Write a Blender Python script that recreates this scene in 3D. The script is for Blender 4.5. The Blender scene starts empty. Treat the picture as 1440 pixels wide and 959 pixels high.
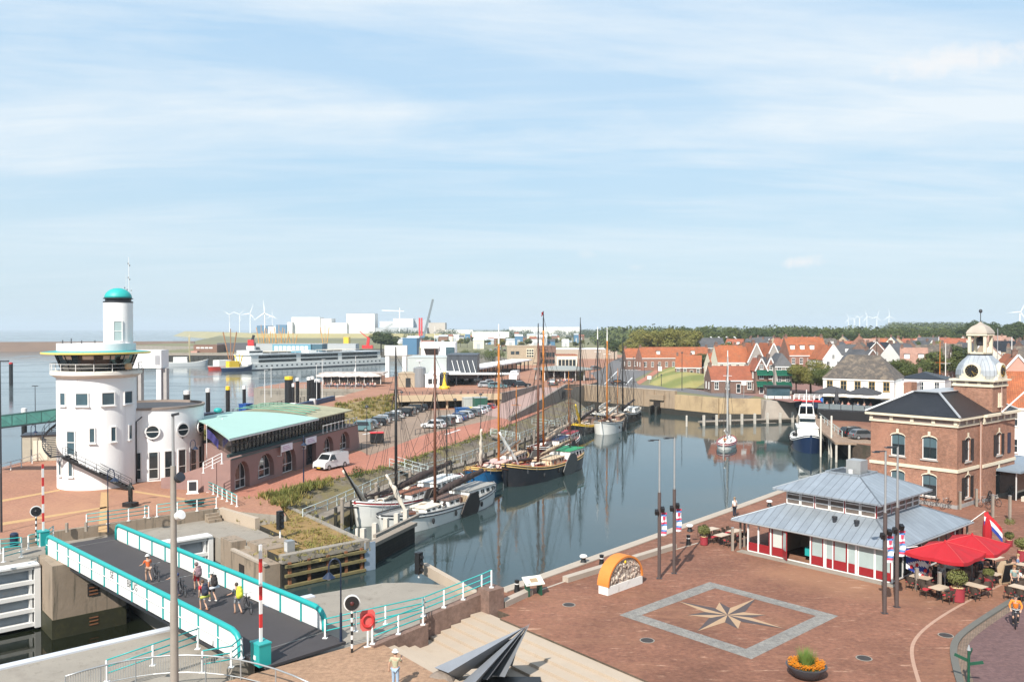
import bpy, math, random
from mathutils import Vector, Matrix, Euler, noise
random.seed(7)
R=math.radians; PI=math.pi; S=math.sin; C_=math.cos
SC=bpy.context.scene; COL=SC.collection
# ------------------------------------------------------------------ camera: pinhole calibrated from the compass square (photo pixels, 1440 wide)
F=1190.0; CX=720.0; CY=479.5; CAMH=16.6; PITCH=math.atan(17.3/F)
ZH=-2.8; ZS=-5.5; ZU=2.4; ZN=1.6     # levels: harbour water, sea, upper promenade, north bank (plaza = 0)
def _dir(px,py):
    x=(px-CX)/F; y=(CY-py)/F; s,c=S(PITCH),C_(PITCH)
    return Vector((x, c+y*s, -s+y*c))
def G(px,py,z=0.0):
    "world point at height z seen at that place of the photo"
    d=_dir(px,py); t=(z-CAMH)/d.z
    return Vector((d.x*t,d.y*t,z))
def ZT(Y,py):
    d=_dir(CX,py); return CAMH+d.z/d.y*Y
def XP(px,Y): return (px-CX)/F*Y
O_=G(235,880,-1); AX=Vector((.66,-.75)).normalized(); BX=Vector((.75,.66)).normalized()
def AB(a,b,z=0.0):
    "lock frame: a across the lock towards the square, b along it towards the harbour"
    return Vector((O_.x+AX.x*a+BX.x*b, O_.y+AX.y*a+BX.y*b, z))
RZ_A=math.atan2(AX.y,AX.x); RZ_B=math.atan2(BX.y,BX.x)
def ang(p,q): return math.atan2(q[1]-p[1],q[0]-p[0])
cam=bpy.data.cameras.new('camera'); co=bpy.data.objects.new('camera',cam); COL.objects.link(co)
co.location=(0,0,CAMH); co.rotation_euler=(PI/2-PITCH,0,0)
cam.sensor_width=36; cam.lens=36*F/1440; cam.clip_start=.5; cam.clip_end=60000
SC.camera=co
# ------------------------------------------------------------------ mesh builder
class MB:
    def __init__(s): s.v=[]; s.f=[]; s.m=[]
    def add(s,vs,fs,mi=0):
        o=len(s.v); s.v+= [tuple(v) for v in vs]
        for f in fs: s.f.append(tuple(i+o for i in f)); s.m.append(mi)
        return s
    def box(s,x0,y0,z0,x1,y1,z1,mi=0):
        if x0>x1:x0,x1=x1,x0
        if y0>y1:y0,y1=y1,y0
        if z0>z1:z0,z1=z1,z0
        return s.add([(x0,y0,z0),(x1,y0,z0),(x1,y1,z0),(x0,y1,z0),(x0,y0,z1),(x1,y0,z1),(x1,y1,z1),(x0,y1,z1)],
          [(3,2,1,0),(4,5,6,7),(0,1,5,4),(1,2,6,5),(2,3,7,6),(3,0,4,7)],mi)
    def obox(s,c,sz,rz=0,mi=0,rx=0,ry=0):
        e=Euler((rx,ry,rz)).to_matrix(); c=Vector(c); h=Vector(sz)/2; vs=[]
        for k in (-1,1):
            for i,j in ((-1,-1),(1,-1),(1,1),(-1,1)): vs.append(c+e@Vector((i*h.x,j*h.y,k*h.z)))
        return s.add(vs,[(3,2,1,0),(4,5,6,7),(0,1,5,4),(1,2,6,5),(2,3,7,6),(3,0,4,7)],mi)
    def bar(s,p,q,w,h=None,mi=0):
        "square bar from p to q"
        h=h or w; p=Vector(p); q=Vector(q); d=(q-p); L=d.length
        if L<1e-6: return s
        d/=L; up=Vector((0,0,1)) if abs(d.z)<.95 else Vector((1,0,0))
        x=d.cross(up).normalized()*w/2; y=x.normalized().cross(d)*h/2
        vs=[p-x-y,p+x-y,p+x+y,p-x+y,q-x-y,q+x-y,q+x+y,q-x+y]
        return s.add(vs,[(3,2,1,0),(4,5,6,7),(0,1,5,4),(1,2,6,5),(2,3,7,6),(3,0,4,7)],mi)
    def prism(s,poly,z0,z1,mi=0,bottom=True):
        n=len(poly); a=sum(poly[i][0]*poly[(i+1)%n][1]-poly[(i+1)%n][0]*poly[i][1] for i in range(n))
        if a<0: poly=list(poly)[::-1]
        vs=[(p[0],p[1],z0) for p in poly]+[(p[0],p[1],z1) for p in poly]
        fs=[tuple(range(n,2*n))]+[(i,(i+1)%n,n+(i+1)%n,n+i) for i in range(n)]
        if bottom: fs.append(tuple(range(n-1,-1,-1)))
        return s.add(vs,fs,mi)
    def sheet(s,poly,z,mi=0):
        n=len(poly); a=sum(poly[i][0]*poly[(i+1)%n][1]-poly[(i+1)%n][0]*poly[i][1] for i in range(n))
        if a<0: poly=list(poly)[::-1]
        return s.add([(p[0],p[1],z) for p in poly],[tuple(range(n))],mi)
    def poly(s,pts,mi=0): return s.add(pts,[tuple(range(len(pts)))],mi)
    def ribbon(s,L,Rr,mi=0):
        n=len(L); vs=[tuple(p) for p in L]+[tuple(p) for p in Rr]
        return s.add(vs,[(i,n+i,n+i+1,i+1) for i in range(n-1)],mi)
    def tube(s,pts,r,n=6,mi=0,r2=None,cap=True,radii=None):
        pts=[Vector(p) for p in pts]; k=len(pts); vs=[]; fs=[]
        px=None
        for i,p in enumerate(pts):
            d=(pts[min(i+1,k-1)]-pts[max(i-1,0)])
            d=d.normalized() if d.length>1e-9 else Vector((0,0,1))
            if px is None:
                u=Vector((0,0,1)) if abs(d.z)<.9 else Vector((1,0,0)); x=d.cross(u).normalized()
            else:
                x=(px-d*px.dot(d)); x=x.normalized() if x.length>1e-6 else d.orthogonal().normalized()
            px=x; y=d.cross(x)
            rr=radii[i] if radii else (r if r2 is None else r+(r2-r)*i/(k-1))
            for j in range(n):
                t=2*PI*j/n; vs.append(p+x*(C_(t)*rr)+y*(S(t)*rr))
        for i in range(k-1):
            for j in range(n):
                a=i*n+j; b=i*n+(j+1)%n; fs.append((a,b,b+n,a+n))
        if cap: fs.append(tuple(range(n-1,-1,-1))); fs.append(tuple(range((k-1)*n,k*n)))
        return s.add(vs,fs,mi)
    def lathe(s,prof,c=(0,0),n=24,mi=0,a0=0,a1=2*PI,cap=True):
        full=abs(a1-a0-2*PI)<1e-6; m=n if full else n+1; k=len(prof); vs=[]; fs=[]
        for (r,z) in prof:
            for j in range(m):
                t=a0+(a1-a0)*j/n; vs.append((c[0]+r*C_(t),c[1]+r*S(t),z))
        for i in range(k-1):
            for j in range(n):
                j2=(j+1)%m; fs.append((i*m+j,i*m+j2,(i+1)*m+j2,(i+1)*m+j))
        if full and cap:
            if prof[0][0]>1e-4: fs.append(tuple(range(m-1,-1,-1)))
            if prof[-1][0]>1e-4: fs.append(tuple(range((k-1)*m,k*m)))
        return s.add(vs,fs,mi)
    def ball(s,c,r,n=8,m=6,mi=0):
        if not hasattr(r,'__len__'): r=(r,r,r)
        vs=[(c[0],c[1],c[2]-r[2])]; fs=[]
        for i in range(1,m):
            t=PI*i/m-PI/2
            for j in range(n):
                p=2*PI*j/n; vs.append((c[0]+r[0]*C_(t)*C_(p),c[1]+r[1]*C_(t)*S(p),c[2]+r[2]*S(t)))
        vs.append((c[0],c[1],c[2]+r[2])); e=len(vs)-1
        for j in range(n):
            fs.append((0,1+(j+1)%n,1+j)); fs.append((e,e-n+j,e-n+(j+1)%n))
        for i in range(m-2):
            for j in range(n):
                a=1+i*n+j; b=1+i*n+(j+1)%n; fs.append((a,b,b+n,a+n))
        return s.add(vs,fs,mi)
    def mv(s,M):
        s.v=[tuple(M@Vector(v)) for v in s.v]; return s
    def mesh(s,name,mats,smooth=False,uv=True):
        me=bpy.data.meshes.new(name); me.from_pydata(s.v,[],s.f)
        if not isinstance(mats,(list,tuple)): mats=[mats]
        for m in mats: me.materials.append(m)
        if len(mats)>1: me.polygons.foreach_set('material_index',s.m)
        if smooth: me.polygons.foreach_set('use_smooth',[True]*len(me.polygons))
        if uv and len(s.f)<60000:
            ul=me.uv_layers.new(name='uv'); d=[0.0]*(2*len(me.loops)); V=me.vertices
            for p in me.polygons:
                nx,ny,nz=p.normal; h=math.hypot(nx,ny)
                if h<.05: ux,uy,vx,vy,vz=1,0,0,1,0
                else:
                    ux,uy=-ny/h,nx/h; vx,vy,vz=-nx/h*nz,-ny/h*nz,h
                for li in p.loop_indices:
                    c=V[me.loops[li].vertex_index].co
                    d[2*li]=c.x*ux+c.y*uy; d[2*li+1]=c.x*vx+c.y*vy+c.z*vz
            ul.data.foreach_set('uv',d)
        me.update(); return me
    def build(s,name,mats,parent=None,smooth=False,label=None,auto=None,loc=None):
        me=s.mesh(name,mats,smooth or auto is not None)
        if auto is not None: me.set_sharp_from_angle(angle=R(auto))
        o=bpy.data.objects.new(name,me); COL.objects.link(o)
        if parent: o.parent=parent
        if loc is not None: o.location=loc
        if label: o['label']=label
        return o
def tag(o,label,cat,group=None,kind=None):
    if label: o['label']=label
    if cat: o['category']=cat
    if group: o['group']=group
    if kind: o['kind']=kind
    return o
def T(name,label,cat,loc=(0,0,0),rz=0,group=None):
    o=bpy.data.objects.new(name,None); COL.objects.link(o); o.location=loc; o.rotation_euler=(0,0,rz)
    o.empty_display_size=.2
    return tag(o,label,cat,group)
def struct(o): o['kind']='structure'; return o
KIDS={}
def kids(o):
    return [c for c in bpy.data.objects if c.parent==o]
def dup(root,loc=None,rz=None,label=None,group=None,scale=None,tree=None):
    "copy of a thing with copies of its parts and sub-parts; tree = cached (part,[sub-parts]) list"
    if tree is None: tree=kidtree(root)
    r=root.copy(); COL.objects.link(r)
    if loc is not None: r.location=loc
    if rz is not None: r.rotation_euler=(0,0,rz)
    if label: r['label']=label
    if group: r['group']=group
    if scale is not None: r.scale=scale if hasattr(scale,'__len__') else (scale,)*3
    for ch,subs in tree:
        c=ch.copy(); COL.objects.link(c); c.parent=r
        for g in subs:
            d=g.copy(); COL.objects.link(d); d.parent=c
    return r
def kidtree(root):
    if root.name not in KIDS: KIDS[root.name]=[(c,list(c.children)) for c in root.children]
    return KIDS[root.name]
def rep(name,me,parent,locs,rots=None,mats=None):
    "one child object per location, all on one mesh"
    out=[]
    for i,l in enumerate(locs):
        o=bpy.data.objects.new(name,me); COL.objects.link(o); o.parent=parent; o.location=l
        if rots is not None: o.rotation_euler=rots[i] if hasattr(rots[i],'__len__') else (0,0,rots[i])
        out.append(o)
    return out
def TXT(txt,size,m,parent,loc,rot,name='lettering',align='CENTER',ext=.004,bold=0):
    c=bpy.data.curves.new(name,'FONT'); c.body=txt; c.size=size; c.align_x=align; c.align_y='CENTER'; c.extrude=ext; c.offset=bold
    t=bpy.data.objects.new(name,c); COL.objects.link(t); dg=bpy.context.evaluated_depsgraph_get()
    me=bpy.data.meshes.new_from_object(t.evaluated_get(dg)); bpy.data.objects.remove(t); me.name=name; me.materials.clear(); me.materials.append(m)
    o=bpy.data.objects.new(name,me); COL.objects.link(o); o.parent=parent; o.location=loc; o.rotation_euler=rot; return o
# ------------------------------------------------------------------ materials
MT={}
def nodes(name):
    m=bpy.data.materials.new(name); m.use_nodes=True; nt=m.node_tree; return m,nt,nt.nodes['Principled BSDF']
def nz(nt,scale,detail=4,rough=.6,vec=None,dist=0):
    n=nt.nodes.new('ShaderNodeTexNoise'); n.inputs['Scale'].default_value=scale; n.inputs['Detail'].default_value=detail
    n.inputs['Roughness'].default_value=rough; n.inputs['Distortion'].default_value=dist
    if vec: nt.links.new(vec,n.inputs['Vector'])
    return n
def mix(nt,fac,a,b,mode='MIX'):
    n=nt.nodes.new('ShaderNodeMix'); n.data_type='RGBA'; n.blend_type=mode
    for k,v in ((0,fac),(6,a),(7,b)):
        if hasattr(v,'is_linked') or hasattr(v,'links'): nt.links.new(v,n.inputs[k])
        elif k==0: n.inputs[0].default_value=v
        else: n.inputs[k].default_value=(*v,1)
    return n.outputs[2]
def ramp(nt,src,p0,p1,c0=(0,0,0),c1=(1,1,1)):
    n=nt.nodes.new('ShaderNodeValToRGB'); n.color_ramp.elements[0].position=p0; n.color_ramp.elements[1].position=p1
    n.color_ramp.elements[0].color=(*c0,1); n.color_ramp.elements[1].color=(*c1,1); nt.links.new(src,n.inputs[0]); return n.outputs[0]
def coord(nt,kind='Object',scale=None):
    tc=nt.nodes.new('ShaderNodeTexCoord'); o=tc.outputs[kind]
    if scale:
        mp=nt.nodes.new('ShaderNodeMapping'); mp.inputs['Scale'].default_value=scale; nt.links.new(o,mp.inputs['Vector']); o=mp.outputs[0]
    return o
def mul(c,k): return tuple(max(0,min(1,x*k)) for x in c)
def bumpn(nt,b,src,strength,dist=.05):
    n=nt.nodes.new('ShaderNodeBump'); n.inputs['Strength'].default_value=strength; n.inputs['Distance'].default_value=dist
    nt.links.new(src,n.inputs['Height']); nt.links.new(n.outputs[0],b.inputs['Normal']); return n
def pbr(name,col,rough=.7,metal=0,var=.15,vs=1.5,bump=0,bs=12,spec=.5,dirt_or_reflection=None,dpos=(.55,.75),ds=.6,coat=0,streak=None):
    if name in MT: return MT[name]
    m,nt,b=nodes(name); v=coord(nt)
    n=nz(nt,vs,5,.65,v); c=mix(nt,n.outputs[0],mul(col,1-var*1.6),mul(col,1+var*1.6))
    if dirt_or_reflection:
        d=nz(nt,ds,6,.7,v,.4); c=mix(nt,ramp(nt,d.outputs[0],*dpos),c,dirt_or_reflection) if False else mix(nt,ramp(nt,d.outputs[0],*dpos),c,dirt_or_reflection)
    if streak: st=nz(nt,1,5,.7,coord(nt,'Object',(1.7,1.7,.13)),.2); c=mix(nt,ramp(nt,st.outputs[0],*streak[1]),c,streak[0])
    nt.links.new(c,b.inputs['Base Color']); b.inputs['Roughness'].default_value=rough; b.inputs['Metallic'].default_value=metal
    b.inputs['Specular IOR Level'].default_value=spec; b.inputs['Coat Weight'].default_value=coat
    if bump: bumpn(nt,b,nz(nt,bs,4,.6,v).outputs[0],bump)
    MT[name]=m; return m
def bricks(name,c1,c2,mortar,w=.22,h=.07,rough=.85,msize=.012,blotch=.35,bs=.25,bump=.4,tint=None,off=.5,brush=None):
    m,nt,b=nodes(name); uv=coord(nt,'UV'); v=coord(nt)
    t=nt.nodes.new('ShaderNodeTexBrick'); nt.links.new(uv,t.inputs['Vector'])
    t.inputs['Scale'].default_value=1; t.inputs['Brick Width'].default_value=w; t.inputs['Row Height'].default_value=h
    t.inputs['Mortar Size'].default_value=msize; t.inputs['Mortar Smooth'].default_value=.3; t.offset=off
    t.inputs['Color1'].default_value=(*c1,1); t.inputs['Color2'].default_value=(*c2,1); t.inputs['Mortar'].default_value=(*mortar,1)
    n=nz(nt,bs,7,.68,v,.3); c=mix(nt,1.0,t.outputs[0],ramp(nt,n.outputs[0],.3,.72,(1-blotch,)*3,(1+blotch*.6,)*3),'MULTIPLY')
    n4=nz(nt,3.1,8,.8,v); c=mix(nt,1.0,c,ramp(nt,n4.outputs[0],.36,.64,(.72,)*3,(1.24,)*3),'MULTIPLY')
    if tint:
        n2=nz(nt,bs*.35,6,.7,v,.8); c=mix(nt,ramp(nt,n2.outputs[0],.5,.72),c,tint)
    if brush:
        n3=nz(nt,1,5,.75,coord(nt,'Object',brush[1])); c=mix(nt,ramp(nt,n3.outputs[0],brush[2],brush[2]+.12),c,brush[0])
    nt.links.new(c,b.inputs['Base Color']); b.inputs['Roughness'].default_value=rough; b.inputs['Specular IOR Level'].default_value=.3
    if bump: bumpn(nt,b,t.outputs[1],-bump,.01)
    MT[name]=m; return m
def tiles(name,c1,c2,rows=.33,cols=.24,moss=None,rough=.7,depth=.06,mpos=(.5,.7)):
    "roof tiles: courses along the slope in v, pans across in u"
    m,nt,b=nodes(name); uv=coord(nt,'UV'); v=coord(nt)
    t=nt.nodes.new('ShaderNodeTexBrick'); nt.links.new(uv,t.inputs['Vector']); t.inputs['Scale'].default_value=1; t.offset=0
    t.inputs['Brick Width'].default_value=cols; t.inputs['Row Height'].default_value=rows; t.inputs['Mortar Size'].default_value=.018
    t.inputs['Color1'].default_value=(*c1,1); t.inputs['Color2'].default_value=(*c2,1); t.inputs['Mortar'].default_value=(*mul(c1,.45),1)
    n=nz(nt,.5,6,.7,v,.5); c=mix(nt,1.0,t.outputs[0],ramp(nt,n.outputs[0],.3,.7,(.72,)*3,(1.15,)*3),'MULTIPLY')
    if moss: 
        n2=nz(nt,.9,8,.75,v,.6); c=mix(nt,ramp(nt,n2.outputs[0],*mpos),c,moss)
    nt.links.new(c,b.inputs['Base Color']); b.inputs['Roughness'].default_value=rough
    w=nt.nodes.new('ShaderNodeTexWave'); w.wave_type='BANDS'; w.bands_direction='X'; w.inputs['Scale'].default_value=PI/(10*cols)*2
    nt.links.new(uv,w.inputs['Vector']); bumpn(nt,b,w.outputs[1],.6,depth)
    MT[name]=m; return m
def seams(name,col,pitch=.5,rough=.45,metal=.35,var=.12):
    "standing-seam sheet metal, seams run down the slope"
    m,nt,b=nodes(name); uv=coord(nt,'UV'); v=coord(nt)
    sp=nt.nodes.new('ShaderNodeSeparateXYZ'); nt.links.new(uv,sp.inputs[0])
    a=nt.nodes.new('ShaderNodeMath'); a.operation='MULTIPLY'; a.inputs[1].default_value=1/pitch; nt.links.new(sp.outputs[0],a.inputs[0])
    fr=nt.nodes.new('ShaderNodeMath'); fr.operation='FRACT'; nt.links.new(a.outputs[0],fr.inputs[0])
    fl=nt.nodes.new('ShaderNodeMath'); fl.operation='FLOOR'; nt.links.new(a.outputs[0],fl.inputs[0])
    wn=nt.nodes.new('ShaderNodeTexWhiteNoise'); wn.noise_dimensions='1D'; nt.links.new(fl.outputs[0],wn.inputs['W'])
    c=mix(nt,wn.outputs[0],mul(col,1-var),mul(col,1+var)); n=nz(nt,.9,5,.65,coord(nt,'Object',(1,1,.3)),.3)
    c=mix(nt,1.0,c,ramp(nt,n.outputs[0],.3,.7,(.85,)*3,(1.1,)*3),'MULTIPLY')
    st=ramp(nt,fr.outputs[0],.05,.09,(1,1,1),(0,0,0)); c=mix(nt,st,c,mul(col,.6))
    nt.links.new(c,b.inputs['Base Color']); b.inputs['Roughness'].default_value=rough; b.inputs['Metallic'].default_value=metal
    bumpn(nt,b,st,.8,.04); MT[name]=m; return m
def glass(name,col=(.02,.03,.035),rough=.06,var=.5,spec=.8):
    "window pane seen by day: dark room behind, sky and street in the reflection"
    m,nt,b=nodes(name); v=coord(nt); n=nz(nt,1.1,3,.5,v)
    nt.links.new(mix(nt,n.outputs[0],mul(col,1-var),mul(col,1+var)),b.inputs['Base Color'])
    b.inputs['Roughness'].default_value=rough; b.inputs['Specular IOR Level'].default_value=spec
    bumpn(nt,b,nz(nt,.8,2,.5,v).outputs[0],.03,.05); MT[name]=m; return m
def leafy(name,c1,c2,c3=None,vs=.6):
    m,nt,b=nodes(name); v=coord(nt); g=nt.nodes.new('ShaderNodeNewGeometry')
    wn=nt.nodes.new('ShaderNodeTexWhiteNoise'); wn.noise_dimensions='1D'; nt.links.new(g.outputs['Random Per Island'],wn.inputs['W'])
    n=nz(nt,vs,4,.6,v); c=mix(nt,wn.outputs[0],c1,c2); c=mix(nt,ramp(nt,n.outputs[0],.35,.68),c,c3 or mul(c2,1.4))
    nt.links.new(c,b.inputs['Base Color']); b.inputs['Roughness'].default_value=.65; b.inputs['Specular IOR Level'].default_value=.25
    tr=nt.nodes.new('ShaderNodeBsdfTranslucent'); nt.links.new(c,tr.inputs[0]); ms=nt.nodes.new('ShaderNodeMixShader'); ms.inputs[0].default_value=.25
    nt.links.new(b.outputs[0],ms.inputs[1]); nt.links.new(tr.outputs[0],ms.inputs[2]); nt.links.new(ms.outputs[0],nt.nodes['Material Output'].inputs[0])
    MT[name]=m; return m
white=pbr('white_paint',(.7,.69,.67),.5,var=.03,vs=.8)
white_wall=pbr('white_plaster',(.8,.795,.785),.8,var=.03,vs=.35,bump=.35,bs=9,dirt_or_reflection=(.68,.66,.62),dpos=(.62,.9),ds=.7,streak=((.56,.53,.48),(.6,.85)))
offwhite=pbr('cream_paint',(.72,.66,.5),.55,var=.05)
teal=pbr('turquoise_paint',(.015,.31,.30),.4,var=.06)
steel=pbr('galvanised_steel',(.42,.43,.43),.45,.6,var=.1,vs=4)
darkmetal=pbr('dark_grey_metal',(.035,.038,.045),.45,.2,var=.15)
bluedark=pbr('dark_blue_paint',(.012,.022,.05),.4,var=.1)
black=pbr('black_paint',(.012,.012,.013),.45,var=.2)
tyre=pbr('black_rubber',(.015,.015,.016),.85,var=.2)
red=pbr('signal_red_paint',(.55,.03,.03),.45,var=.08)
yellow=pbr('yellow_paint',(.75,.5,.03),.45,var=.06)
orange=pbr('orange_varnish',(.55,.19,.03),.4,var=.1,vs=3)
concrete=pbr('concrete',(.265,.235,.195),.85,var=.14,vs=.35,bump=.3,bs=6,dirt_or_reflection=(.2,.17,.14),dpos=(.52,.74),ds=.3,streak=((.17,.145,.115),(.56,.72)))
pale_conc=pbr('pale_concrete',(.40,.325,.25),.85,var=.08,vs=.5,bump=.2,bs=8,dirt_or_reflection=(.34,.27,.2),dpos=(.55,.8),ds=.5)
wood_grey=pbr('weathered_timber',(.26,.22,.18),.85,var=.2,vs=2.5,bump=.4,bs=14)
wood_dark=pbr('wet_dark_timber',(.028,.026,.02),.7,var=.3,vs=2,bump=.5,bs=9)
wood_red=pbr('varnished_brown_timber',(.12,.045,.025),.4,var=.15,vs=3)
wood_light=pbr('pale_timber',(.42,.31,.2),.7,var=.12,vs=3)
canvas=pbr('off_white_canvas',(.62,.55,.46),.9,var=.1,vs=3,bump=.5,bs=5)
brown_sail=pbr('dark_brown_sail_cover',(.05,.032,.028),.85,var=.2,vs=3,bump=.6,bs=4)
skin=pbr('skin',(.5,.3,.21),.6,var=.06)
GL=glass('window_glass'); GLB=glass('blue_grey_glass',(.05,.09,.11),.08,.4); GLL=glass('pale_glass',(.33,.42,.42),.12,.15,.6)
# ------------------------------------------------------------------ light, sky, air
SUN_AZ=R(203); SUN_EL=R(42)
wd=bpy.data.worlds.new('World'); SC.world=wd; wd.use_nodes=True; nt=wd.node_tree; bg=nt.nodes['Background']
sky=nt.nodes.new('ShaderNodeTexSky'); sky.sky_type='NISHITA'; sky.sun_disc=False; sky.sun_elevation=SUN_EL; sky.sun_rotation=SUN_AZ
sky.air_density=1.0; sky.dust_density=0.6; sky.ozone_density=1.0; sky.altitude=0
tc=nt.nodes.new('ShaderNodeTexCoord'); sp=nt.nodes.new('ShaderNodeSeparateXYZ'); nt.links.new(tc.outputs['Generated'],sp.inputs[0])
def wmath(op,a,b):
    n=nt.nodes.new('ShaderNodeMath'); n.operation=op
    for k,v in enumerate((a,b)):
        if hasattr(v,'links'): nt.links.new(v,n.inputs[k])
        else: n.inputs[k].default_value=v
    return n.outputs[0]
den=wmath('ADD',wmath('MAXIMUM',sp.outputs[2],0.0),.09)
cb=nt.nodes.new('ShaderNodeCombineXYZ'); nt.links.new(wmath('DIVIDE',sp.outputs[0],den),cb.inputs[0]); nt.links.new(wmath('DIVIDE',sp.outputs[1],den),cb.inputs[1])
def cl(rot,scale,loc,sc,detail,p0,p1,dist):
    mp=nt.nodes.new('ShaderNodeMapping'); mp.inputs['Rotation'].default_value=(0,0,rot); mp.inputs['Scale'].default_value=scale; mp.inputs['Location'].default_value=loc
    nt.links.new(cb.outputs[0],mp.inputs[0]); n=nz(nt,sc,detail,.62,mp.outputs[0],dist); return ramp(nt,n.outputs[0],p0,p1)
streak=cl(R(-14),(.32,1.0,1),(2.1,.4,0),.85,7,.43,.80,.6)
fine=cl(R(-20),(.5,2.0,1),(5.1,3.4,0),1.3,8,.45,.78,.9)
veil=cl(R(10),(.4,.7,1),(.3,7.7,0),.5,4,.3,.75,.4)
# humid summer air: the clear-sky model is pulled towards the pale milky blue of the day, elevation by elevation
gr=nt.nodes.new('ShaderNodeValToRGB'); nt.links.new(wmath('MAXIMUM',sp.outputs[2],0.0),gr.inputs[0]); e=gr.color_ramp.elements
K=1/6
for k,(p,c) in enumerate(((0,(2.8,3.5,4.0)),(.09,(2.7,3.6,4.2)),(.2,(2.2,3.4,4.4)),(.4,(1.55,2.95,4.5)),(1,(1.0,1.9,3.7)))):
    el=e[k] if k<2 else e.new(p); el.position=p; el.color=(c[0]*K,c[1]*K,c[2]*K,1)
gm=nt.nodes.new('ShaderNodeVectorMath'); gm.operation='SCALE'; gm.inputs[3].default_value=6; nt.links.new(gr.outputs[0],gm.inputs[0])
base=mix(nt,.9,sky.outputs[0],gm.outputs[0])
cm=wmath('ADD',wmath('MULTIPLY',streak,1.1),wmath('ADD',wmath('MULTIPLY',fine,.42),wmath('MULTIPLY',veil,.4)))
fade=ramp(nt,sp.outputs[2],.0,.16)
cm=wmath('MINIMUM',wmath('MULTIPLY',cm,fade),.92)
CLOUD=(4.3,4.65,4.9)
cmix=mix(nt,cm,base,CLOUD)
def puff(az,el,w,h,k):
    "one small cumulus low in the sky: ellipse in direction space, broken by noise"
    c=Vector((S(R(az))*C_(R(el)),C_(R(az))*C_(R(el)),S(R(el))))
    sx=wmath('DIVIDE',wmath('SUBTRACT',sp.outputs[0],c.x),w); sz=wmath('DIVIDE',wmath('SUBTRACT',sp.outputs[2],c.z),h)
    d=wmath('SQRT',wmath('ADD',wmath('MULTIPLY',sx,sx),wmath('MULTIPLY',sz,sz)),0)
    n=nz(nt,60,4,.6,tc.outputs['Generated']); v=wmath('ADD',wmath('SUBTRACT',1.0,d),wmath('MULTIPLY',wmath('SUBTRACT',n.outputs[0],.5),1.6))
    return wmath('MULTIPLY',ramp(nt,wmath('MULTIPLY',v,wmath('GREATER_THAN',sp.outputs[1],0.0)),.05,.8),k)
pf=wmath('MAXIMUM',puff(18.9,4.25,.024,.009,.8),wmath('MAXIMUM',puff(8.3,4.1,.012,.005,.3),wmath('MAXIMUM',puff(5,5,.013,.006,.25),puff(27.6,15.6,.085,.017,.7))))
cmix=mix(nt,pf,cmix,(4.75,4.7,4.7))
nt.links.new(cmix,bg.inputs[0]); bg.inputs[1].default_value=.13
sl=bpy.data.lights.new('sun','SUN'); sl.energy=4.6; sl.angle=R(.5); sl.color=(1,.95,.87)
so=bpy.data.objects.new('sun',sl); COL.objects.link(so)
sd=Vector((-S(R(23))*C_(SUN_EL),-C_(R(23))*C_(SUN_EL),S(SUN_EL)))   # towards the sun
so.rotation_euler=sd.to_track_quat('Z','Y').to_euler(); so.location=(0,-20,60)
vs_=SC.view_settings; vs_.view_transform='Standard'; vs_.look='None'; vs_.exposure=.65; vs_.gamma=1; vs_.use_curve_mapping=False
SC.cycles.max_bounces=6; SC.cycles.volume_bounces=0; SC.cycles.use_denoising=True; SC.cycles.volume_step_rate=5; SC.cycles.volume_max_steps=64
SC.cycles.sample_clamp_indirect=8; SC.cycles.caustics_reflective=False; SC.cycles.caustics_refractive=False
# ------------------------------------------------------------------ water
def water(name,deep,n1,n2,bump,rough):
    m,t,b=nodes(name); v=coord(t,'Object',(1,.45,1)); b.inputs['Base Color'].default_value=(*deep,1); b.inputs['Roughness'].default_value=rough
    b.inputs['IOR'].default_value=1.42; b.inputs['Specular IOR Level'].default_value=.5
    a=nz(t,n1,3,.5,v,.3); c=nz(t,n2,2,.5,v); s=t.nodes.new('ShaderNodeMath'); s.operation='ADD'; t.links.new(a.outputs[0],s.inputs[0])
    k=t.nodes.new('ShaderNodeMath'); k.operation='MULTIPLY'; k.inputs[1].default_value=.4; t.links.new(c.outputs[0],k.inputs[0]); t.links.new(k.outputs[0],s.inputs[1])
    bumpn(t,b,s.outputs[0],bump,.12); w=nz(t,.035,4,.6,coord(t,'Object',(.6,1,1)),.8); rm=t.nodes.new('ShaderNodeMapRange'); rm.inputs[1].default_value=.42; rm.inputs[2].default_value=.65; rm.inputs[3].default_value=rough*.7; rm.inputs[4].default_value=rough+.09; t.links.new(w.outputs[0],rm.inputs[0]); t.links.new(rm.outputs[0],b.inputs['Roughness'])
    return m
harb_w=water('still_harbour_water',(.028,.046,.046),.5,1.8,.085,.045)
sea_w=water('tidal_sea_water',(.07,.09,.095),.12,.6,.10,.12)
MB().sheet([(-14000,-3000),(12000,-3000),(12000,26000),(-14000,26000)],ZS).build('sea',sea_w)['kind']='structure'
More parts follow.
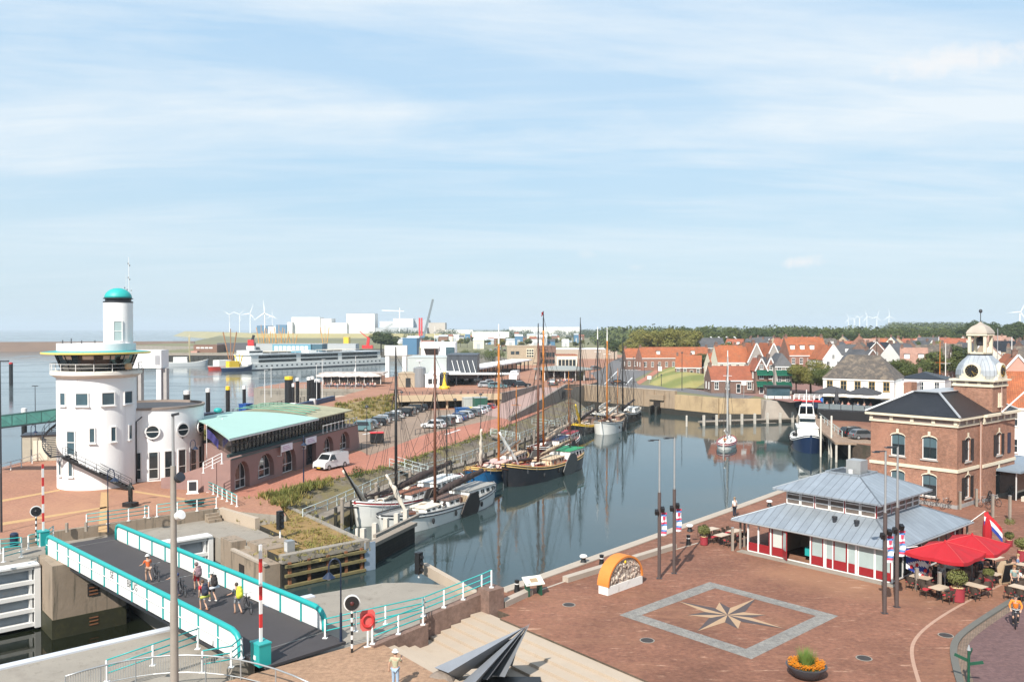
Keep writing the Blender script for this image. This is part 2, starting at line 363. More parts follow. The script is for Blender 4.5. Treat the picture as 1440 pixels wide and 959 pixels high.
# ------------------------------------------------------------------ ground
plaza_m=bricks('red_brick_paving',(.262,.107,.065),(.19,.075,.048),(.175,.11,.076),.21,.075,.9,.01,.34,.16,.2,tint=(.285,.145,.085),brush=((.46,.28,.19),(.6,2.8,1),.585))
tan_m=bricks('tan_brick_paving',(.355,.222,.138),(.315,.19,.122),(.28,.18,.115),.21,.075,.9,.01,.12,.2,.2)
left_m=bricks('orange_red_paving',(.37,.18,.115),(.32,.15,.098),(.29,.17,.115),.21,.075,.9,.01,.16,.12,.2,tint=(.40,.215,.13))
road_m=bricks('pink_clinker_road',(.43,.17,.115),(.38,.15,.1),(.33,.16,.11),.21,.075,.9,.01,.14,.12,.2)
asphalt=pbr('grey_asphalt',(.085,.083,.085),.9,var=.12,vs=.2,bump=.2,bs=15)
roadbr=bricks('purple_brown_clinker',(.16,.088,.082),(.135,.075,.075),(.12,.085,.08),.21,.08,.9,.01,.2,.2,.2)
tarmac=pbr('bridge_deck_asphalt',(.048,.042,.044),.85,var=.16,vs=.6,bump=.25,bs=25)
drygrass=pbr('dry_grass_mat',(.24,.15,.055),.95,var=.3,vs=1.1,bump=.8,bs=7,dirt_or_reflection=(.2,.16,.05),ds=.5)
lawn_m=pbr('mown_lawn',(.155,.165,.045),.95,var=.2,vs=.5,bump=.6,bs=5)
field=pbr('flat_farmland',(.16,.15,.07),.95,var=.35,vs=.004,dirt_or_reflection=(.07,.09,.03),ds=.008)
slope_m=pbr('stone_pitched_slope',(.14,.115,.09),.95,var=.3,vs=1.2,bump=.9,bs=6,dirt_or_reflection=(.16,.13,.055),dpos=(.42,.62),ds=.25)
mud=pbr('brown_mud_and_basalt',(.15,.10,.07),.95,var=.2,vs=.05,bump=.3,bs=1)
quaystone=pbr('pale_quay_coping',(.38,.32,.26),.8,var=.1,vs=.8,bump=.2,bs=8)
W2=lambda pts: [(p[0],p[1]) for p in pts]
def land(name,pts,z,zb,m,side=None):
    b=MB().prism(W2(pts),zb,z,0,bottom=False)
    if side:
        for i,f in enumerate(b.f): b.m[i]=0 if i==0 else 1
    o=b.build(name,[m,side] if side else m); o['kind']='structure'; return o
quaywall=bricks('dark_quay_brick',(.12,.085,.06),(.09,.065,.05),(.1,.08,.06),.22,.07,.9,.012,.4,.3,.2,tint=(.03,.035,.02))
# harbour water: from the inner lock gate to the canal
MB().sheet(W2([AB(-30,4.2),AB(14,4.2),(2,52),(40,96),(60,125),(75,165),(165,262),(150,285),(60,195),(40,215),(0,225),(-30,110),(-40,80)]),ZH).build('harbour_water',harb_w)['kind']='structure'
MB().sheet(W2([AB(-25,-90),AB(.5,-90),AB(.5,3.7),AB(-25,3.7)]),ZS+.03).build('lock_water',water('dark_lock_water',(.008,.010,.005),.5,2.0,.03,.03))['kind']='structure'  # chamber shade and dark wall reflections are put into this water colour
# square on the near side: apron (-1), then the square itself
bowl0=G(540,903,.0); 
QE=[G(699,829.5),G(1058,703),G(1154,668),(44.7,107),(51.8,118),(49.5,122.7),(58,157)]
WL=[AB(12.3,-2.0),AB(12.3,14.6)]            # wall line between apron and square
land('tan_pavement_ground',[AB(12.3,-70),AB(12.3,6.6),AB(46,5.2),AB(46,-70)],0,-7,tan_m,quaywall)
land('square_paving',[AB(12.35,14.6),AB(12.35,16.0)]+QE+[(64,170),(73,192),(152,262),(420,330),(420,-60),AB(46,-60),AB(46,12.6),AB(14.2,13.8),AB(14.2,14.6)],0,-7,plaza_m,quaywall)
land('apron',[AB(0.35,-70),AB(0.35,9.3),AB(1.2,14.2),AB(2.2,15.6),AB(5.6,18.0),AB(6.6,18.2),AB(12.25,16.0),AB(12.25,-70)],-1,-7,concrete)
# left bank
LS=[G(385,697),G(474,672.6),G(550,655),G(591,640),G(638,624),G(685,609),G(720,596)]
L0=[AB(-25.2,-70),AB(-25.2,13.2),AB(-18.5,16.8)]+LS+[(5,166),(12.8,202),(12,232),(-40,225),(-38,130),(-50,118),(-61,111),(-62,60),(-120,20)]
land('left_bank_paving',L0,0,-7,left_m,concrete)
land('lock_apron',[AB(-19.6,-70),AB(-19.6,-2.5),AB(-15.6,-2.5),AB(-15.6,2.4),AB(-19.6,2.4),AB(-19.6,10.4),AB(-15.7,10.4),AB(-13.0,11.3),AB(-13,14.0),AB(-19,14.2),AB(-25.15,13.1),AB(-25.15,-70)],-.8,-7,concrete)
pier_m=pbr('stained_lock_concrete',(.27,.21,.155),.9,var=.18,vs=.5,bump=.35,bs=5,dirt_or_reflection=(.12,.10,.07),ds=.5,streak=((.10,.085,.06),(.54,.68)))
for (a0,b0,a1,b1,z) in ((-19.55,-2.6,-15.5,2.3,-.25),):
    tag(MB().prism(W2([AB(a0,b0),AB(a0,b1),AB(a1,b1),AB(a1,b0)]),-7,z).build('lock_pier',pier_m),'massive concrete lock pier below the bridge with two iron ladder niches','lock pier')
# road by the arches, slope, upper promenade
rd=[G(350,694),G(380,690)]
MB().sheet(W2([G(330,698),G(385,698)]+LS[1:]+[(5,166),(1,172),(-1,160),G(600,610),G(520,640),G(505,634),G(330,690)]),.004).build('brick_road',road_m)['kind']='structure'
park_m=bricks('grey_brown_parking_paving',(.30,.215,.155),(.26,.185,.14),(.22,.17,.13),.21,.08,.9,.01,.15,.15,.2)
MB().sheet(W2([G(508,634),G(520,640),G(600,610),(-1,160),(1,176),(-24,171),(-31,150),(-27,118)]),.008).build('parking_paving',park_m)['kind']='structure'
JT=[G(425,731,-.8),G(460,717,-.8),G(531,684,-.8),G(600,663,-.8),G(648,650,-.8),G(720,622,-.8),G(800,590,-.8),G(835,575,-.8)]
sl_in=[LS[0],LS[1],LS[2],LS[3],LS[4],LS[6],(9,186,0),(14,206,0)]
b=MB()
def sub(L,k):
    out=[]
    for i in range(len(L)-1):
        for j in range(k): out.append(Vector((*L[i][:2],0))*(1-j/k)+Vector((*L[i+1][:2],0))*(j/k))
    out.append(Vector((*L[-1][:2],0))); return out
SI=sub(sl_in,6); JO=sub(JT,6); n=len(SI)
rows=[]
for k in range(9):
    t=k/8; row=[]
    for i in range(n):
        p=SI[i].lerp(JO[i]+Vector((.346*0-.9*-1.6,0,0)),t); z=-.02-2.9*t**1.15+(noise.noise(Vector((p.x*.6,p.y*.6,3)))*.22 if 0<k<8 else 0); row.append((p.x,p.y,z))
    rows.append(row)
for k in range(8): b.ribbon(rows[k+1],rows[k])
b.build('bank_slope',slope_m,smooth=True)['kind']='structure'
UP=[(-61.2,111.2),(-47,132),(-36,180),(-34,200),(-62,203),(-60,222),(-40,235),(-32,262),(-12,285),(4,330),(6,402),(10,402),(16,330),(25,262),(23,226),(19,214),(12.9,202.2),(7,205),(-4.4,184.5),(-25.5,178.3),(-31,162),(-33.5,135),(-39,116),(-42,110),(-50,118.2)]
upl=land('upper_promenade',UP,ZU,-7,left_m,concrete)
# north bank and town ground, reaching the horizon
NB=[(17.5,213.5),(37,191),(44.5,181.5),(53,180),(60,180),(67,198),(150,285),(170,290),(160,262),(152,262),(420,331),(9000,400),(12000,24000),(-3000,24000),(-900,2700),(-345,900),(-345,760),(-240,700),(-240,526),(-168,526),(-95,640),(-30,560),(4,400),(30,330)]
land('north_bank_ground',NB,ZN,-7,field,concrete)
# far dam across the sea and the dike beyond it
def bank(name,pts,w,h,zb,m,top=2):
    b=MB(); prof=[(-w,zb),(-top,h),(top,h),(w,zb)]; rows=[]
    for i,p in enumerate(pts):
        p=Vector(p); q=Vector(pts[min(i+1,len(pts)-1)])-Vector(pts[max(i-1,0)]); nrm=Vector((-q.y,q.x)).normalized()
        rows.append([(p.x+nrm.x*o,p.y+nrm.y*o,z) for o,z in prof])
    for i in range(len(rows)-1): b.ribbon(rows[i],rows[i+1])
    o=b.build(name,m); o['kind']='structure'; return o
bank('sea_dam',[(-900,760),(-560,812),(-420,850),(-330,880)],26,3.6,ZS-.5,mud,3)
bank('sea_dike',[(-1000,2600),(-640,1900),(-420,1400),(-150,1350),(-60,1340)],40,8.6,ZS-.5,pbr('dike_grass',(.30,.26,.12),.95,var=.2,vs=.02),5)
# ------------------------------------------------------------------ amphitheatre steps in the square
b=MB()
def strip(b0,b1,c0,c1,z,a0=12.36,a1=45.9):
    b.prism(W2([AB(a0,b0),AB(a1,b0-1.35),AB(a1,c1-1.15),AB(a0,c1)]),-3,z)
zs=[-.2,-.4,-.6,-.85]; bb=[6.62,7.32,8.02,8.72]
for i,z in enumerate(zs[:3]):
    b.prism(W2([AB(12.36,bb[i]),AB(45.9,bb[i]-1.35),AB(45.9,bb[i+1]-1.33),AB(12.36,bb[i+1]-.02)]),-3,z)
b.prism(W2([AB(12.36,8.72),AB(45.9,7.38),AB(45.9,8.9),AB(12.36,10.2)]),-3,-.85)
bb=[10.22,10.95,11.68,12.4,13.1,14.05]
for i in range(5):
    b.prism(W2([AB(12.36,bb[i]),AB(45.9,bb[i]-1.3),AB(45.9,bb[i+1]-1.28),AB(12.36,bb[i+1]-.02)]),-3,-.7+i*.15)
b.build('stone_steps',pale_conc)['kind']='structure'
brownwall=bricks('brown_exposed_aggregate',(.24,.15,.115),(.2,.125,.1),(.19,.125,.1),.06,.05,.9,.01,.25,.6,.3)
w=MB()
pr=[(AB(11.9,4.9),.02),(AB(11.95,8.2),.28),(AB(12.0,10.0),.5),(AB(12.0,10.02),.5),(AB(12.0,14.3),.92)]
def wallrun(mb,pts,t,zb):
    for (p,z),(q,y) in zip(pts[:-1],pts[1:]):
        d=Vector((q.x-p.x,q.y-p.y)); 
        if d.length<.1: continue
        nrm=Vector((-d.y,d.x)).normalized()*t/2
        vs=[(p.x-nrm.x,p.y-nrm.y,zb),(q.x-nrm.x,q.y-nrm.y,zb),(q.x+nrm.x,q.y+nrm.y,zb),(p.x+nrm.x,p.y+nrm.y,zb),
            (p.x-nrm.x,p.y-nrm.y,z),(q.x-nrm.x,q.y-nrm.y,y),(q.x+nrm.x,q.y+nrm.y,y),(p.x+nrm.x,p.y+nrm.y,z)]
        mb.add(vs,[(3,2,1,0),(4,5,6,7),(0,1,5,4),(1,2,6,5),(2,3,7,6),(3,0,4,7)])
wallrun(w,[(AB(12.05,9.9),.42),(AB(12.05,14.2),.92)],.5,-1.2)
rw=T('retaining_wall','brown aggregate wall with a square end pier between the steps and the quay','wall',AB(12.05,12,-1))
rw_w=w.mv(Matrix.Translation(-rw.location)).build('wall',brownwall,rw)
p=AB(12.5,14.5); MB().obox((0,0,0.1),(1.15,1.15,2.3),RZ_A).build('pier',brownwall,rw,loc=p-rw.location)
w=MB(); wallrun(w,[(AB(13.1,5.9),.12),(AB(12.75,9.6),.3)],.5,-1.2)
tag(w.build('retaining_wall',brownwall),'low brown aggregate wall below the turquoise rail at the head of the steps','wall')
# ------------------------------------------------------------------ railings
def railing(label,pts,h=1.05,rails=(1.05,.72,.4),step=1.8,rm=None,pm=None,rr=.035,pr_=.045,cat='railing',group=None,name='railing',close=(),foot=True):
    rm=rm or teal; pm=pm or white
    pts=[Vector(p) for p in pts]; o=pts[0]
    root=T(name,label,cat,o,0,group); pm_=None
    for p,q in zip(pts[:-1],pts[1:]):
        L=(q-p).length; n=max(1,round(L/step))
        for i in range(n+(1 if (q-pts[-1]).length<1e-6 else 0)):
            c=p.lerp(q,i/n)-o
            if pm_ is None:
                m=MB().box(-pr_,-pr_,0,pr_,pr_,h-.02)
                if foot: m.box(-.13,-.13,0,.13,.13,.03)
                pm_=m.mesh('post',pm)
            po=bpy.data.objects.new('post',pm_); COL.objects.link(po); po.parent=root; po.location=c
    for z in rails: MB().tube([p-o+Vector((0,0,z)) for p in pts],rr,6).build('rail',rm,root,smooth=True)
    return root
railing('long turquoise railing with white posts climbing the wall from bridge to end pier',[AB(10.4,4.7,0),AB(11.2,8.0,.2),AB(12.05,10,.45),AB(12.05,14.2,.93),AB(12.6,14.5,1.26)],step=1.62)
railing('short turquoise railing on the low brown wall behind the red lifebuoy',[AB(13.05,6.0,.12),AB(12.8,9.4,.28),AB(12.1,9.9,.46)],step=1.6)
# the lower apron parapet at the harbour tip
w=MB(); wallrun(w,[(G(597,804,-1),-.35),(AB(12.0,15.9),-.35)],.4,-1.1)
tag(w.build('parapet_wall',pale_conc),'low pale concrete parapet at the harbour corner of the apron','wall')
# quay coping and kerb benches along the basin
def kerb(name,label,cat,pts,wd,z0,z1,m,kind=None):
    b=MB()
    for p,q in zip(pts[:-1],pts[1:]):
        p=Vector(p[:2]); q=Vector(q[:2]); c=(p+q)/2; d=q-p
        b.obox((c.x,c.y,(z0+z1)/2),(d.length,wd,z1-z0),math.atan2(d.y,d.x))
    o=b.build(name,m)
    if kind: o['kind']=kind
    else: tag(o,label,cat)
    return o
qd=(QE[1]-QE[0]).normalized(); qn=Vector((qd.y,-qd.x,0))
kerb('quay_coping',None,None,[QE[0]+qn*.42,QE[1]+qn*.42,QE[2]+qn*.42],.8,-.3,.07,quaystone,'structure')
kerb('stone_bench','long low stone bench running beside the arched gable stone','bench',[G(795,818),G(948,771)],.5,0,.34,quaystone)
kerb('stone_bench','short low stone bench beside the brown end pier and the info lectern','bench',[G(706,853),G(745,835)],.5,0,.34,quaystone)
kerb('paving_line',None,None,[G(755,831),G(795,817)],.16,0,.012,quaystone,'structure')
kerb('paving_line',None,None,[G(945,774),G(982,763)],.16,0,.012,quaystone,'structure')
# near-lock coping of galvanised steel on the apron
lb=MB().prism(W2([AB(.36,-60),AB(.36,2.6),AB(.95,2.6),AB(.95,-60)]),-1.02,-.9).prism(W2([AB(.36,5.2),AB(.36,9.2),AB(.95,9.2),AB(.95,5.2)]),-1.02,-.9)
lb.build('lock_coping',pbr('blue_grey_coping',(.5,.52,.56),.6,var=.05))['kind']='structure'
yb=pbr('yellow_brick_band',(.45,.28,.13),.9,var=.15,vs=3)
for q in ([(142,692),(153,692),(152,748),(138,748)],[(0,703),(84,688),(84,690),(0,706)],[(0,735),(150,712),(150,714),(0,739)],[(190,690),(262,701),(258,703),(188,692)]): MB().sheet(W2([G(*p) for p in q]),.008).build('paving_band',yb)['kind']='structure'
# ------------------------------------------------------------------ lift bridge
P0=AB(-19.4,.45); P1=AB(9.5,2.75); BL=(P1-P0).length; BR=ang(P0,P1)
br=T('lock_bridge','road bridge over the lock with white panelled parapets and turquoise rails','bridge',P0,BR)
MB().box(-1.2,-2.35,-.12,BL+2.3,2.35,.02).build('deck',tarmac,br)
[MB().box(x,-2.3,.021,x+.12,2.3,.03).build('deck_joint',pbr('steel_joint',(.16,.15,.14),.5,.5),br) for x in (.1,BL*.47,BL+.2)]
MB().box(2,-2.2,-.75,BL-1,2.2,-.13).build('girder',darkmetal,br)
for s,dx in ((-1,0),(1,0)):
    y=s*2.5; n=13; seg=BL/n
    pan=MB(); 
    zb=-.25 if s<0 else .0
    for i in range(n):
        x0=i*seg+.06; x1=(i+1)*seg-.06
        if i==n-1: pan.prism([(0,0)]*3,0,0) if False else pan.add([(x0,y-.03,zb),(x1,y-.03,zb),(x1,y-.03,.72),(x1-.25,y-.03,1.05),(x0,y-.03,1.12),(x0,y+.03,zb),(x1,y+.03,zb),(x1,y+.03,.72),(x1-.25,y+.03,1.05),(x0,y+.03,1.12)],[(0,1,2,3,4),(9,8,7,6,5),(0,5,6,1),(1,6,7,2),(2,7,8,3),(3,8,9,4),(4,9,5,0)])
        else: pan.box(x0,y-.03,zb,x1,y+.03,1.12)
    pa=pan.build('parapet',white,br)
    rep('rib',MB().box(-.06,-.09,zb,.06,.09,1.1).mesh('rib',teal),pa,[(i*seg,y,0) for i in range(n)])
    rep('rib',MB().box(-.06,-.09,zb,.06,.09,.6).mesh('rib',teal),pa,[(BL,y,0)])
    MB().tube([(-.05,y,-.2),(-.05,y,.75),(.12,y,1.05),(.45,y,1.17)]+[(i*seg,y,1.17) for i in range(1,n)]+[(BL-.8,y,1.15),(BL-.3,y,1.02),(BL-.02,y,.75),(BL+.06,y,.3),(BL+.06,y,-.1)],.155,10).build('top_rail',teal,br,smooth=True)
    if s<0:
        MB().tube([(.2,y-.16,.55),(BL-.5,y-.16,.45)],.03,6).build('hand_line',white,br)
        for tx,x in (('SE',5.55*seg),('BRUG',7.0*seg)): TXT(tx,.62,black,br,(x,y-.035,.72),(PI/2,0,0))
        for x in (6.15*seg,6.5*seg): pass
ab=MB(); ab.obox((BL-1.3,-1.6,-.75),(1.6,1.5,.9)); ab.obox((BL-.2,-2.6,-.6),(1.5,1.2,.8)); ab.build('abutment_block',concrete,br)
# traffic barriers and signals
bw=MB
def barrier(label,p,h,rz,foldlabel=None):
    t=T('traffic_barrier',label,'barrier',p,rz,'raised bridge barriers')
    MB().box(-.42,-.32,0,.42,.32,1.05).box(-.45,-.35,1.05,.45,.35,1.12).build('cabinet',teal,t)
    MB().box(-.1,-.36,.3,.1,-.325,.5).build('access_plate',white,t)
    arm=MB(); n=round(h/.42)
    for i in range(n): arm.box(-.05,-.07,1.12+i*(h-1.1)/n,.05,.07,1.12+(i+1)*(h-1.1)/n,(i//2)%2)
    arm.build('arm',[white,red],t); return t
barrier('red and white barrier arm raised over its turquoise cabinet at the near bridge end',G(367,933),5.9,BR)
barrier('red and white barrier arm raised beside the white tower forecourt',G(61,766),6.2,BR)
def signal(label,p,h=2.6,lit=0,rz=0):
    t=T('bridge_signal',label,'signal',p,rz,'round bridge signals on striped posts')
    m=MB(); n=10
    for i in range(n): m.lathe([(.06,i*h/n),(.06,(i+1)*h/n)],(0,0),8,i%2)
    m.build('post',[black,white],t); f=MB().tube([(0,-.03,h+.3),(0,.06,h+.3)],.42,20).build('rim',white,t)
    MB().tube([(0,-.10,h+.3),(0,-.031,h+.3)],.36,20).build('disc',black,t); 
    MB().ball((0,-.12,h+.3),(.11,.06,.11),10,6).build('lamp',glass('dark_red_lens',(.08,.015,.015)),t); return t
signal('round bridge signal with a white rim on a striped post by the lifebuoy',G(495,917),2.25,rz=R(15))
signal('all black round bridge signal on a striped post by the left barrier',G(51,764),2.2,rz=R(30)).children[1].data.materials[0]=black
# lifebuoy stand
t=T('lifebuoy_stand','red lifebuoy housing on a white post beside the turquoise railing','lifebuoy stand',G(517,909),R(22)); t.scale=(.78,.78,.86)
MB().box(-.05,-.05,0,.05,.05,1.1).box(-.25,-.12,0,.25,.12,.03).build('post',white,t)
m=MB(); q=[]
m.tube([(C_(2*PI*i/24)*.36,-.13,1.62+S(2*PI*i/24)*.36) for i in range(25)],.085,8,0,cap=False); m.build('lifebuoy',pbr('faded_red_plastic',(.5,.03,.03),.5,var=.1),t,smooth=True)
MB().prism([(-.36,-.62),(.36,-.62),(.5,-.42),(.5,.42),(.36,.62),(-.36,.62),(-.5,.42),(-.5,-.42)],-.06,.06).mv(Matrix.Translation((0,0,1.62))@Matrix.Rotation(PI/2,4,'X')).build('housing',pbr('pale_red_plastic',(.55,.1,.09),.5),t)
# lock gates
def gate(label,b0,b1,zt,zb,n):
    t=T('lock_gate',label,'lock gate',AB(-19.2,b0,zt),RZ_B); L=b1-b0; h=zt-zb; gl=pbr('gate_plate_grey',(.23,.27,.31),.6,var=.12,dirt_or_reflection=(.3,.25,.2),ds=.7)
    MB().box(0,-.12,-h,L,.1,-.2).build('skin_plate',gl,t)
    for i in range(n):
        z=-.15-i*(h-.4)/(n-1); MB().box(.02,-.62,z-.14,L-.02,-.121,z+.14).build('crossbeam',white,t)
    for x in (.15,L*.33,L*.66,L-.3): MB().box(x,-.55,-h+.25,x+.18,-.123,-.16).build('stiffener',white,t)
    [MB().box(x0,-.75,-h,x1,.12,0).build('end_post',white,t) for x0,x1 in ((-.05,0),(L,L+.4))]; MB().box(-.2,-.85,.0,L+.3,.3,.14).build('walkway',white,t)
    return t
gate('white framed lock gate standing open left of the stained pier',-22,-3.1,-.75,-5.3,5)
gate('white framed lock gate half hidden beneath the far bridge parapet',2.6,9.8,-.75,-6.2,5)
MB().prism(W2([AB(-19.0,3.6),AB(.34,3.6),AB(.34,4.2),AB(-19.0,4.2)]),-7,-2.2).build('lock_sill_wall',concrete)['kind']='structure'
# niches with ladders in the pier face, timber fender
niche=pbr('niche_shade',(.02,.015,.012),.9); rust=pbr('rusty_iron',(.2,.08,.035),.85,var=.3,vs=4)  # flat dark plates of this colour stand for the shade inside uncut openings
for z in (-2.4,-4.6):
    c=AB(-15.48,.1,z); t=T('wall_niche','%s dark niche with rusty rungs in the lock pier'%('upper' if z>-3 else 'lower'),'niche',c,RZ_B)
    MB().box(-.4,-.03,-.45,.4,.03,.45).build('recess_shade',niche,t)
    for k in range(3): MB().box(-.3,-.08,-.4+k*.25,.3,-.031,-.32+k*.25).build('rung',rust,t)
lp=bpy.data.objects['lock_pier']; MB().prism(W2([AB(-19.5,-2.66),AB(-19.5,2.36),AB(-15.44,2.36),AB(-15.44,-2.66)]),-7,-4.1).build('tide_band',pbr('wet_algae_band',(.03,.03,.014),.6,var=.3,vs=1.5,dirt_or_reflection=(.06,.055,.02),ds=1),lp)
def trafficlight(lbl,p,h,rz):
    t=T('traffic_light',lbl,'traffic light',p,rz); MB().tube([(0,0,0),(0,0,h)],.07,8).build('post',white,t); MB().box(-.25,-.18,h-.2,.25,.18,h+1.3).build('housing',black,t)
    for k in range(3): MB().tube([(0,-.19,h+.05+k*.45),(0,-.32,h+.1+k*.45)],.15,10).build('lamp_hood',black,t)
trafficlight('black three lamp traffic light on a white post at the grass corner',G(394,756,-.45),.9,R(60)); trafficlight('black three lamp traffic light by the pale parapet at the harbour tip',G(589,812,-1),.5,R(60))
t=T('control_cabinet','small grey control cabinet beside the grass corner traffic light','cabinet',G(407,776,-.5),RZ_A); MB().box(-.3,-.3,0,.3,.3,.9).build('body',steel,t); MB().box(-.24,-.31,.1,.24,-.301,.8).build('door',pbr('cabinet_grey',(.5,.5,.5),.5),t)
# right-hand pier with the signal light and sloping bulwark
t=T('lock_pier','stepped concrete pier between inner gate and dry grass corner','lock pier',AB(-13,11,-3))
m=MB(); L=[AB(-16.2,9.9),AB(-14.0,9.9),AB(-14.0,11.1),AB(-16.2,11.1)]
m.prism(W2(L),-7,-.35); m.prism(W2([AB(-13.98,9.9),AB(-8.1,9.9),AB(-8.1,11.15),AB(-13.98,11.15)]),-7,-1.0)
m.prism(W2([AB(-13.98,11.17),AB(-10.4,11.17),AB(-10.4,13.9),AB(-13.98,13.9)]),-7,-.45)
m.mv(Matrix.Translation(-t.location)); m.build('pier_block',pier_m,t)
m=MB().prism(W2([AB(-14.0,9.8),AB(-8.0,9.8),AB(-8.0,10.1),AB(-14.0,10.1)]),-.99,-.8); m.mv(Matrix.Translation(-t.location)); m.build('steel_nosing',quaystone,t)
m=MB().obox(AB(-12.1,9.88,-2.2),(.9,.06,1.0),RZ_A); m.mv(Matrix.Translation(-t.location)); m.build('ladder_niche_shade',niche,t)
# dry-grass corner with waling timbers
WG=[LS[0],G(512,762,-.5),AB(-8.0,18.4),AB(-8.0,11.2),AB(-10.35,11.2),AB(-10.35,14.2),AB(-18.6,14.4),AB(-18.6,16.9)]
land('dry_grass_corner',WG,-.5,-7,drygrass,wood_dark)
kerb('concrete_edging',None,None,[AB(-7.95,11.1),AB(-7.95,18.7)],.6,-1.0,-.36,concrete,'structure')
kerb('concrete_edging',None,None,[AB(-7.7,18.5),G(512,762,-.5),LS[0]],.5,-1.0,-.40,concrete,'structure')
t=T('waling_fender','three wet timber waling beams with rusty brackets under the grass corner','fender',AB(-7.6,14.6,-1.6),RZ_B)
for z in (.45,-.25,-1.05): MB().box(-3.4,-.35,z-.1,3.5,-.08,z+.1).build('beam',pbr('algae_timber',(.17,.14,.06),.8,var=.3,vs=2),t)
for x in (-3.1,-1.5,.1,1.7,3.1): MB().box(x,-.2,-1.2,x+.22,-.02,.7).build('bracket',rust,t)
m=MB().box(-.5,-.08,-3,.5,.0,.75); o=m.build('corner_plate',pbr('pale_blue_steel',(.42,.5,.6),.35,.5)); o.location=AB(-7.55,18.6,-1.3); o.rotation_euler=(0,0,RZ_B); tag(o,'pale blue steel plate on the corner of the grass topped wall','plate')
# retaining wall, steps and rails on the far apron
kerb('apron_wall','long low concrete wall edging the tower forecourt above the lock apron','wall',[AB(-25.3,-2),AB(-25.3,13.4)],.4,-.85,.12,pier_m)
kerb('apron_wall','pale concrete wall stepping down from the small stairs towards the dry grass','wall',[AB(-25.1,13.6),AB(-18.7,14.2)],.45,-.85,.16,pale_conc)
t=T('stone_stairs','three small concrete steps at the corner of the lock apron','steps',AB(-24.6,12.6,-.8),RZ_A)
for i in range(3): MB().box(i*.32,-.7,0,(i+1)*.32,.5,.68-i*.22).build('step',pier_m,t)
railing('turquoise railing along the apron wall behind the far bridge parapet',[AB(-25.2,2.2,.12),AB(-25.2,7.2,.12),AB(-26.2,7.2,.0)],step=1.7)
railing('turquoise railing on the apron wall in front of the crow shaped sculpture',[AB(-25.2,7.9,.12),AB(-25.2,13.2,.12)],step=1.7)
railing('turquoise railing turning the corner beside the information board',[G(333,712),G(300,695),G(265,681)],step=1.5)
railing('turquoise railing with white posts at the corner left of the round black signal',[G(5,790,0),G(30,783,0),G(30,775,0),G(0,778,0)],step=1.5)
railing('short turquoise railing tucked beside the left barrier cabinet',[G(40,772,0),G(56,768,0)],step=1)
railing('short turquoise railing beside the raised left barrier and bridge end',[G(68,764,0),G(75,758,0)],step=1)
# curved steel railing at the bottom edge and the stair below
cx=AB(14.5,-9.5,0); pts=[]
for i in range(15):
    t_=i/14; px=92+t_*345; py=952-4*35*t_*(1-t_)*(1+.25*(t_-.5))+t_*10
    pts.append(G(px,py,.9)-Vector((0,0,.9)))
t=T('curved_railing','curved galvanised railing with closely spaced bars around the near stairwell','railing',pts[0])
o=pts[0]
for z in (.95,): MB().tube([p-o+Vector((0,0,z)) for p in pts],.04,6).build('handrail',steel,t,smooth=True)
MB().tube([p-o+Vector((0,0,.12)) for p in pts],.025,5).build('bottom_rail',steel,t)
for i in range(0,15,2): MB().tube([pts[i]-o+Vector((0,0,-.9)),pts[i]-o+Vector((0,0,.95))],.035,6).build('post',steel,t)
m=MB()
for i in range(14*7):
    k=i//7; f=(i%7)/7; p=pts[k].lerp(pts[k+1],f)-o
    if k<9: m.bar(p+Vector((0,0,.13)),p+Vector((0,0,.93)),.018)
m.build('bars',steel,t)
railing('turquoise stair railing with white posts inside the curved grey railing',[G(150,958,-.4),G(215,935,-.1),G(278,912,0)],step=2.2)
railing('turquoise railing in front of the near barrier cabinet',[G(285,945,0),G(325,938,0),G(340,925,0)],step=1.3)
# ------------------------------------------------------------------ round white control tower
YT=90.4; XT=XP(136,YT); RT=3.87
tw=T('control_tower','round white harbour tower with a slanted glass control room and turquoise dome','tower',(XT,YT,0))
FA=math.atan2(-YT,-XT)   # facing the camera
MB().lathe([(RT,0),(RT,11.6)],(0,0),64).build('wall',white_wall,tw,auto=40)
def cwin(root,cx,cy,fa,r,off,px_r,z0,z1,w,gm,name='window',mull=(),sill=True,frame=.1,round_=False):
    "window on a drum: flat frame and pane tangent to the wall; off = picture offset from the drum axis / apparent radius"
    th=fa+math.asin(max(-1,min(1,off/px_r))); d=Vector((C_(th),S(th),0)); rz=th+PI/2
    p=Vector((cx,cy,0))+d*(r-w*w/(8*r)+.03)
    f=MB(); h=z1-z0; f.box(-w/2-frame,-.07,z0-frame,w/2+frame,.06,z0).box(-w/2-frame,-.07,z1,w/2+frame,.06,z1+frame).box(-w/2-frame,-.07,z0,-w/2,.06,z1).box(w/2,-.07,z0,w/2+frame,.06,z1)
    for m in mull: f.box(-w/2,-.06,m-.035,w/2,.0,m+.035)
    if sill: f.box(-w/2-frame-.08,-.2,z0-frame-.1,w/2+frame+.08,.05,z0-frame-.002)
    o=f.build(name,white,root); o.location=p; o.rotation_euler=(0,0,rz)
    MB().box(-w/2,-.02,z0,w/2,.05,z1).build('pane',gm,o); return o
for px,w in ((94.5,.75),(117.5,1.15),(149.5,1.15),(175,1.1)): cwin(tw,0,0,FA,RT,px-136,51,8.75,9.95,w,GLB)
for px in (129.5,155.5,177): cwin(tw,0,0,FA,RT,px-136,51,4.95,6.35,.42,GLB)
for px in (103.5,90.5): cwin(tw,0,0,FA,RT,px-136,51,1.5,2.95,.42,GLB)
cwin(tw,0,0,FA,RT,104-136,51,3.75,6.05,.85,GLB,'door',mull=(4.95,),sill=False)
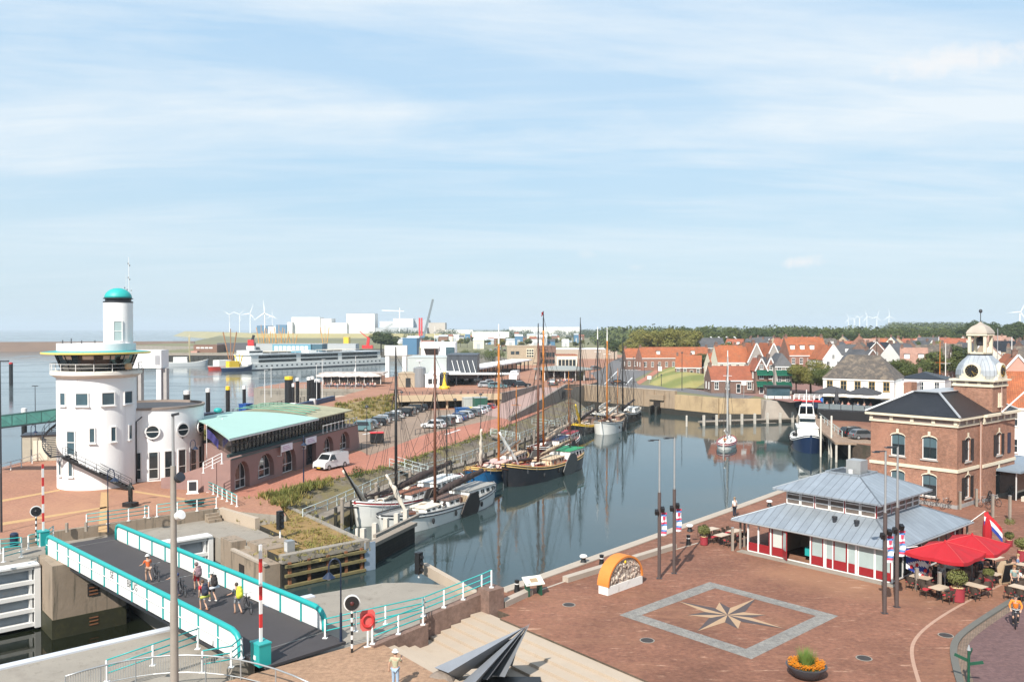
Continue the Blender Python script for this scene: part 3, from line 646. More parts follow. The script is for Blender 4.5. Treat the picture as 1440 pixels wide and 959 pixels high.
MB().lathe([(3.9,11.45),(4.35,11.75),(4.45,11.8),(4.45,12.12),(4.3,12.18),(3.5,12.2)],(0,0),64).build('gallery',pbr('rust_streaked_white',(.68,.64,.58),.7,var=.06,dirt_or_reflection=(.42,.28,.16),dpos=(.6,.78),ds=1.2),tw,auto=40)
g=T('gallery_railing',None,None); g.parent=tw
MB().tube([(4.42*C_(2*PI*i/48),4.42*S(2*PI*i/48),12.95) for i in range(49)],.025,5,cap=False).tube([(4.42*C_(2*PI*i/48),4.42*S(2*PI*i/48),12.55) for i in range(49)],.018,5,cap=False).build('rail',white,g)
rep('post',MB().box(-.025,-.025,12.1,.025,.025,12.95).mesh('post',white),g,[(4.42*C_(2*PI*i/16),4.42*S(2*PI*i/16),0) for i in range(16)])
MB().lathe([(3.35,12.2),(3.95,13.85)],(0,0),16).build('control_room_glass',glass('dark_tower_glass',(.008,.013,.016),.04,.6),tw)
rep('mullion',MB().bar((3.36,0,12.2),(3.98,0,13.85),.09).mesh('mullion',darkmetal),tw,[(0,0,0)]*16,[2*PI*i/16 for i in range(16)])
for a0,k in ((-.35,0),(.15,1),(.62,2),(-.95,3)):
    MB().lathe([(3.79,13.42),(3.93,13.8)],(0,0),4,0,FA+a0,FA+a0+.3).build('blind',pbr('pale_pink_blind',(.6,.48,.42),.8),tw)
MB().lathe([(3.3,13.88),(5.3,13.96),(5.32,14.0),(5.32,14.12),(5.28,14.14),(3.8,14.28)],(0,0),64).build('canopy_disc',pbr('faded_yellow_rim',(.68,.56,.16),.6,var=.08),tw,auto=30)
MB().lathe([(5.22,14.16),(3.85,14.30)],(0,0),64).build('canopy_top',teal,tw)
MB().lathe([(3.83,14.18),(3.83,15.05),(3.6,15.05),(3.6,14.5),(0,14.5)],(0,0),64).build('parapet',white_wall,tw,auto=40)
TX=XP(166.5,YT)-XT
MB().lathe([(1.45,14.45),(1.45,19.35)],(TX,0),40).build('turret',white_wall,tw,auto=40)
MB().lathe([(1.47,19.35),(1.47,19.5),(1.28,19.52),(1.28,19.74),(1.48,19.76),(1.48,19.84),(1.3,19.86)],(TX,0),40).build('lantern_band',darkmetal,tw,auto=30)
MB().lathe([(1.36*C_(PI/2*i/10),19.85+1.08*S(PI/2*i/10)) for i in range(11)],(TX,0),36).build('dome',pbr('turquoise_dome',(.02,.36,.34),.5,var=.06),tw,smooth=True)
cwin(tw,TX,0,FA,1.45,-1,19,15.35,17.35,.72,GLL,'door',mull=(16.35,),sill=False)
t2=T('antenna_mast',None,None); t2.parent=tw; t2.location=(TX+.75,.9,15)
m=MB().tube([(0,0,0),(0,0,9.3)],.03,5).tube([(-.35,.1,3.5),(-.35,.1,7.4)],.018,4).tube([(.3,-.1,3.2),(.3,-.1,6.0)],.015,4); m.build('mast',white,t2)
for z,x in ((8.6,-.08),(8.4,.1),(7.1,-.06),(6.9,.1),(6.0,-.45),(5.8,-.2),(5.7,.25)): MB().ball((x,0,z),(.06,.06,.09),6,4).build('beacon',darkmetal,t2)
m=MB()
for x,zz in ((-3.0,.5),(-2.2,.35),(-.9,.6),(2.6,.5),(3.2,.4)): m.tube([(x,-1.2,15.02),(x,-1.2,15.05+zz)],.05,6)
[MB().tube([(x,-1.2,15.02),(x,-1.2,15.05+zz)],.05,6).build('roof_vent',darkmetal,tw) for x,zz in ((-3.0,.35),(-2.1,.5),(-1.0,.3),(.4,.3))]
d=Vector((C_(FA+.72),S(FA+.72),0)); o=MB().lathe([(.28,0),(.36,.15),(.36,.5),(.25,.62)],(0,0),14).build('fog_horn',pbr('tan_horn',(.5,.35,.2),.6),tw,smooth=True); o.location=d*4.5+Vector((0,0,12.35))
MB().tube([(RT*C_(FA+1.28)+.1,RT*S(FA+1.28)-.1,.1),(RT*C_(FA+1.28)+.1,RT*S(FA+1.28)-.1,6.6),(RT*C_(FA+1.28)+.6,RT*S(FA+1.28)+.2,7.1)],.07,8).build('drain_pipe',darkmetal,tw,smooth=True)
# outside stair: one straight flight along the wall, then a spiral flight round the seaward side
st=T('outdoor_stair','black steel outside stair climbing around the white tower','stair',(XT,YT,0))
b0=G(184,688)-Vector((XT,YT,0)); a1=FA+math.asin(-33/51); l0=Vector((4.75*C_(a1),4.75*S(a1),3.6))
m=MB()
nrm=Vector((-(l0-b0).y,(l0-b0).x,0)).normalized()
for s in (-.5,.5): MB().bar(b0+nrm*s,l0+nrm*s,.07,.28).build('stringer',black,st)
tread=MB().box(-.14,-.5,-.025,.14,.5,.025).mesh('tread',darkmetal); ra=math.atan2((l0-b0).y,(l0-b0).x)
n=18; rep('tread',tread,st,[b0.lerp(l0,(i+1)/n) for i in range(n)],[ra]*n)
for s in (-.5,.5):
    for h in (1.0,.55): MB().tube([b0+nrm*s+Vector((0,0,h)),l0+nrm*s+Vector((0,0,h))],.025,5).build('handrail',darkmetal,st)
    rep('baluster',MB().box(-.02,-.02,0,.02,.02,1).mesh('baluster',darkmetal),st,[b0.lerp(l0,i/6)+nrm*s for i in range(7)])
n=24; a2=a1-R(100); outer=[];inner=[]
for i in range(n+1):
    a=a1-R(14)+(a2-a1)*i/n; z=3.6+3.5*i/n
    outer.append(Vector((5.2*C_(a),5.2*S(a),z))); inner.append(Vector((3.95*C_(a),3.95*S(a),z)))
rep('tread',MB().box(3.95,-.14,-.025,5.2,.14,.025).mesh('tread',darkmetal),st,[(0,0,3.6+3.5*i/n) for i in range(n+1)],[a1-R(14)+(a2-a1)*i/n for i in range(n+1)])
m=MB(); m.ribbon([p-Vector((0,0,.2)) for p in outer],[p+Vector((0,0,.12)) for p in outer]); m.build('stringer',black,st)
for h in (1.0,.55): MB().tube([p+Vector((0,0,h)) for p in outer],.025,5).build('handrail',darkmetal,st)
rep('baluster',MB().box(-.02,-.02,0,.02,.02,1).mesh('baluster',darkmetal),st,outer[::3])
m=MB(); m.prism([l0[:2],(3.9*C_(a1),3.9*S(a1)),(3.9*C_(a1-R(15)),3.9*S(a1-R(15))),(5.2*C_(a1-R(15)),5.2*S(a1-R(15))),((l0-nrm*.5).x,(l0-nrm*.5).y)],3.5,3.6); m.build('landing',darkmetal,st)
# gangway truss to the left
q0=Vector((XT,YT,0))+outer[-1]; q0.z=6.6; q1=Vector((XP(-60,95),95,4.9))
gw=T('gangway','dark green lattice footbridge leading seaward from the tower stair','footbridge',q0); d=q1-q0
MB().bar((0,0,0),d,1.3,.15).build('deck',darkmetal,gw); gm=pbr('dark_green_metal',(.02,.07,.065),.5)
nn=Vector((-d.y,d.x,0)).normalized()*.65
for s in (-1,1):
    m=MB().bar(nn*s+Vector((0,0,1.35)),d+nn*s+Vector((0,0,1.35)),.1).bar(nn*s+Vector((0,0,.1)),d+nn*s+Vector((0,0,.1)),.1)
    for i in range(9): 
        p=d*(i/8)+nn*s; m.bar(p+Vector((0,0,.1)),p+Vector((0,0,1.35)),.07)
        if i<8: m.bar(p+Vector((0,0,.1)),d*((i+1)/8)+nn*s+Vector((0,0,1.35)),.04)
    m.build('side_truss',gm,gw)
    MB().poly([nn*s+Vector((0,0,.15)),d+nn*s+Vector((0,0,.15)),d+nn*s+Vector((0,0,1.3)),nn*s+Vector((0,0,1.3))]).build('side_panel',glass('green_panel',(.05,.16,.14),.2),gw)
# ------------------------------------------------------------------ white drum annex
YA=97.0; XA=XP(213,YA); RA=5.6; FB=math.atan2(-YA,-XA)
an=T('drum_annex','white curved drum building with round windows attached beside the tower','building',(XA,YA,0))
MB().lathe([(RA,0),(RA,7.75)],(0,0),72).build('wall',white_wall,an,auto=40)
MB().lathe([(RA+.12,7.752),(RA+.12,8.0),(RA-.14,8.02),(RA-.14,7.0)],(0,0),72).build('parapet_coping',pbr('grey_brown_coping',(.25,.2,.17),.7),an,auto=30)
MB().lathe([(RA-.15,7.55),(0,7.6)],(0,0),48).build('roof',pbr('pale_roof_gravel',(.5,.46,.38),.9),an)
for px in (193.5,214.5,234,251,266,276): cwin(an,0,0,FB,RA,px-213,70,.35,3.15,.85,GL,mull=(1.35,),sill=False)
for px in (213.5,251.5,275.5):
    th=FB+math.asin((px-213)/70); d=Vector((C_(th),S(th),0)); o=MB().lathe([(.64,-.06),(.78,-.06),(.8,.02),(.8,.08),(.64,.08)],(0,0),28,cap=False).add([(-.64,-.045,.06),(.64,-.045,.06),(.64,.045,.06),(-.64,.045,.06)],[(0,1,2,3)]).mv(Matrix.Translation((0,0,0))).build('round_window',white,an)
    o.location=d*(RA+.12)+Vector((0,0,5.4)); o.rotation_euler=Euler((PI/2,0,th+PI/2))
    MB().lathe([(.66,.02),(0,.03)],(0,0),28).build('pane',GL,o)
    MB().box(-.05,-.12,4.45,.05,0,4.6).build('lamp',darkmetal,an,loc=d*(RA+.02)).rotation_euler=(0,0,th+PI/2)
# ferry ramp portal behind the annex
Y=128; pr=T('ramp_portal','white lifting portal on tall legs behind the drum annex','portal',(XP(210,Y),Y,-5))
x0=XP(186,Y)-XP(210,Y); x1=XP(231,Y)-XP(210,Y)
MB().box(x0,-1.2,15.7,x1,1.6,18.4).build('crossbeam',white_wall,pr)
for x in (x0+.5,x1-.5):
    MB().box(x-.32,-1,0,x+.32,1.2,15.7).build('leg',white_wall,pr); MB().box(x+.4,-.5,0,x+1.0,.5,15.6).build('hydraulic_ram',pbr('grey_hydraulic',(.35,.33,.32),.5),pr)
MB().box(x1-.9,-1.26,16.2,x1-.2,-1.202,17.6).build('sign_board',pbr('grey_sign',(.3,.3,.32),.6),pr)
# ------------------------------------------------------------------ facade with cut openings, used by several buildings
def facade(mb,x0,x1,z0,z1,ops,depth=.35,arch_n=10,y=0.0,rev=1):
    """front wall in the plane y, openings (xc,w,za,zb,rise): rise=0 square head; reveals go to y+depth"""
    ops=sorted(ops); edges=[x0]+[(ops[i][0]+ops[i+1][0])/2+(ops[i][1]-ops[i+1][1])/4 for i in range(len(ops)-1)]+[x1]
    if not ops: mb.poly([(x0,y,z0),(x1,y,z0),(x1,y,z1),(x0,y,z1)]); return mb
    for k,(xc,w,za,zb,rise) in enumerate(ops):
        e0,e1=edges[k],edges[k+1]; L=[(xc-w/2,za)]
        if rise: 
            for i in range(arch_n+1):
                t=PI-PI*i/arch_n; L.append((xc+w/2*C_(t),zb-rise+rise*S(t)))
        else: L+= [(xc-w/2,zb),(xc,zb),(xc+w/2,zb)]
        L.append((xc+w/2,za)); h=len(L)//2
        left=[(e0,z0),(xc,z0)]+([(xc,za)] if za>z0+1e-4 else [])+L[:h+1]+[(xc,z1),(e0,z1)]
        right=[(xc,z0),(e1,z0),(e1,z1),(xc,z1)]+L[h:]+([(xc,za)] if za>z0+1e-4 else [])
        mb.poly([(a,y,b) for a,b in left]); mb.poly([(a,y,b) for a,b in right])
        for i in range(len(L)-1):
            (a,b),(c,d)=L[i],L[i+1]; mb.add([(a,y,b),(c,y,d),(c,y+depth,d),(a,y+depth,b)],[(0,1,2,3)])
        if za>z0+1e-4: mb.add([(L[-1][0],y,za),(L[0][0],y,za),(L[0][0],y+depth,za),(L[-1][0],y+depth,za)],[(0,1,2,3)])
    return mb
def window(root,xc,w,za,zb,rise,y,gm,fm,bars_v=1,bars_h=(.5,),fw=.07,name='window',d=.06):
    f=MB()
    if rise:
        n=12; O=[];I=[]
        for i in range(n+1):
            t=PI-PI*i/n; O.append((xc+w/2*C_(t),y,zb-rise+rise*S(t))); I.append((xc+(w/2-fw)*C_(t),y,zb-rise+(rise-fw)*S(t)))
        f.ribbon(I,O); f.box(xc-w/2,y,za,xc-w/2+fw,y+d,zb-rise).box(xc+w/2-fw,y,za,xc+w/2,y+d,zb-rise).box(xc-w/2+fw,y,za,xc+w/2-fw,y+d,za+fw)
        top=zb-.02
    else:
        f.box(xc-w/2,y,za,xc-w/2+fw,y+d,zb).box(xc+w/2-fw,y,za,xc+w/2,y+d,zb).box(xc-w/2+fw,y,za,xc+w/2-fw,y+d,za+fw).box(xc-w/2+fw,y,zb-fw,xc+w/2-fw,y+d,zb); top=zb-fw
    for i in range(bars_v):
        x=xc-w/2+w*(i+1)/(bars_v+1); hh=top if not rise else zb-rise+rise*math.sqrt(max(0,1-((x-xc)/(w/2))**2))-.03
        f.box(x-.03,y+.004,za+fw,x+.03,y+d,hh)
    for t in bars_h: z=za+(zb-za)*t; f.box(xc-w/2+fw,y+.008,z-.03,xc+w/2-fw,y+d,z+.03)
    o=f.build(name,fm,root)
    p=MB()
    if rise: p.poly([(xc-w/2,y+.04,za),(xc+w/2,y+.04,za)]+[(xc+w/2*C_(PI*i/12),y+.04,zb-rise+rise*S(PI*i/12)) for i in range(13)])
    else: p.poly([(xc-w/2,y+.04,za),(xc+w/2,y+.04,za),(xc+w/2,y+.04,zb),(xc-w/2,y+.04,zb)])
    p.build('pane',gm,o); return o
# ------------------------------------------------------------------ long harbour pavilion with the turquoise roof
A=G(325,693); B=G(503,631); LP=(B-A).length; RP=ang(A,B)
pv=T('harbour_pavilion','long mauve walled pavilion with arched windows and a turquoise roof','building',A,RP)
def px2x(px,A=A,B=B):
    k=(px-CX)/F; d=B-A; return (k*A.y-A.x)/(d.x-k*d.y)*(B-A).length
mauve=pbr('mauve_render',(.27,.165,.145),.9,var=.07,vs=.35,bump=.25,bs=9,dirt_or_reflection=(.2,.125,.115),dpos=(.55,.75),ds=.2)
ops=[(px2x(340),2.9,0,2.9,1.75),(px2x(373.5),3.5,.35,3.0,1.85),(px2x(406.5),3.3,0,3.0,1.9),(px2x(437),2.7,0,2.6,0),(px2x(461.5),3.0,.5,2.9,1.6),(px2x(484.5),3.2,.5,2.9,1.6)]
m=facade(MB(),0,LP,0,3.45,ops,.75)
m.poly([(0,0,0),(0,0,3.45),(11.5,11,3.45),(11.5,11,0)]); m.poly([(0,0,3.45),(LP,0,3.45),(LP,11,3.45),(11.5,11,3.45)])
m.poly([(LP,0,0),(LP+1.2,.2,0),(LP,0,3.45)]); m.poly([(LP+1.2,.2,0),(LP+1.2,11,0),(LP,11,3.45),(LP,0,3.45)])
m.build('wall',mauve,pv)
for i,(xc,w,za,zb,rise) in enumerate(ops):
    window(pv,xc,w,za,zb,rise,.55,GL,white if i!=3 else darkmetal,2 if i in(0,1,4,5) else 1,(.32,),.09,'arched_window' if rise else 'shop_door')
gw_=pbr('restaurant_glass',(.03,.028,.026),.06,var=.5,vs=1.5,spec=.8,dirt_or_reflection=(.3,.22,.17),dpos=(.58,.66),ds=1.6)  # pale patches in the colour stand for reflections and the room behind
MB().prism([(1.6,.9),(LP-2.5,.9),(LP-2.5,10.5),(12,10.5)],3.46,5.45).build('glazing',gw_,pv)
n=34; rep('mullion',MB().box(-.05,.82,3.46,.05,.897,5.46).mesh('mullion',darkmetal),pv,[(1.6+(LP-4.1)*i/n,0,0) for i in range(n+1)])
MB().box(.7,.80,4.55,LP-2.4,.896,4.63).build('transom',darkmetal,pv); MB().box(.7,.6,3.452,LP-2.4,.898,3.75).build('plinth',pbr('dark_teal_plinth',(.02,.05,.05),.6),pv)
MB().box(-.0,-.06,3.3,LP,-.003,3.44).build('gutter',pbr('gutter_green',(.06,.09,.085),.5),pv)
# inside: diners' tables and warm light-coloured furniture and the reflections are only pale patches in the glass colour
roofm=pbr('patina_copper_roof',(.32,.485,.43),.6,var=.06,vs=.25,dirt_or_reflection=(.26,.4,.35),dpos=(.6,.8),ds=.25); roof2=seams('tan_green_roof',(.36,.34,.22),.8,.7,.1)
def barrel(x0,x1,y0,y1,z0,rise,th,n=14,skew=0):
    mb=MB(); T_=[];Bt=[]
    for i in range(n+1):
        t=i/n; y=y0+(y1-y0)*t; z=z0+rise*S(PI*(.12+.55*t))-rise*S(PI*.12); T_.append((y,z))
    for k,(xa,xb) in enumerate(((x0,x1),)):
        for i in range(n):
            (ya,za),(yb,zb)=T_[i],T_[i+1]; s0=skew*i/n; s1=skew*(i+1)/n
            mb.add([(xa+s0,ya,za),(xb,ya,za),(xb,yb,zb),(xa+s1,yb,zb)],[(0,1,2,3)]); mb.add([(xa+s0,ya,za-th),(xb,ya,za-th),(xb,yb,zb-th),(xa+s1,yb,zb-th)],[(3,2,1,0)])
            mb.add([(xb,ya,za-th),(xb,yb,zb-th),(xb,yb,zb),(xb,ya,za)],[(0,1,2,3)]); mb.add([(xa+s0,ya,za-th),(xa+s1,yb,zb-th),(xa+s1,yb,zb),(xa+s0,ya,za)],[(3,2,1,0)])
    mb.add([(x0,y0,z0-th),(x1,y0,z0-th),(x1,y0,z0),(x0,y0,z0)],[(0,1,2,3)])
    return mb
xm=px2x(452)-1.5
barrel(-.9,xm,-.35,12.2,5.6,.95,.16,skew=12.6).build('main_roof',roofm,pv,auto=30)
barrel(xm+.01,LP-1.2,.2,11.6,5.5,1.0,.14).build('end_roof',roof2,pv,auto=30)
for i in range(4): barrel(xm+.6+i*1.9,xm+1.1+i*1.9,1.8+i*.3,11.5,6.0+.04*i,.95,.06).build('roof_fin',pbr('green_roof_fin',(.12,.3,.2),.6),pv)
MB().box(-.9,-.37,5.36,xm,-.352,5.52).build('fascia',white,pv)
MB().ball((12.5,9.2,7.0),(.5,.5,.3),14,8).build('roof_vent',teal,pv,smooth=True)
for px,w in ((397.5,2.6),(432,2.8)):
    o=MB().box(-w/2,-.5,2.75,w/2,-.42,3.55).build('sign_board',pbr('white_sign_board',(.75,.72,.75),.6),pv); o.location=(px2x(px),0,0)
    for k in range(3): MB().box(-w*.36,-.508,2.93+k*.18,w*(.36-.1*k),-.502,3.0+k*.18).build('lettering_band',pbr('mauve_ink',(.45,.25,.4),.7),o)
    MB().box(-w/2-.1,-.5,2.3,-w/2-.02,0,2.36).box(-w/2-.1,-.5,2.3,-w/2-.02,-.44,3.5).build('bracket',white,o)
# curved retaining wall and stair on the tower side
w=MB(); wallrun(w,[(G(228,686),1.05),(G(244,687),1.3),(G(262,688),1.75),(G(285,691),2.5),(G(306,693),3.1),(A,3.4)],.35,-.1)
tag(w.build('curved_wall',mauve),'curved mauve wall rising from the white drum towards the pavilion','wall')
railing('white handrail rising on the curved mauve wall by the flagpoles',[G(286,665,2.5),G(312,652,3.4)],step=.9,rm=white)
railing('white railing on the low end of the pavilion wall towards the parked cars',[Vector((*(A+(B-A)*.66)[:2],3.45)),Vector((*(A+(B-A)*.99)[:2],3.45))],rails=(.95,),step=1.15,rm=white)
# flags
def flagcloth(w,h,mats,stripes,rz=0,hang=.5,n=12):
    m=MB()
    for j in range(n):
        for i in range(n):
            q=[]
            for a,b in ((i,j),(i+1,j),(i+1,j+1),(i,j+1)):
                x=w*a/n; z=-h*b/n-hang*(a/n)**1.4*w; y=.10*S(a*1.15+b*.25)*(a/n); q.append((x*(1-.25*hang),y,z))
            m.add(q,[(0,1,2,3)],stripes(i/n,j/n))
    return m
def flagpole(label,px,py,ytop,cloth,r=.05,poleM=None,group='flagpoles by the pavilion'):
    p=G(px,py); h=ZT(p.y,ytop); t=T('flagpole',label,'flagpole',p,0,group)
    MB().tube([(0,0,0),(0,0,h)],r,8,0,r*.6).ball((0,0,h),(.08,)*3,8,6).build('pole',poleM or white,t)
    if cloth:
        f=tag(cloth[0].build('flag',cloth[1],smooth=True),cloth[2],'flag',cloth[3] if len(cloth)>3 else None); f.location=p+Vector((.05,0,h-.4)); f.rotation_euler=(0,0,cloth[4] if len(cloth)>4 else 0)
    return t
purple=pbr('dark_purple_cloth',(.035,.03,.14),.8,var=.1); pinkc=pbr('pink_cloth',(.55,.12,.25),.8); whc=pbr('white_cloth',(.75,.73,.75),.85,var=.04); bluec=pbr('royal_blue_cloth',(.015,.04,.25),.8); redc=pbr('red_cloth',(.5,.02,.025),.8,var=.06)
flagpole('white flagpole with a drooping dark purple flag before the pavilion stair',291,677,598,(flagcloth(1.5,1.0,1,lambda u,v:0,hang=.8),[purple],'drooping dark purple flag on the flagpole nearest the drum','flag'))
flagpole('white flagpole with a pink and white flag between its two neighbours',306.5,670,595,(flagcloth(1.3,2.0,1,lambda u,v:1 if (int(v*6)+int(u*3))%2 else 0,hang=.9),[whc,pinkc],'limp pink and white flag beside the pavilion glass','flag'))
flagpole('white flagpole with a blue and white flag closest to the pavilion corner',313,665,589,(flagcloth(1.2,2.0,1,lambda u,v:1 if .35<u<.6 else 0,hang=.9),[purple,whc],'limp blue and white flag closest to the pavilion corner','flag'))
# ------------------------------------------------------------------ people, bicycles
def skinmesh(name,V,E,RAD,mat,parent=None,sub=1,root=0):
    me=bpy.data.meshes.new(name); me.from_pydata([tuple(v) for v in V],E,[])
    o=bpy.data.objects.new(name,me); COL.objects.link(o); m=o.modifiers.new('skin','SKIN'); m.use_smooth_shade=True
    for i,r in enumerate(RAD): 
        d=me.skin_vertices[0].data[i]; d.radius=(r,r) if not hasattr(r,'__len__') else r; d.use_root=(i==root)
    s=o.modifiers.new('sub','SUBSURF'); s.levels=s.render_levels=sub
    dg=bpy.context.evaluated_depsgraph_get(); nm=bpy.data.meshes.new_from_object(o.evaluated_get(dg)); nm.name=name
    bpy.data.objects.remove(o); nm.materials.clear(); nm.materials.append(mat); nm.polygons.foreach_set('use_smooth',[True]*len(nm.polygons))
    r=bpy.data.objects.new(name,nm); COL.objects.link(r)
    if parent: r.parent=parent
    return r
def V3(*a): return Vector(a)
POSES={ # hip height, torso lean (fwd +y), legs (knee, ankle) rel to hip, arms (elbow, hand) rel to shoulder; figure faces +y
 'walk':dict(hip=.93,lean=.05,legs=[((.0,.16,-.42),(.0,.1,-.86)),((.0,-.02,-.45),(0,-.34,-.80))],arms=[((.07,-.12,-.26),(.06,-.06,-.5)),((.07,.1,-.26),(.05,.26,-.45))]),
 'stand':dict(hip=.95,lean=.0,legs=[((.01,.02,-.45),(.02,0,-.88)),((.01,.02,-.45),(.02,0,-.88))],arms=[((.07,-.02,-.28),(.08,.05,-.54)),((.07,-.02,-.28),(.08,.05,-.54))]),
 'phone':dict(hip=.95,lean=-.02,legs=[((.01,.03,-.45),(.03,.02,-.88)),((.01,.0,-.45),(.03,-.04,-.88))],arms=[((.1,-.02,-.27),(.12,.02,-.53)),((.08,.14,-.22),(.0,.36,-.08))]),
 'push':dict(hip=.93,lean=.1,legs=[((.0,.16,-.42),(.0,.1,-.86)),((.0,-.02,-.45),(0,-.34,-.80))],arms=[((.1,.1,-.24),(.14,.36,-.34)),((.1,.1,-.24),(.14,.36,-.34))]),
 'cycle':dict(hip=.98,lean=.12,legs=[((.03,.40,-.22),(.02,.22,-.66)),((.03,.36,-.36),(.02,.12,-.78))],arms=[((.12,.14,-.24),(.06,.40,-.38)),((.12,.14,-.24),(.06,.40,-.38))]),
 'sit':dict(hip=.5,lean=-.04,legs=[((.03,.44,.02),(.03,.46,-.42)),((.03,.44,.02),(.03,.5,-.42))],arms=[((.07,.04,-.27),(.0,.28,-.28)),((.07,.04,-.27),(.0,.26,-.3))])}
def person(label,loc,rz,pose='stand',shirt=(.5,.5,.5),legs=(.05,.06,.1),shorts=False,hair=(.06,.04,.03),hat=None,h=1.75,group=None,shoe=(.03,.03,.03),long_sleeve=False,skirt=False):
    P=POSES[pose]; k=h/1.75; t=T('person',label,'person',loc,rz,group); t.scale=(k,k,k)
    hz=P['hip']; ln=P['lean']; nk=V3(0,ln*1.0,hz+.53); sh=V3(0,ln*.9,hz+.46); ch=V3(0,ln*.6,hz+.30)
    V=[V3(0,0,hz),V3(0,ln*.3,hz+.15),ch,sh,nk,nk+V3(0,.015,.1),nk+V3(0,.02,.2),nk+V3(0,.01,.27)]
    Rr=[(.145,.11),(.125,.095),(.15,.105),(.13,.085),.055,.085,.1,.062]; E=[(i,i+1) for i in range(7)]
    S_={}; 
    for si,s in enumerate((-1,1)):
        kn,an_=P['legs'][si]; hj=V3(s*.095,0,hz-.04); K_=V3(0,0,hz)+V3(s*(.09+kn[0]),kn[1],kn[2]); A_=V3(0,0,hz)+V3(s*(.09+an_[0]),an_[1],an_[2])
        A_.z=max(A_.z,.07); i=len(V); V+= [hj,K_,A_,A_+V3(0,.13,-.035)]; Rr+= [.092,.06,.042,.036]; E+= [(0,i),(i,i+1),(i+1,i+2),(i+2,i+3)]
        S_['l%d'%si]=(hj,K_,A_)
        el,ha=P['arms'][si]; sj=sh+V3(s*.185,0,.015); e=sj+V3(s*el[0],el[1],el[2]); w=sj+V3(s*ha[0],ha[1],ha[2]); d=(w-e).normalized(); i=len(V)
        V+= [sj,e,w,w+d*.07]; Rr+= [.056,.042,.028,.034]; E+= [(3,i),(i,i+1),(i+1,i+2),(i+2,i+3)]
        S_['a%d'%si]=(sj,e,w); x=d.cross(V3(0,0,1)); x=x.normalized() if x.length>.1 else V3(1,0,0); pal=w+d*.07
        dn=V3(0,0,-1) if abs(d.z)<.7 else V3(0,1,0)
        for f,(o_,l) in enumerate(((-.030,.065),(-.010,.078),(.011,.073),(.031,.058))):
            j=len(V); V+= [pal+x*o_+d*.03,pal+x*o_+d*(.03+l*.55)+dn*.008,pal+x*o_*.9+d*(.03+l*.9)+dn*.03]; Rr+= [.011,.010,.008]; E+= [(i+3,j),(j,j+1),(j+1,j+2)]
        j=len(V); V+= [pal-x*s*.045+d*-.01,pal-x*s*.06+d*.035+dn*.012]; Rr+= [.012,.009]; E+= [(i+3,j),(j,j+1)]
    hd=nk+V3(0,.03,.185)
    body=skinmesh('body',V,E,Rr,skin,t,1)
    f=MB().add([hd+V3(-.016,.085,-.02),hd+V3(.016,.085,-.02),hd+V3(0,.12,-.025),hd+V3(0,.088,.03)],[(0,2,3),(2,1,3),(0,1,2)]); f.build('nose',skin,body)
    for s in (-1,1):
        MB().ball(hd+V3(s*.035,.082,.02),(.013,.008,.009),6,4).build('eye',black,body); MB().ball(hd+V3(s*.093,-.005,0),(.014,.025,.035),6,4).build('ear',skin,body)
    MB().box(hd.x-.022,hd.y+.079,hd.z-.06,hd.x+.022,hd.y+.088,hd.z-.052).build('mouth',pbr('lip',(.35,.12,.1),.6),body)
    hm=pbr('hair_%.2f'%hair[0],hair,.7,var=.2,vs=9); m=MB().ball(hd+V3(0,-.025,.035),(.107,.115,.112),12,8); m.build('hair',hm,t,smooth=True)
    cm_=pbr('shirt_%d_%d_%d'%tuple(int(c*99) for c in shirt),shirt,.85,var=.08,vs=6,bump=.2)
    sv=[V3(0,0,hz+.0),V3(0,ln*.3,hz+.15),ch,sh,nk-V3(0,0,.05)]; sr=[(.155,.122),(.142,.112),(.165,.12),(.145,.1),.06]; se=[(0,1),(1,2),(2,3),(3,4)]
    for si in (0,1):
        sj,e,w=S_['a%d'%si]; i=len(sv); sv+= [sj,sj.lerp(e,.75)]; sr+= [.07,.062]; se+= [(3,i),(i,i+1)]
        if long_sleeve: sv+= [e,w.lerp(e,.1)]; sr+= [.055,.042]; se+= [(i+1,i+2),(i+2,i+3)]
    skinmesh('shirt',sv,se,sr,cm_,t,1)
    lm=pbr('trousers_%d_%d_%d'%tuple(int(c*99) for c in legs),legs,.85,var=.1,vs=6,bump=.2)
    lv=[V3(0,0,hz+.03)]; lr=[(.158,.125)]; le=[]
    for si in (0,1):
        hj,K_,A_=S_['l%d'%si]; i=len(lv); lv+= [hj,hj.lerp(K_,.9)]; lr+= [.108,.085]; le+= [(0,i),(i,i+1)]
        if not shorts: lv+= [K_.lerp(A_,.4),K_.lerp(A_,.95)]; lr+= [.07,.06]; le+= [(i+1,i+2),(i+2,i+3)]
        m=MB().ball(A_+V3(0,.055,-.035),(.047,.135,.047),10,6); m.build('shoe',pbr('shoe_%.2f'%shoe[0],shoe,.7),t,smooth=True)
    skinmesh('trousers',lv,le,lr,lm,t,1)
    if hat: 
        m=MB().lathe([(.165,0.0),(.16,.012),(.112,.02),(.112,.07),(.075,.12),(0,.135)],(0,0),14); m.build('hat',pbr('hat_%d'%int(hat[0]*99),hat,.8),t,smooth=True,loc=hd+V3(0,-.015,.055))
    return t
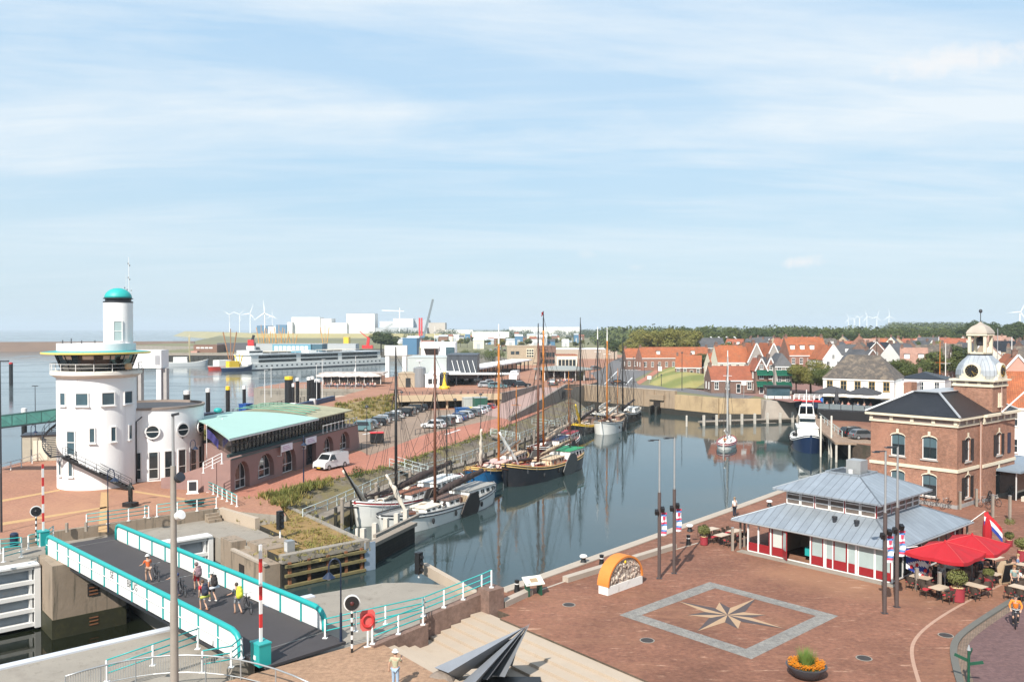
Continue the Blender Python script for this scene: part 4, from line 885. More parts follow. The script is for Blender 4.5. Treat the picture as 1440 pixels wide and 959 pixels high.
def backpack(label,loc,rz,col,roll=None,h=.62,group='backpacks of the bridge walkers'):
    t=T('backpack',label,'backpack',loc,rz,group); m=pbr('pack_%d_%d'%(int(col[0]*99),int(col[2]*99)),col,.85,var=.15,vs=7,bump=.4)
    b=MB(); b.lathe([(.12,-.31),(.19,-.26),(.21,-.1),(.2,.15),(.15,.28),(.05,.32)],(0,0),12); b.v=[(x,y*.72,z) for x,y,z in b.v]; b.build('bag',m,t,smooth=True)
    MB().ball((0,.02,.33),(.16,.12,.07),10,6).build('top_lid',m,t,smooth=True); MB().ball((0,-.15,-.08),(.13,.07,.14),10,6).build('pocket',m,t,smooth=True)
    for s in (-1,1): MB().tube([(s*.09,.13,.25),(s*.11,.24,.1),(s*.11,.15,-.2)],.022,5).build('strap',black,t)
    if roll: MB().tube([(-.3,-.02,-.38),(.3,-.02,-.38)],.085,10).build('bed_roll',pbr('roll_%d'%int(roll[1]*99),roll,.8),t,smooth=True)
    return t
_bk={}
def bicycle(label,loc,rz,col=(.02,.02,.025),group=None,lean=0,cat='bicycle'):
    if 'p' in _bk: 
        b=dup(_bk['p'],loc,rz,label,group); b.rotation_euler=(lean,0,rz)
        if not group and 'group' in b: del b['group']
        return b
    t=T('bicycle',label,cat,loc,rz,group); fm=pbr('bike_frame',col,.4)
    for x in (-.53,.53):
        w=MB().tube([(x+.33*C_(2*PI*i/20),0,.34+.33*S(2*PI*i/20)) for i in range(21)],.02,6,cap=False).build('wheel',tyre,t,smooth=True)
        m=MB()
        for i in range(8): m.bar((x,0,.34),(x+.32*C_(PI*i/4),0,.34+.32*S(PI*i/4)),.005)
        m.build('spokes',steel,w)
    m=MB(); 
    for p,q in (((-.53,0,.34),(-.1,0,.33)),((-.53,0,.34),(-.18,0,.78)),((-.1,0,.33),(-.22,0,.9)),((-.1,0,.33),(.38,0,.78)),((-.17,0,.72),(.36,0,.86)),((.53,0,.34),(.33,0,1.0))): m.tube([p,q],.018,6)
    m.build('frame',fm,t); MB().tube([(.2,-.28,1.06),(.31,-.2,1.04),(.33,0,1.0),(.31,.2,1.04),(.2,.28,1.06)],.014,6).build('handlebar',steel,t)
    MB().ball((-.23,0,.94),(.13,.08,.035),10,6).build('saddle',black,t,smooth=True); MB().box(-.8,-.07,.70,-.35,.07,.72).build('rack',black,t)
    MB().tube([(-.53+.36*C_(R(a)),0,.34+.36*S(R(a))) for a in (10,50,90,130,170)],.02,5).build('mudguard',fm,t); MB().ball((.42,0,.9),(.05,.045,.05),8,5).build('headlamp',steel,t)
    MB().tube([(-.1,-.14,.2),(-.1,-.05,.33),(-.1,.05,.33),(-.1,.14,.46)],.013,5).build('pedal_crank',steel,t)
    _bk['p']=t; t.rotation_euler=(lean,0,rz); return t
BRZ=BR+PI/2  # a figure facing +y locally walks along the bridge towards the tower
def onb(px,py): return G(px,py,.02)
wk=BR+PI/2
def walker(lbl,px,py,pose,**k): 
    p=onb(px,py); return person(lbl,p,wk,pose,**k),p
def behind(p,d,z): return p+Vector((C_(BR)*d,S(BR)*d,z))
grp='people crossing the bridge'
walker('hiker in a white top and black shorts under a huge black rucksack on the bridge',298.5,845,'walk',shirt=(.7,.7,.68),legs=(.015,.015,.018),shorts=True,hat=(.6,.58,.55),group=grp,shoe=(.6,.58,.55))
backpack('tall black rucksack with a pale grey bed roll on the hiker in white',behind(onb(298.5,845),.27,1.28),wk,(.03,.025,.025),(.5,.53,.58),.7)
walker('hiker in a red shirt beneath a navy rucksack nearest the front parapet',285.5,857,'walk',shirt=(.5,.03,.04),legs=(.5,.5,.48),shorts=True,hair=(.1,.05,.03),group=grp,shoe=(.4,.2,.1))
backpack('navy rucksack with a yellow green bed roll on the red shirted hiker',behind(onb(285.5,857),.27,1.22),wk,(.03,.035,.06),(.4,.42,.08))
walker('hiker in dark red shorts and pink top walking along the far parapet',277,829,'walk',shirt=(.62,.42,.42),legs=(.35,.02,.03),shorts=True,hat=(.15,.1,.1),h=1.68,group=grp)
backpack('dusty mauve rucksack on the hiker beside the far parapet',behind(onb(277,829),.25,1.2),wk,(.2,.13,.15))
walker('cyclist in grey shorts and yellow vest pushing a bicycle last across the bridge',334,862,'push',shirt=(.08,.1,.12),legs=(.3,.31,.33),shorts=True,group=grp,shoe=(.1,.05,.03))
backpack('yellow and white pannier pack on the last bridge walker with bicycle',behind(onb(334,862),.25,1.25),wk,(.6,.6,.05))
bicycle('small dark bicycle wheeled by the walker in the yellow vest',onb(349,860),BR+PI*.93,group=None)
walker('person with an orange jacket pushing a bicycle far up the bridge',208.5,817,'push',shirt=(.62,.12,.03),legs=(.45,.3,.22),shorts=True,hat=(.6,.55,.5),h=1.7,group=grp)
bicycle('dark bicycle beside the person in the orange jacket',onb(220,815),BR+PI*.95)
walker('rider in dark blue half hidden by the tall grey lamp mast',247,838,'push',shirt=(.03,.06,.18),legs=(.03,.03,.05),h=1.7,group=grp)
bicycle('dark touring bicycle just right of the tall grey lamp mast',onb(256.5,836),BR+PI*.95)
person('man in a white cap and patterned shirt photographing from the step edge',G(556,968),R(-12),'phone',shirt=(.38,.37,.25),legs=(.28,.38,.5),hat=(.75,.75,.75),hair=(.05,.04,.03),shoe=(.3,.25,.2))
person('woman in a grey green top and black trousers beside the chalkboard',G(1426,832),R(165),'walk',shirt=(.22,.3,.28),legs=(.012,.012,.014),hair=(.25,.12,.05),h=1.7,shoe=(.7,.7,.7))
person('man in a white shirt standing at the quay edge behind the zinc roof',G(1033,727),R(30),'stand',shirt=(.75,.75,.73),legs=(.02,.025,.04),hair=(.2,.15,.1))
cp=G(1428,880); person('cyclist in a bright orange jacket riding towards the square',cp,R(150),'cycle',shirt=(.75,.2,.02),legs=(.02,.02,.025),hair=(.02,.02,.02),long_sleeve=True)
bicycle('black bicycle ridden by the cyclist in orange',cp,R(150)+PI/2)
# ------------------------------------------------------------------ compass rose and paving lines
cc=G(1023,864.5); star=[G(1062.7,841.4),G(1077,864.5),G(1104,884),G(1038,884),G(980,887.6),G(966.6,864.5),G(953,845),G(1011.6,846.8)]
zr=.010; cream=pbr('cream_paving_stone',(.38,.25,.15),.85,var=.08,vs=2); dkst=pbr('dark_paving_stone',(.07,.054,.054),.85,var=.1,vs=2)
rose=T('compass_rose','eight pointed compass rose of cream and dark stone inside a grey paved frame','compass rose',cc)
notch=[]
for i in range(8):
    a=star[i]-cc; b_=star[(i+1)%8]-cc; d=(a.normalized()+b_.normalized()).normalized(); notch.append(d*1.3)
lm=MB();dm=MB()
for i in range(8):
    tip=star[i]-cc; l=notch[i-1]; r=notch[i]; U=V3(0,0,zr+(.004 if i%2==0 else 0))
    lm.poly([V3(0,0,0)+U,l+U,tip+U]) if i%2==0 else lm.poly([l*.9+U,tip+U,V3(0,0,0)+U])
    dm.poly([V3(0,0,0)+U,tip+U,r+U])
lm.build('light_rays',cream,rose); dm.build('dark_rays',dkst,rose)
fo=[G(998,818),G(1179,865.7),G(1056.6,926.5),G(870.7,864.5)]; fi=[G(1005.5,826.8),G(1147.7,865.7),G(1049,912),G(902,864.5)]
m=MB()
for i in range(4):
    j=(i+1)%4; m.poly([fo[i]-cc+V3(0,0,.008),fi[i]-cc+V3(0,0,.008),fi[j]-cc+V3(0,0,.008),fo[j]-cc+V3(0,0,.008)])
m.build('frame',bricks('grey_paving_band',(.25,.235,.21),(.21,.2,.185),(.17,.16,.15),.3,.3,.85,.012,.2,.5,.2),rose)
ln=[G(1470,790),G(1402,825),G(1352,849),G(1307,877),G(1284.5,899.5),G(1281,920),G(1292,959),G(1310,1010)]
def smooth(P,k=2):
    for _ in range(k):
        Q=[P[0]]
        for a,b_ in zip(P[:-1],P[1:]): Q+= [a.lerp(b_,.25),a.lerp(b_,.75)]
        P=Q+[P[-1]]
    return P
def offs(P,d):
    out=[]
    for i,p in enumerate(P):
        t=(P[min(i+1,len(P)-1)]-P[max(i-1,0)]); n=V3(-t.y,t.x,0).normalized(); out.append(p+n*d)
    return out
ln=smooth(ln); up=V3(0,0,.006)
MB().ribbon([p+up for p in offs(ln,.09)],[p+up for p in offs(ln,-.09)]).build('paving_line',pbr('pale_brick_line',(.37,.23,.165),.9,var=.15,vs=3))['kind']='structure'
kb=smooth([G(1520,796),G(1440,835),G(1413,851),G(1366.6,880.8),G(1344,899.5),G(1339.6,918),G(1349,959),G(1370,1010)])
m=MB(); L=offs(kb,.17); Rr=offs(kb,-.17); hi=V3(0,0,.10)
m.ribbon([p+hi for p in L],[p+hi for p in Rr]).ribbon([p+hi for p in Rr],Rr).ribbon(L,[p+hi for p in L]); m.build('street_kerb',pbr('dark_kerb_stone',(.12,.115,.1),.85,var=.1))['kind']='structure'
up=V3(0,0,.006); g0=offs(kb,.18); g1=offs(kb,.6); far=[p+V3(60,0,0) for p in g1]
MB().ribbon([p+up for p in far],[p+up for p in g1]).build('clinker_street',roadbr)['kind']='structure'
cob=bricks('cobbled_gutter',(.25,.17,.12),(.2,.14,.1),(.13,.1,.08),.14,.12,.85,.02,.3,.8,.5)
MB().ribbon([p+up for p in g1],[p+up for p in g0]).build('cobbled_gutter',cob)['kind']='structure'
# ------------------------------------------------------------------ zinc roofed cafe pavilion on the square
F0=G(1255,821); KZ=RZ_B
kp=T('cafe_pavilion','low square cafe pavilion with a two tier zinc roof and red panelled doors','pavilion',F0,KZ)
zinc=seams('standing_seam_zinc',(.30,.335,.37),.55,.42,.35,.06); redp=pbr('dark_red_panel',(.25,.012,.016),.45,var=.08)
def hip(x0,x1,y0,y1,z0,a0,a1,b0,b1,z1,th=.12):
    m=MB(); o=[(x0,y0,z0),(x1,y0,z0),(x1,y1,z0),(x0,y1,z0)]; i_=[(a0,b0,z1),(a1,b0,z1),(a1,b1,z1),(a0,b1,z1)]
    for k in range(4):
        j=(k+1)%4; m.poly([o[k],o[j],i_[j],i_[k]]); m.poly([(*o[k][:2],z0-th),(*o[j][:2],z0-th),o[j],o[k]])
    m.poly([(*p[:2],z0-th) for p in o[::-1]]); return m,o,i_
m,o_,i_=hip(-.35,12.3,-.35,12.0,2.3,2,8.8,2.05,8.9,3.6); m.build('lower_roof',zinc,kp)
[MB().tube([o_[k],i_[k]],.06,6).build('hip_flashing',pbr('dark_zinc',(.17,.19,.21),.5,.4),kp) for k in (0,1,3)]
MB().tube([(-.42,12,2.22),(-.42,-.42,2.22),(12.3,-.42,2.22)],.07,8).build('gutter',steel,kp)
m,o2,i2=hip(1.35,9.5,1.4,9.6,4.75,4.2,6.8,4.3,6.9,5.95); m.build('upper_roof',zinc,kp)
[MB().tube([o2[k],i2[k]],.05,6).build('hip_flashing',MT['dark_zinc'],kp) for k in (0,1,3)]
MB().box(4.2,4.3,5.9,6.8,6.9,5.96).build('flat_top',darkmetal,kp)
m=MB().box(4.15,4.25,5.94,6.85,4.37,6.06).box(4.15,6.83,5.94,6.85,6.95,6.06).box(4.15,4.38,5.94,4.27,6.82,6.06).box(6.73,4.38,5.94,6.85,6.82,6.06); m.build('roof_curb',zinc,kp)
MB().box(4.9,4.6,5.965,6.0,5.7,6.95).build('ventilation_box',pbr('galvanised_box',(.4,.41,.41),.5,.5,var=.1,vs=3),kp); MB().lathe([(.16,5.96),(.16,6.3)],(4.6,5.2),12).build('vent_pipe',white,kp)
for y in (3.6,5.2): MB().lathe([(.14,0),(.14,.35),(.19,.37),(.19,.48)],(0,0),12).build('vent_pipe',darkmetal,kp,loc=(1.15,y-.6,3.0))
MB().box(2.05,2.1,3.5,8.75,8.85,4.74).build('clerestory_core',glass('brown_clerestory_glass',(.14,.115,.1),.25,.4,.3),kp)  # brown glass tone, mottled by noise, on the whole core
# clerestory frames: white three-rail windows with dark red posts
for n_,ax in ((6,'y'),(6,'x')):
    for i in range(n_):
        L=6.8/n_; a=2.05+i*L; f=MB()
        def bx(u0,u1,z0,z1,d0=-.06,d1=-.005):
            if ax=='y': f.box(2.05+d0,u0,z0,2.05+d1,u1,z1)
            else: f.box(u0,2.1+d0,z0,u1,2.1+d1,z1)
        for z in (3.62,3.98,4.33,4.66): bx(a+.09,a+L-.09,z,z+.08)
        bx(a+.02,a+.088,3.62,4.74); bx(a+L-.088,a+L-.02,3.62,4.74)
        f.build('clerestory_window',white,kp)
        if i%2==0:
            f=MB(); bx(a-.045,a+.018,3.62,4.74,-.08); f.build('clerestory_post',redp,kp)
# front: bays along y from the far left corner to the near corner
zz=lambda q: 10.8*(1-(q-115)/825.0)
frost=glass('frosted_pane',(.33,.40,.39),.15,.15,.6); milk=pbr('drawn_blind',(.48,.5,.46),.7,var=.05)
bays=[(115,182,'low'),(182,252,'low'),(268,335,'panel'),(430,500,'open'),(503,572,'door'),(585,628,'win'),(630,702,'door'),(705,752,'win'),(762,850,'wide'),(850,938,'wide')]
for q0,q1,k in bays:
    y1,y0=zz(q0),zz(q1); 
    if k=='low': MB().box(0,y0+.05,.12,.05,y1-.05,.72).build('red_panel',redp,kp); continue
    if k=='open': continue
    f=MB().box(-.01,y0,.1,.06,y0+.07,2.2).box(-.01,y1-.07,.1,.06,y1,2.2).box(-.01,y0+.07,2.1,.06,y1-.07,2.2)
    w=f.build('door' if k in('door','panel') else 'window',redp if k in('door','panel') else white,kp)
    zt=.75 if k in ('door','panel','win') else .68
    MB().box(.0,y0+.071,.14,.05,y1-.071,zt).build('lower_panel',redp,w); MB().box(.012,y0+.071,zt+.002,.03,y1-.071,2.1).build('pane',frost if k!='panel' else milk,w)
MB().box(-.03,0,.0,.09,10.8,.1).box(-.03,-.02,2.201,.09,10.82,2.3).build('sill_and_head',white,kp)
rep('post',MB().box(-.035,-.05,.1,.075,.05,2.2).mesh('post',white),kp,[(0,zz(q),0) for q in (115,182,260,500,578,755,940)])
rep('red_post',MB().box(-.03,-.035,.1,.07,.035,2.2).mesh('red_post',redp),kp,[(0,zz(q),0) for q in (252,)]+[(0,.12,0)])
o=MB().box(-.75,0,.12,0,.05,2.1).build('open_door',redp,kp); o.location=(0,zz(338),0); o.rotation_euler=(0,0,R(50))
MB().box(-.66,-.012,.75,-.1,.062,2.0).build('pane',frost,o)
MB().box(.9,zz(500),.0,1.5,zz(466),1.0).build('ice_counter',pbr('grey_counter',(.45,.45,.45),.4),kp); MB().box(.8,zz(466)+.05,.4,1.4,zz(432),1.0).build('ice_counter',teal,kp)
MB().box(4.2,.3,0,4.3,10.6,2.25).build('inner_wall',pbr('warm_inner_wall',(.4,.3,.22),.8),kp)
MB().box(.1,8.9,0,4.19,9.0,2.2).build('inner_wall',pbr('warm_inner_wall',(.4,.3,.22),.8),kp)
# side facing the terrace
f=MB()
for i in range(8):
    x0=.1+i*1.42; w=MB().box(x0,-.01,.1,x0+.07,.06,2.2).box(x0+1.33,-.01,.1,x0+1.4,.06,2.2).box(x0+.07,-.01,2.12,x0+1.33,.06,2.2).box(x0+.07,-.01,.1,x0+1.33,.06,.2).build('window',white,kp)
    MB().box(x0+.07,.02,.2,x0+1.33,.04,2.12).build('pane',GL,w)
rep('red_post',MB().box(-.05,-.03,.1,.05,.07,2.25).mesh('red_post',redp),kp,[(.06+i*2.84,0,0) for i in range(5)])
rep('eave_post',MB().box(-.06,-.06,0,.06,.06,2.2).mesh('eave_post',wood_grey),kp,[(.2,11.6,0),(12,-.1,0),(12,11.6,0),(.9,11.7,0)])
MB().box(-.75,-.4,.0,-.04,11.3,.05).build('stone_step',concrete,kp)
MB().box(2.3,9.0,2.9,2.32,9.02,2.92).build('lamp_bracket',darkmetal,kp)
def kw(x,y,z=0): return F0+V3(BX.x*x-AX.x*y,BX.y*x-AX.y*y,z)
# ------------------------------------------------------------------ terrace furniture
sunred=pbr('bright_red_canvas',(.36,.007,.014),.85,var=.06,vs=.9,bump=.15,bs=3)
def umbrella(label,x,y,half=1.78,top=3.05,low=2.4,rz=0.0,mat_=None,where=None,group='open red terrace parasols'):
    t=T('parasol',label,'parasol',where if where is not None else kw(x,y),KZ+rz,group)
    MB().tube([(0,0,0),(0,0,top+.1)],.035,8).build('pole',steel,t); MB().box(-.4,-.4,0,.4,.4,.09).build('base',concrete,t)
    n=8; rim=[(half,-half),(half,0),(half,half),(0,half),(-half,half),(-half,0),(-half,-half),(0,-half)]; m=MB(); ap=(0,0,top); K=6
    def P(i,k): 
        u=k/K; x_,y_=rim[i%8]; sag=-.10*S(PI*u)*(0) ; return (x_*u,y_*u,top+(low-top)*(u**1.15)-(.06*u if i%2 else 0))
    def Q(i,f,k):
        a=Vector(P(i,k)); b=Vector(P(i+1,k)); p=a.lerp(b,f); p.z-=.10*(k/K)*4*f*(1-f)*.8; return p
    for i in range(8):
        for k in range(K):
            for j in range(3):
                a,b_,c,d=Q(i,j/3,k),Q(i,(j+1)/3,k),Q(i,(j+1)/3,k+1),Q(i,j/3,k+1)
                m.poly([a,d,c,b_]) if k else m.poly([a,d,c])
        for j in range(3):
            a,b_=Q(i,j/3,K),Q(i,(j+1)/3,K); m.poly([a,a-V3(0,0,.2),b_-V3(0,0,.2),b_])
    m.build('canopy',mat_ or sunred,t)
    for i in range(8): MB().tube([(0,0,top-.12),Vector(P(i,5))-V3(0,0,.07)],.014,4).build('rib',wood_light,t)
    for i in range(0,8,2): MB().tube([Vector(P(i,k))+V3(0,0,.015) for k in range(7)],.022,4).build('seam',pbr('pale_red_seam',(.5,.06,.06),.8) if not mat_ else mat_,t)
    MB().lathe([(.12,top-.01),(.02,top+.16)],(0,0),8).build('finial',mat_ or sunred,t); return t
umbrella('large red parasol nearest the square corner of the terrace',1.3,-2.75)
umbrella('large red parasol behind the front one beside the zinc eave',4.75,-3.1,top=3.0,low=2.35,rz=R(4))
t=T('parasol','closed red parasol wrapped round its pole beyond the open ones','parasol',G(1388,777),0); t.scale=(.9,.9,.9)
MB().tube([(0,0,0),(0,0,3.4)],.04,8).build('pole',steel,t); MB().lathe([(.22,.9),(.3,1.0),(.36,1.5),(.34,2.2),(.24,2.9),(.06,3.4)],(0,0),10).build('canopy',sunred,t,auto=20)
wick=pbr('dark_wicker',(.05,.035,.025),.8,var=.3,vs=8,bump=.4,bs=30); cush=pbr('red_cushion',(.42,.03,.04),.85); ttop=pbr('pale_table_top',(.5,.4,.3),.5,var=.06)
def chair_proto():
    t=T('terrace_chair','','chair'); MB().box(-.24,-.24,.42,.24,.24,.46).build('seat',wick,t); MB().box(-.22,-.2,.461,.22,.22,.51).build('cushion',cush,t)
    b=MB(); 
    for i in range(8):
        a0=PI+PI*i/8; a1=PI+PI*(i+1)/8; b.add([(.27*C_(a0),.24*S(a0)+.0,.48),(.27*C_(a1),.24*S(a1),.48),(.29*C_(a1),.3*S(a1),.86 if 1<i<6 else .7),(.29*C_(a0),.3*S(a0),.86 if 1<i<7 else .7)],[(0,1,2,3)])
    b.build('backrest',wick,t)
    rep('leg',MB().tube([(0,0,0),(0,0,.42)],.02,6).mesh('leg',wick),t,[(x,y,0) for x in(-.21,.21) for y in(-.21,.21)]); return t
def table_proto(r=None):
    t=T('terrace_table','','table'); MB().box(-.6,-.38,.71,.6,.38,.75).build('table_top',ttop,t); MB().tube([(0,0,.03),(0,0,.71)],.035,8).build('pedestal',black,t)
    MB().box(-.35,-.05,0,.35,.05,.03).box(-.05,-.3,.031,.05,.3,.05).build('foot',black,t); return t
ch0=chair_proto(); tb0=table_proto(); used={'c':0,'t':0}
def put(proto,key,p,rz,label,group):
    if not used[key]: used[key]=1; proto.location=p; proto.rotation_euler=(0,0,rz); proto['label']=label; proto['group']=group; return proto
    return dup(proto,p,rz,label,group)
seq=['nearest the square','beside the planter','under the front parasol','in the parasol shade','next to the zinc eave','under the rear parasol','beyond the rear parasol','by the closed parasol','near the chalkboard','behind the chalkboard','at the street side','by the small red pot']
spots=[(.5,-1.6),(-.9,-3.3),(1.2,-4.6),(2.6,-2.6),(4.2,-1.8),(4.8,-4.2),(7.4,-1.6),(9.0,-3.0),(5.6,-6.4),(7.4,-6.4),(8.6,-5.2),(2.9,-6.6)]
for i,(x,y) in enumerate(spots):
    rz=KZ+R(random.choice((-8,4,90,82))); p=kw(x,y); put(tb0,'t',p,rz,'cafe table with a pale top '+seq[i],'cafe tables on the red parasol terrace')
    for k in range(4):
        a=rz+(PI/2 if k<2 else -PI/2); off=V3((-.32,.32)[k%2],0,0); q=Matrix.Rotation(rz,3,'Z')@V3((-.32,.32)[k%2],(.72 if k<2 else -.72),0)
        put(ch0,'c',p+q,rz+(PI if k<2 else 0)+R(random.uniform(-14,14)),'dark wicker chair with red cushion at the table '+seq[i],'wicker chairs on the red parasol terrace')
lt=['beside the left planter','under the left eave','nearest the quay']
for i,(x,y) in enumerate(((.3,13.3),(2.2,13.4),(1.3,15.0))):
    p=kw(x,y); put(tb0,'t',p,KZ,'cafe table with a pale top '+lt[i],'cafe tables left of the pavilion')
    for k in range(4):
        q=Matrix.Rotation(KZ,3,'Z')@V3((-.32,.32)[k%2],(.72 if k<2 else -.72),0)
        put(ch0,'c',p+q,KZ+(PI if k<2 else 0)+R(random.uniform(-14,14)),'dark wicker chair with a red cushion at the table '+lt[i],'wicker chairs left of the pavilion')
rep_post=['post beside the front parasol','post beyond the front planter','post by the brick house corner','post by the brick house door','post with a flower basket near the street']
def wpost(lbl,p,h): 
    t=T('wooden_post',lbl,'post',p,0,'grey wooden posts round the terrace'); MB().box(-.09,-.09,0,.09,.09,h).build('shaft',wood_grey,t); MB().box(-.1,-.1,h,.1,.1,h+.05).build('cap',steel,t); return t
wpost('grey wooden post next to the front corner of the terrace',G(1289,829),1.35); wpost('grey wooden post between the corner post and the big red planter',G(1321,835),1.35)
wpost('grey wooden post at the corner of the brick house',G(1350,716),1.6); wpost('grey wooden post in front of the shuttered brick front',G(1373,712),1.6)
wpost('grey wooden post left of the brick house doorway',G(1396,727),1.9); fp=wpost('grey wooden post carrying flower baskets by the street',G(1420,733),2.2); wpost('grey wooden post at the left end of the pavilion terrace',G(1030,774),1.7)
# potted shrubs
def leafball(m,c,r,n,size,seed=1,flat=1.0,inner=.35):
    rnd=random.Random(seed)
    for _ in range(n):
        d=Vector((rnd.gauss(0,1),rnd.gauss(0,1),rnd.gauss(0,1)*flat)).normalized(); rr=r*(inner+(1-inner)*rnd.random()**.5); p=Vector(c)+Vector((d.x*rr,d.y*rr,d.z*rr*flat))
        n_=(d+Vector((rnd.uniform(-.8,.8),rnd.uniform(-.8,.8),rnd.uniform(-.3,.9)))).normalized(); u=n_.orthogonal().normalized()*size*rnd.uniform(.6,1.3); v=n_.cross(u).normalized()*size*rnd.uniform(.4,.9)
        m.add([p-u,p-v*.6,p+u,p+v*.8],[(0,1,2,3)])
leaf_y=leafy('olive_bush_leaves',(.10,.115,.03),(.15,.15,.05)); leaf_d=leafy('deep_green_leaves',(.035,.06,.018),(.06,.085,.025)); leaf_o=leafy('marigold_petals',(.75,.25,.01),(.8,.36,.02),(.8,.3,.02))
potm=pbr('wine_red_pot',(.27,.03,.04),.5,var=.08,vs=3)
def potplant(label,p,h,r,br,seed,group='red pots with clipped bushes',mat_=None):
    t=T('potted_shrub',label,'planter',p,0,group); MB().lathe([(r*.86,0),(r,.05),(r*.98,h*.95),(r*1.04,h*.97),(r*1.04,h),(r*.9,h),(r*.88,h-.1),(0,h-.1)],(0,0),20).build('pot',potm,t,auto=40)
    MB().tube([(0,0,h-.1),(.02,.01,h+br*.7)],.03,6).build('stem',wood_grey,t); m=MB(); leafball(m,(0,0,h+br*1.0),br,900,.07,seed,.8); m.build('foliage',mat_ or leaf_y,t)
    m=MB(); leafball(m,(0,0,h),r*.85,160,.05,seed+5,.25); m.build('flowers',leafy('cream_flowers',(.6,.45,.2),(.65,.5,.3)),t); return t
potplant('big wine red pot with a round olive bush at the front of the terrace',G(1346,845),.85,.42,.62,3)
potplant('smaller red pot with a sparse bush beside the chalkboard',G(1390,825),.6,.27,.35,4)
potplant('red pot with a green bush left of the pavilion by the quay',G(990,766),.65,.3,.5,5)
potplant('red pot with a pale bush at the street edge of the terrace',G(1437,793),1.0,.3,.5,6); potplant('red pot with a thin bush between the far tables',G(1419,768),.5,.25,.35,7)
# chalkboard
t=T('chalkboard','black pavement chalkboard in a pale frame beside the walking woman','chalkboard',G(1413,821),R(200)); 
for s in (-1,1): MB().obox((0,s*.16,.72),(.85,.035,1.42),0,0,rx=-s*.2).build('board_frame',wood_light,t)
for s in (-1,1): MB().obox((0,s*.18,.74),(.72,.03,1.2),0,0,rx=-s*.2).build('writing_surface',black,t)
MB().obox((0,.215,1.15),(.45,.01,.08),0,0,rx=-.2).build('chalk_line',white,t)
# banner poles
brownp=pbr('brown_grey_pole',(.10,.075,.07),.5,.2); bred=pbr('banner_red',(.6,.05,.1),.8); bblu=pbr('banner_blue',(.08,.2,.45),.8); bwht=pbr('banner_white',(.72,.72,.76),.8)
def lightpole(label,px,py,h,banner,side=1,fac=0):
    p=G(px,py); t=T('light_pole',label,'light pole',p,0,'tall banner light poles on the square')
    MB().tube([(0,0,0),(0,0,h*.62)],.115,12).build('lower_shaft',brownp,t,auto=40); MB().tube([(0,0,h*.62),(0,0,h)],.06,10).build('upper_shaft',steel,t,auto=40)
    MB().box(-.62,-.05,h-.06,.05,.05,h).box(-.75,-.18,h-.1,-.4,.18,h-.061).build('luminaire',darkmetal,t)
    for s,z in ((-1,h*.48),(1,h*.5)): MB().obox((s*.2,-.12,z),(.22,.28,.3),0,0,rx=.4).build('spotlight',black,t)
    MB().box(-.18,-.16,0,.18,.16,.02).build('foot_plate',darkmetal,t)
    if banner:
        m=MB(); n=12
        for i in range(n):
            for j in range(4):
                q=[]
                for a,b_ in ((j,i),(j+1,i),(j+1,i+1),(j,i+1)): q.append((.14+.36*a/4,.05*S(a*1.3+b_*.7),h*.475-1.55*b_/n))
                m.add(q,[(3,2,1,0)],(0 if i in (0,5,10) or (i in (2,3) and j in (1,2)) else 1 if i in(1,6,9) else 2))
        f=tag(m.build('banner',[bred,bblu,bwht],smooth=True),banner,'banner','banners on the light poles'); f.location=p; f.rotation_euler=(0,0,R(6))
    return t
lightpole('banner light pole nearest the arched gable stone',927,813,9.25,'red white and blue banner on the pole nearest the gable stone')
lightpole('banner light pole second from the arched gable stone',948,806,9.25,'red white and blue banner on the pole behind the gable stone pole')
lightpole('banner light pole in front of the pavilion corner',1244,862,9.5,'red white and blue banner on the front pole by the pavilion corner')
lightpole('banner light pole just behind its twin at the pavilion corner',1261,853,9.6,'red white and blue banner on the rear pole by the pavilion corner')
# flags on the pavilion eaves
def flagstaff(label,cat,base,d,L,m,mats,rz,flag_at):
    t=T('flag_staff',label+' staff slanting from the pavilion eave','flag staff',base); MB().tube([(0,0,0),Vector(d)*L],.025,6).build('pole',white,t)
    f=tag(m.build('flag',mats,smooth=True),label,'flag'); f.location=base+Vector(d)*flag_at; f.rotation_euler=(0,0,rz); return f
m=MB(); n=12; ffr=lambda u,v:1 if int((u*.9+v*.9)*4.2)%2 else 0
m=flagcloth(1.9,1.35,1,lambda u,v:1 if int((u*.8+v*.9+.08)*4.4)%2 else 0,hang=.62)
fl=flagstaff('blue and white striped flag with red leaf marks','flag',kw(.1,-.3,2.35),V3(.75,-.5,.25).normalized(),1.2,m,[bluec,whc],R(-8),.5)
for i,(u,v) in enumerate(((.25,.22),(.55,.15),(.42,.55),(.72,.5),(.62,.85),(.2,.8),(.88,.9))):
    x=1.9*u*(1-.25*.62); z=-1.35*v-.62*u**1.4*1.9; y=.10*S(12*u*1.15+12*v*.25)*u
    MB().ball((x,y-.02,z),(.11,.02,.13),8,5).build('red_leaf',redc,fl)
m=flagcloth(1.5,1.0,1,lambda u,v:min(2,int(v*3)),hang=.8)
flagstaff('red white and blue tricolour beside the closed parasol','flag',kw(12.1,-.3,2.3),V3(.6,-.1,.5).normalized(),1.3,m,[redc,whc,bluec],R(-20),1.2)
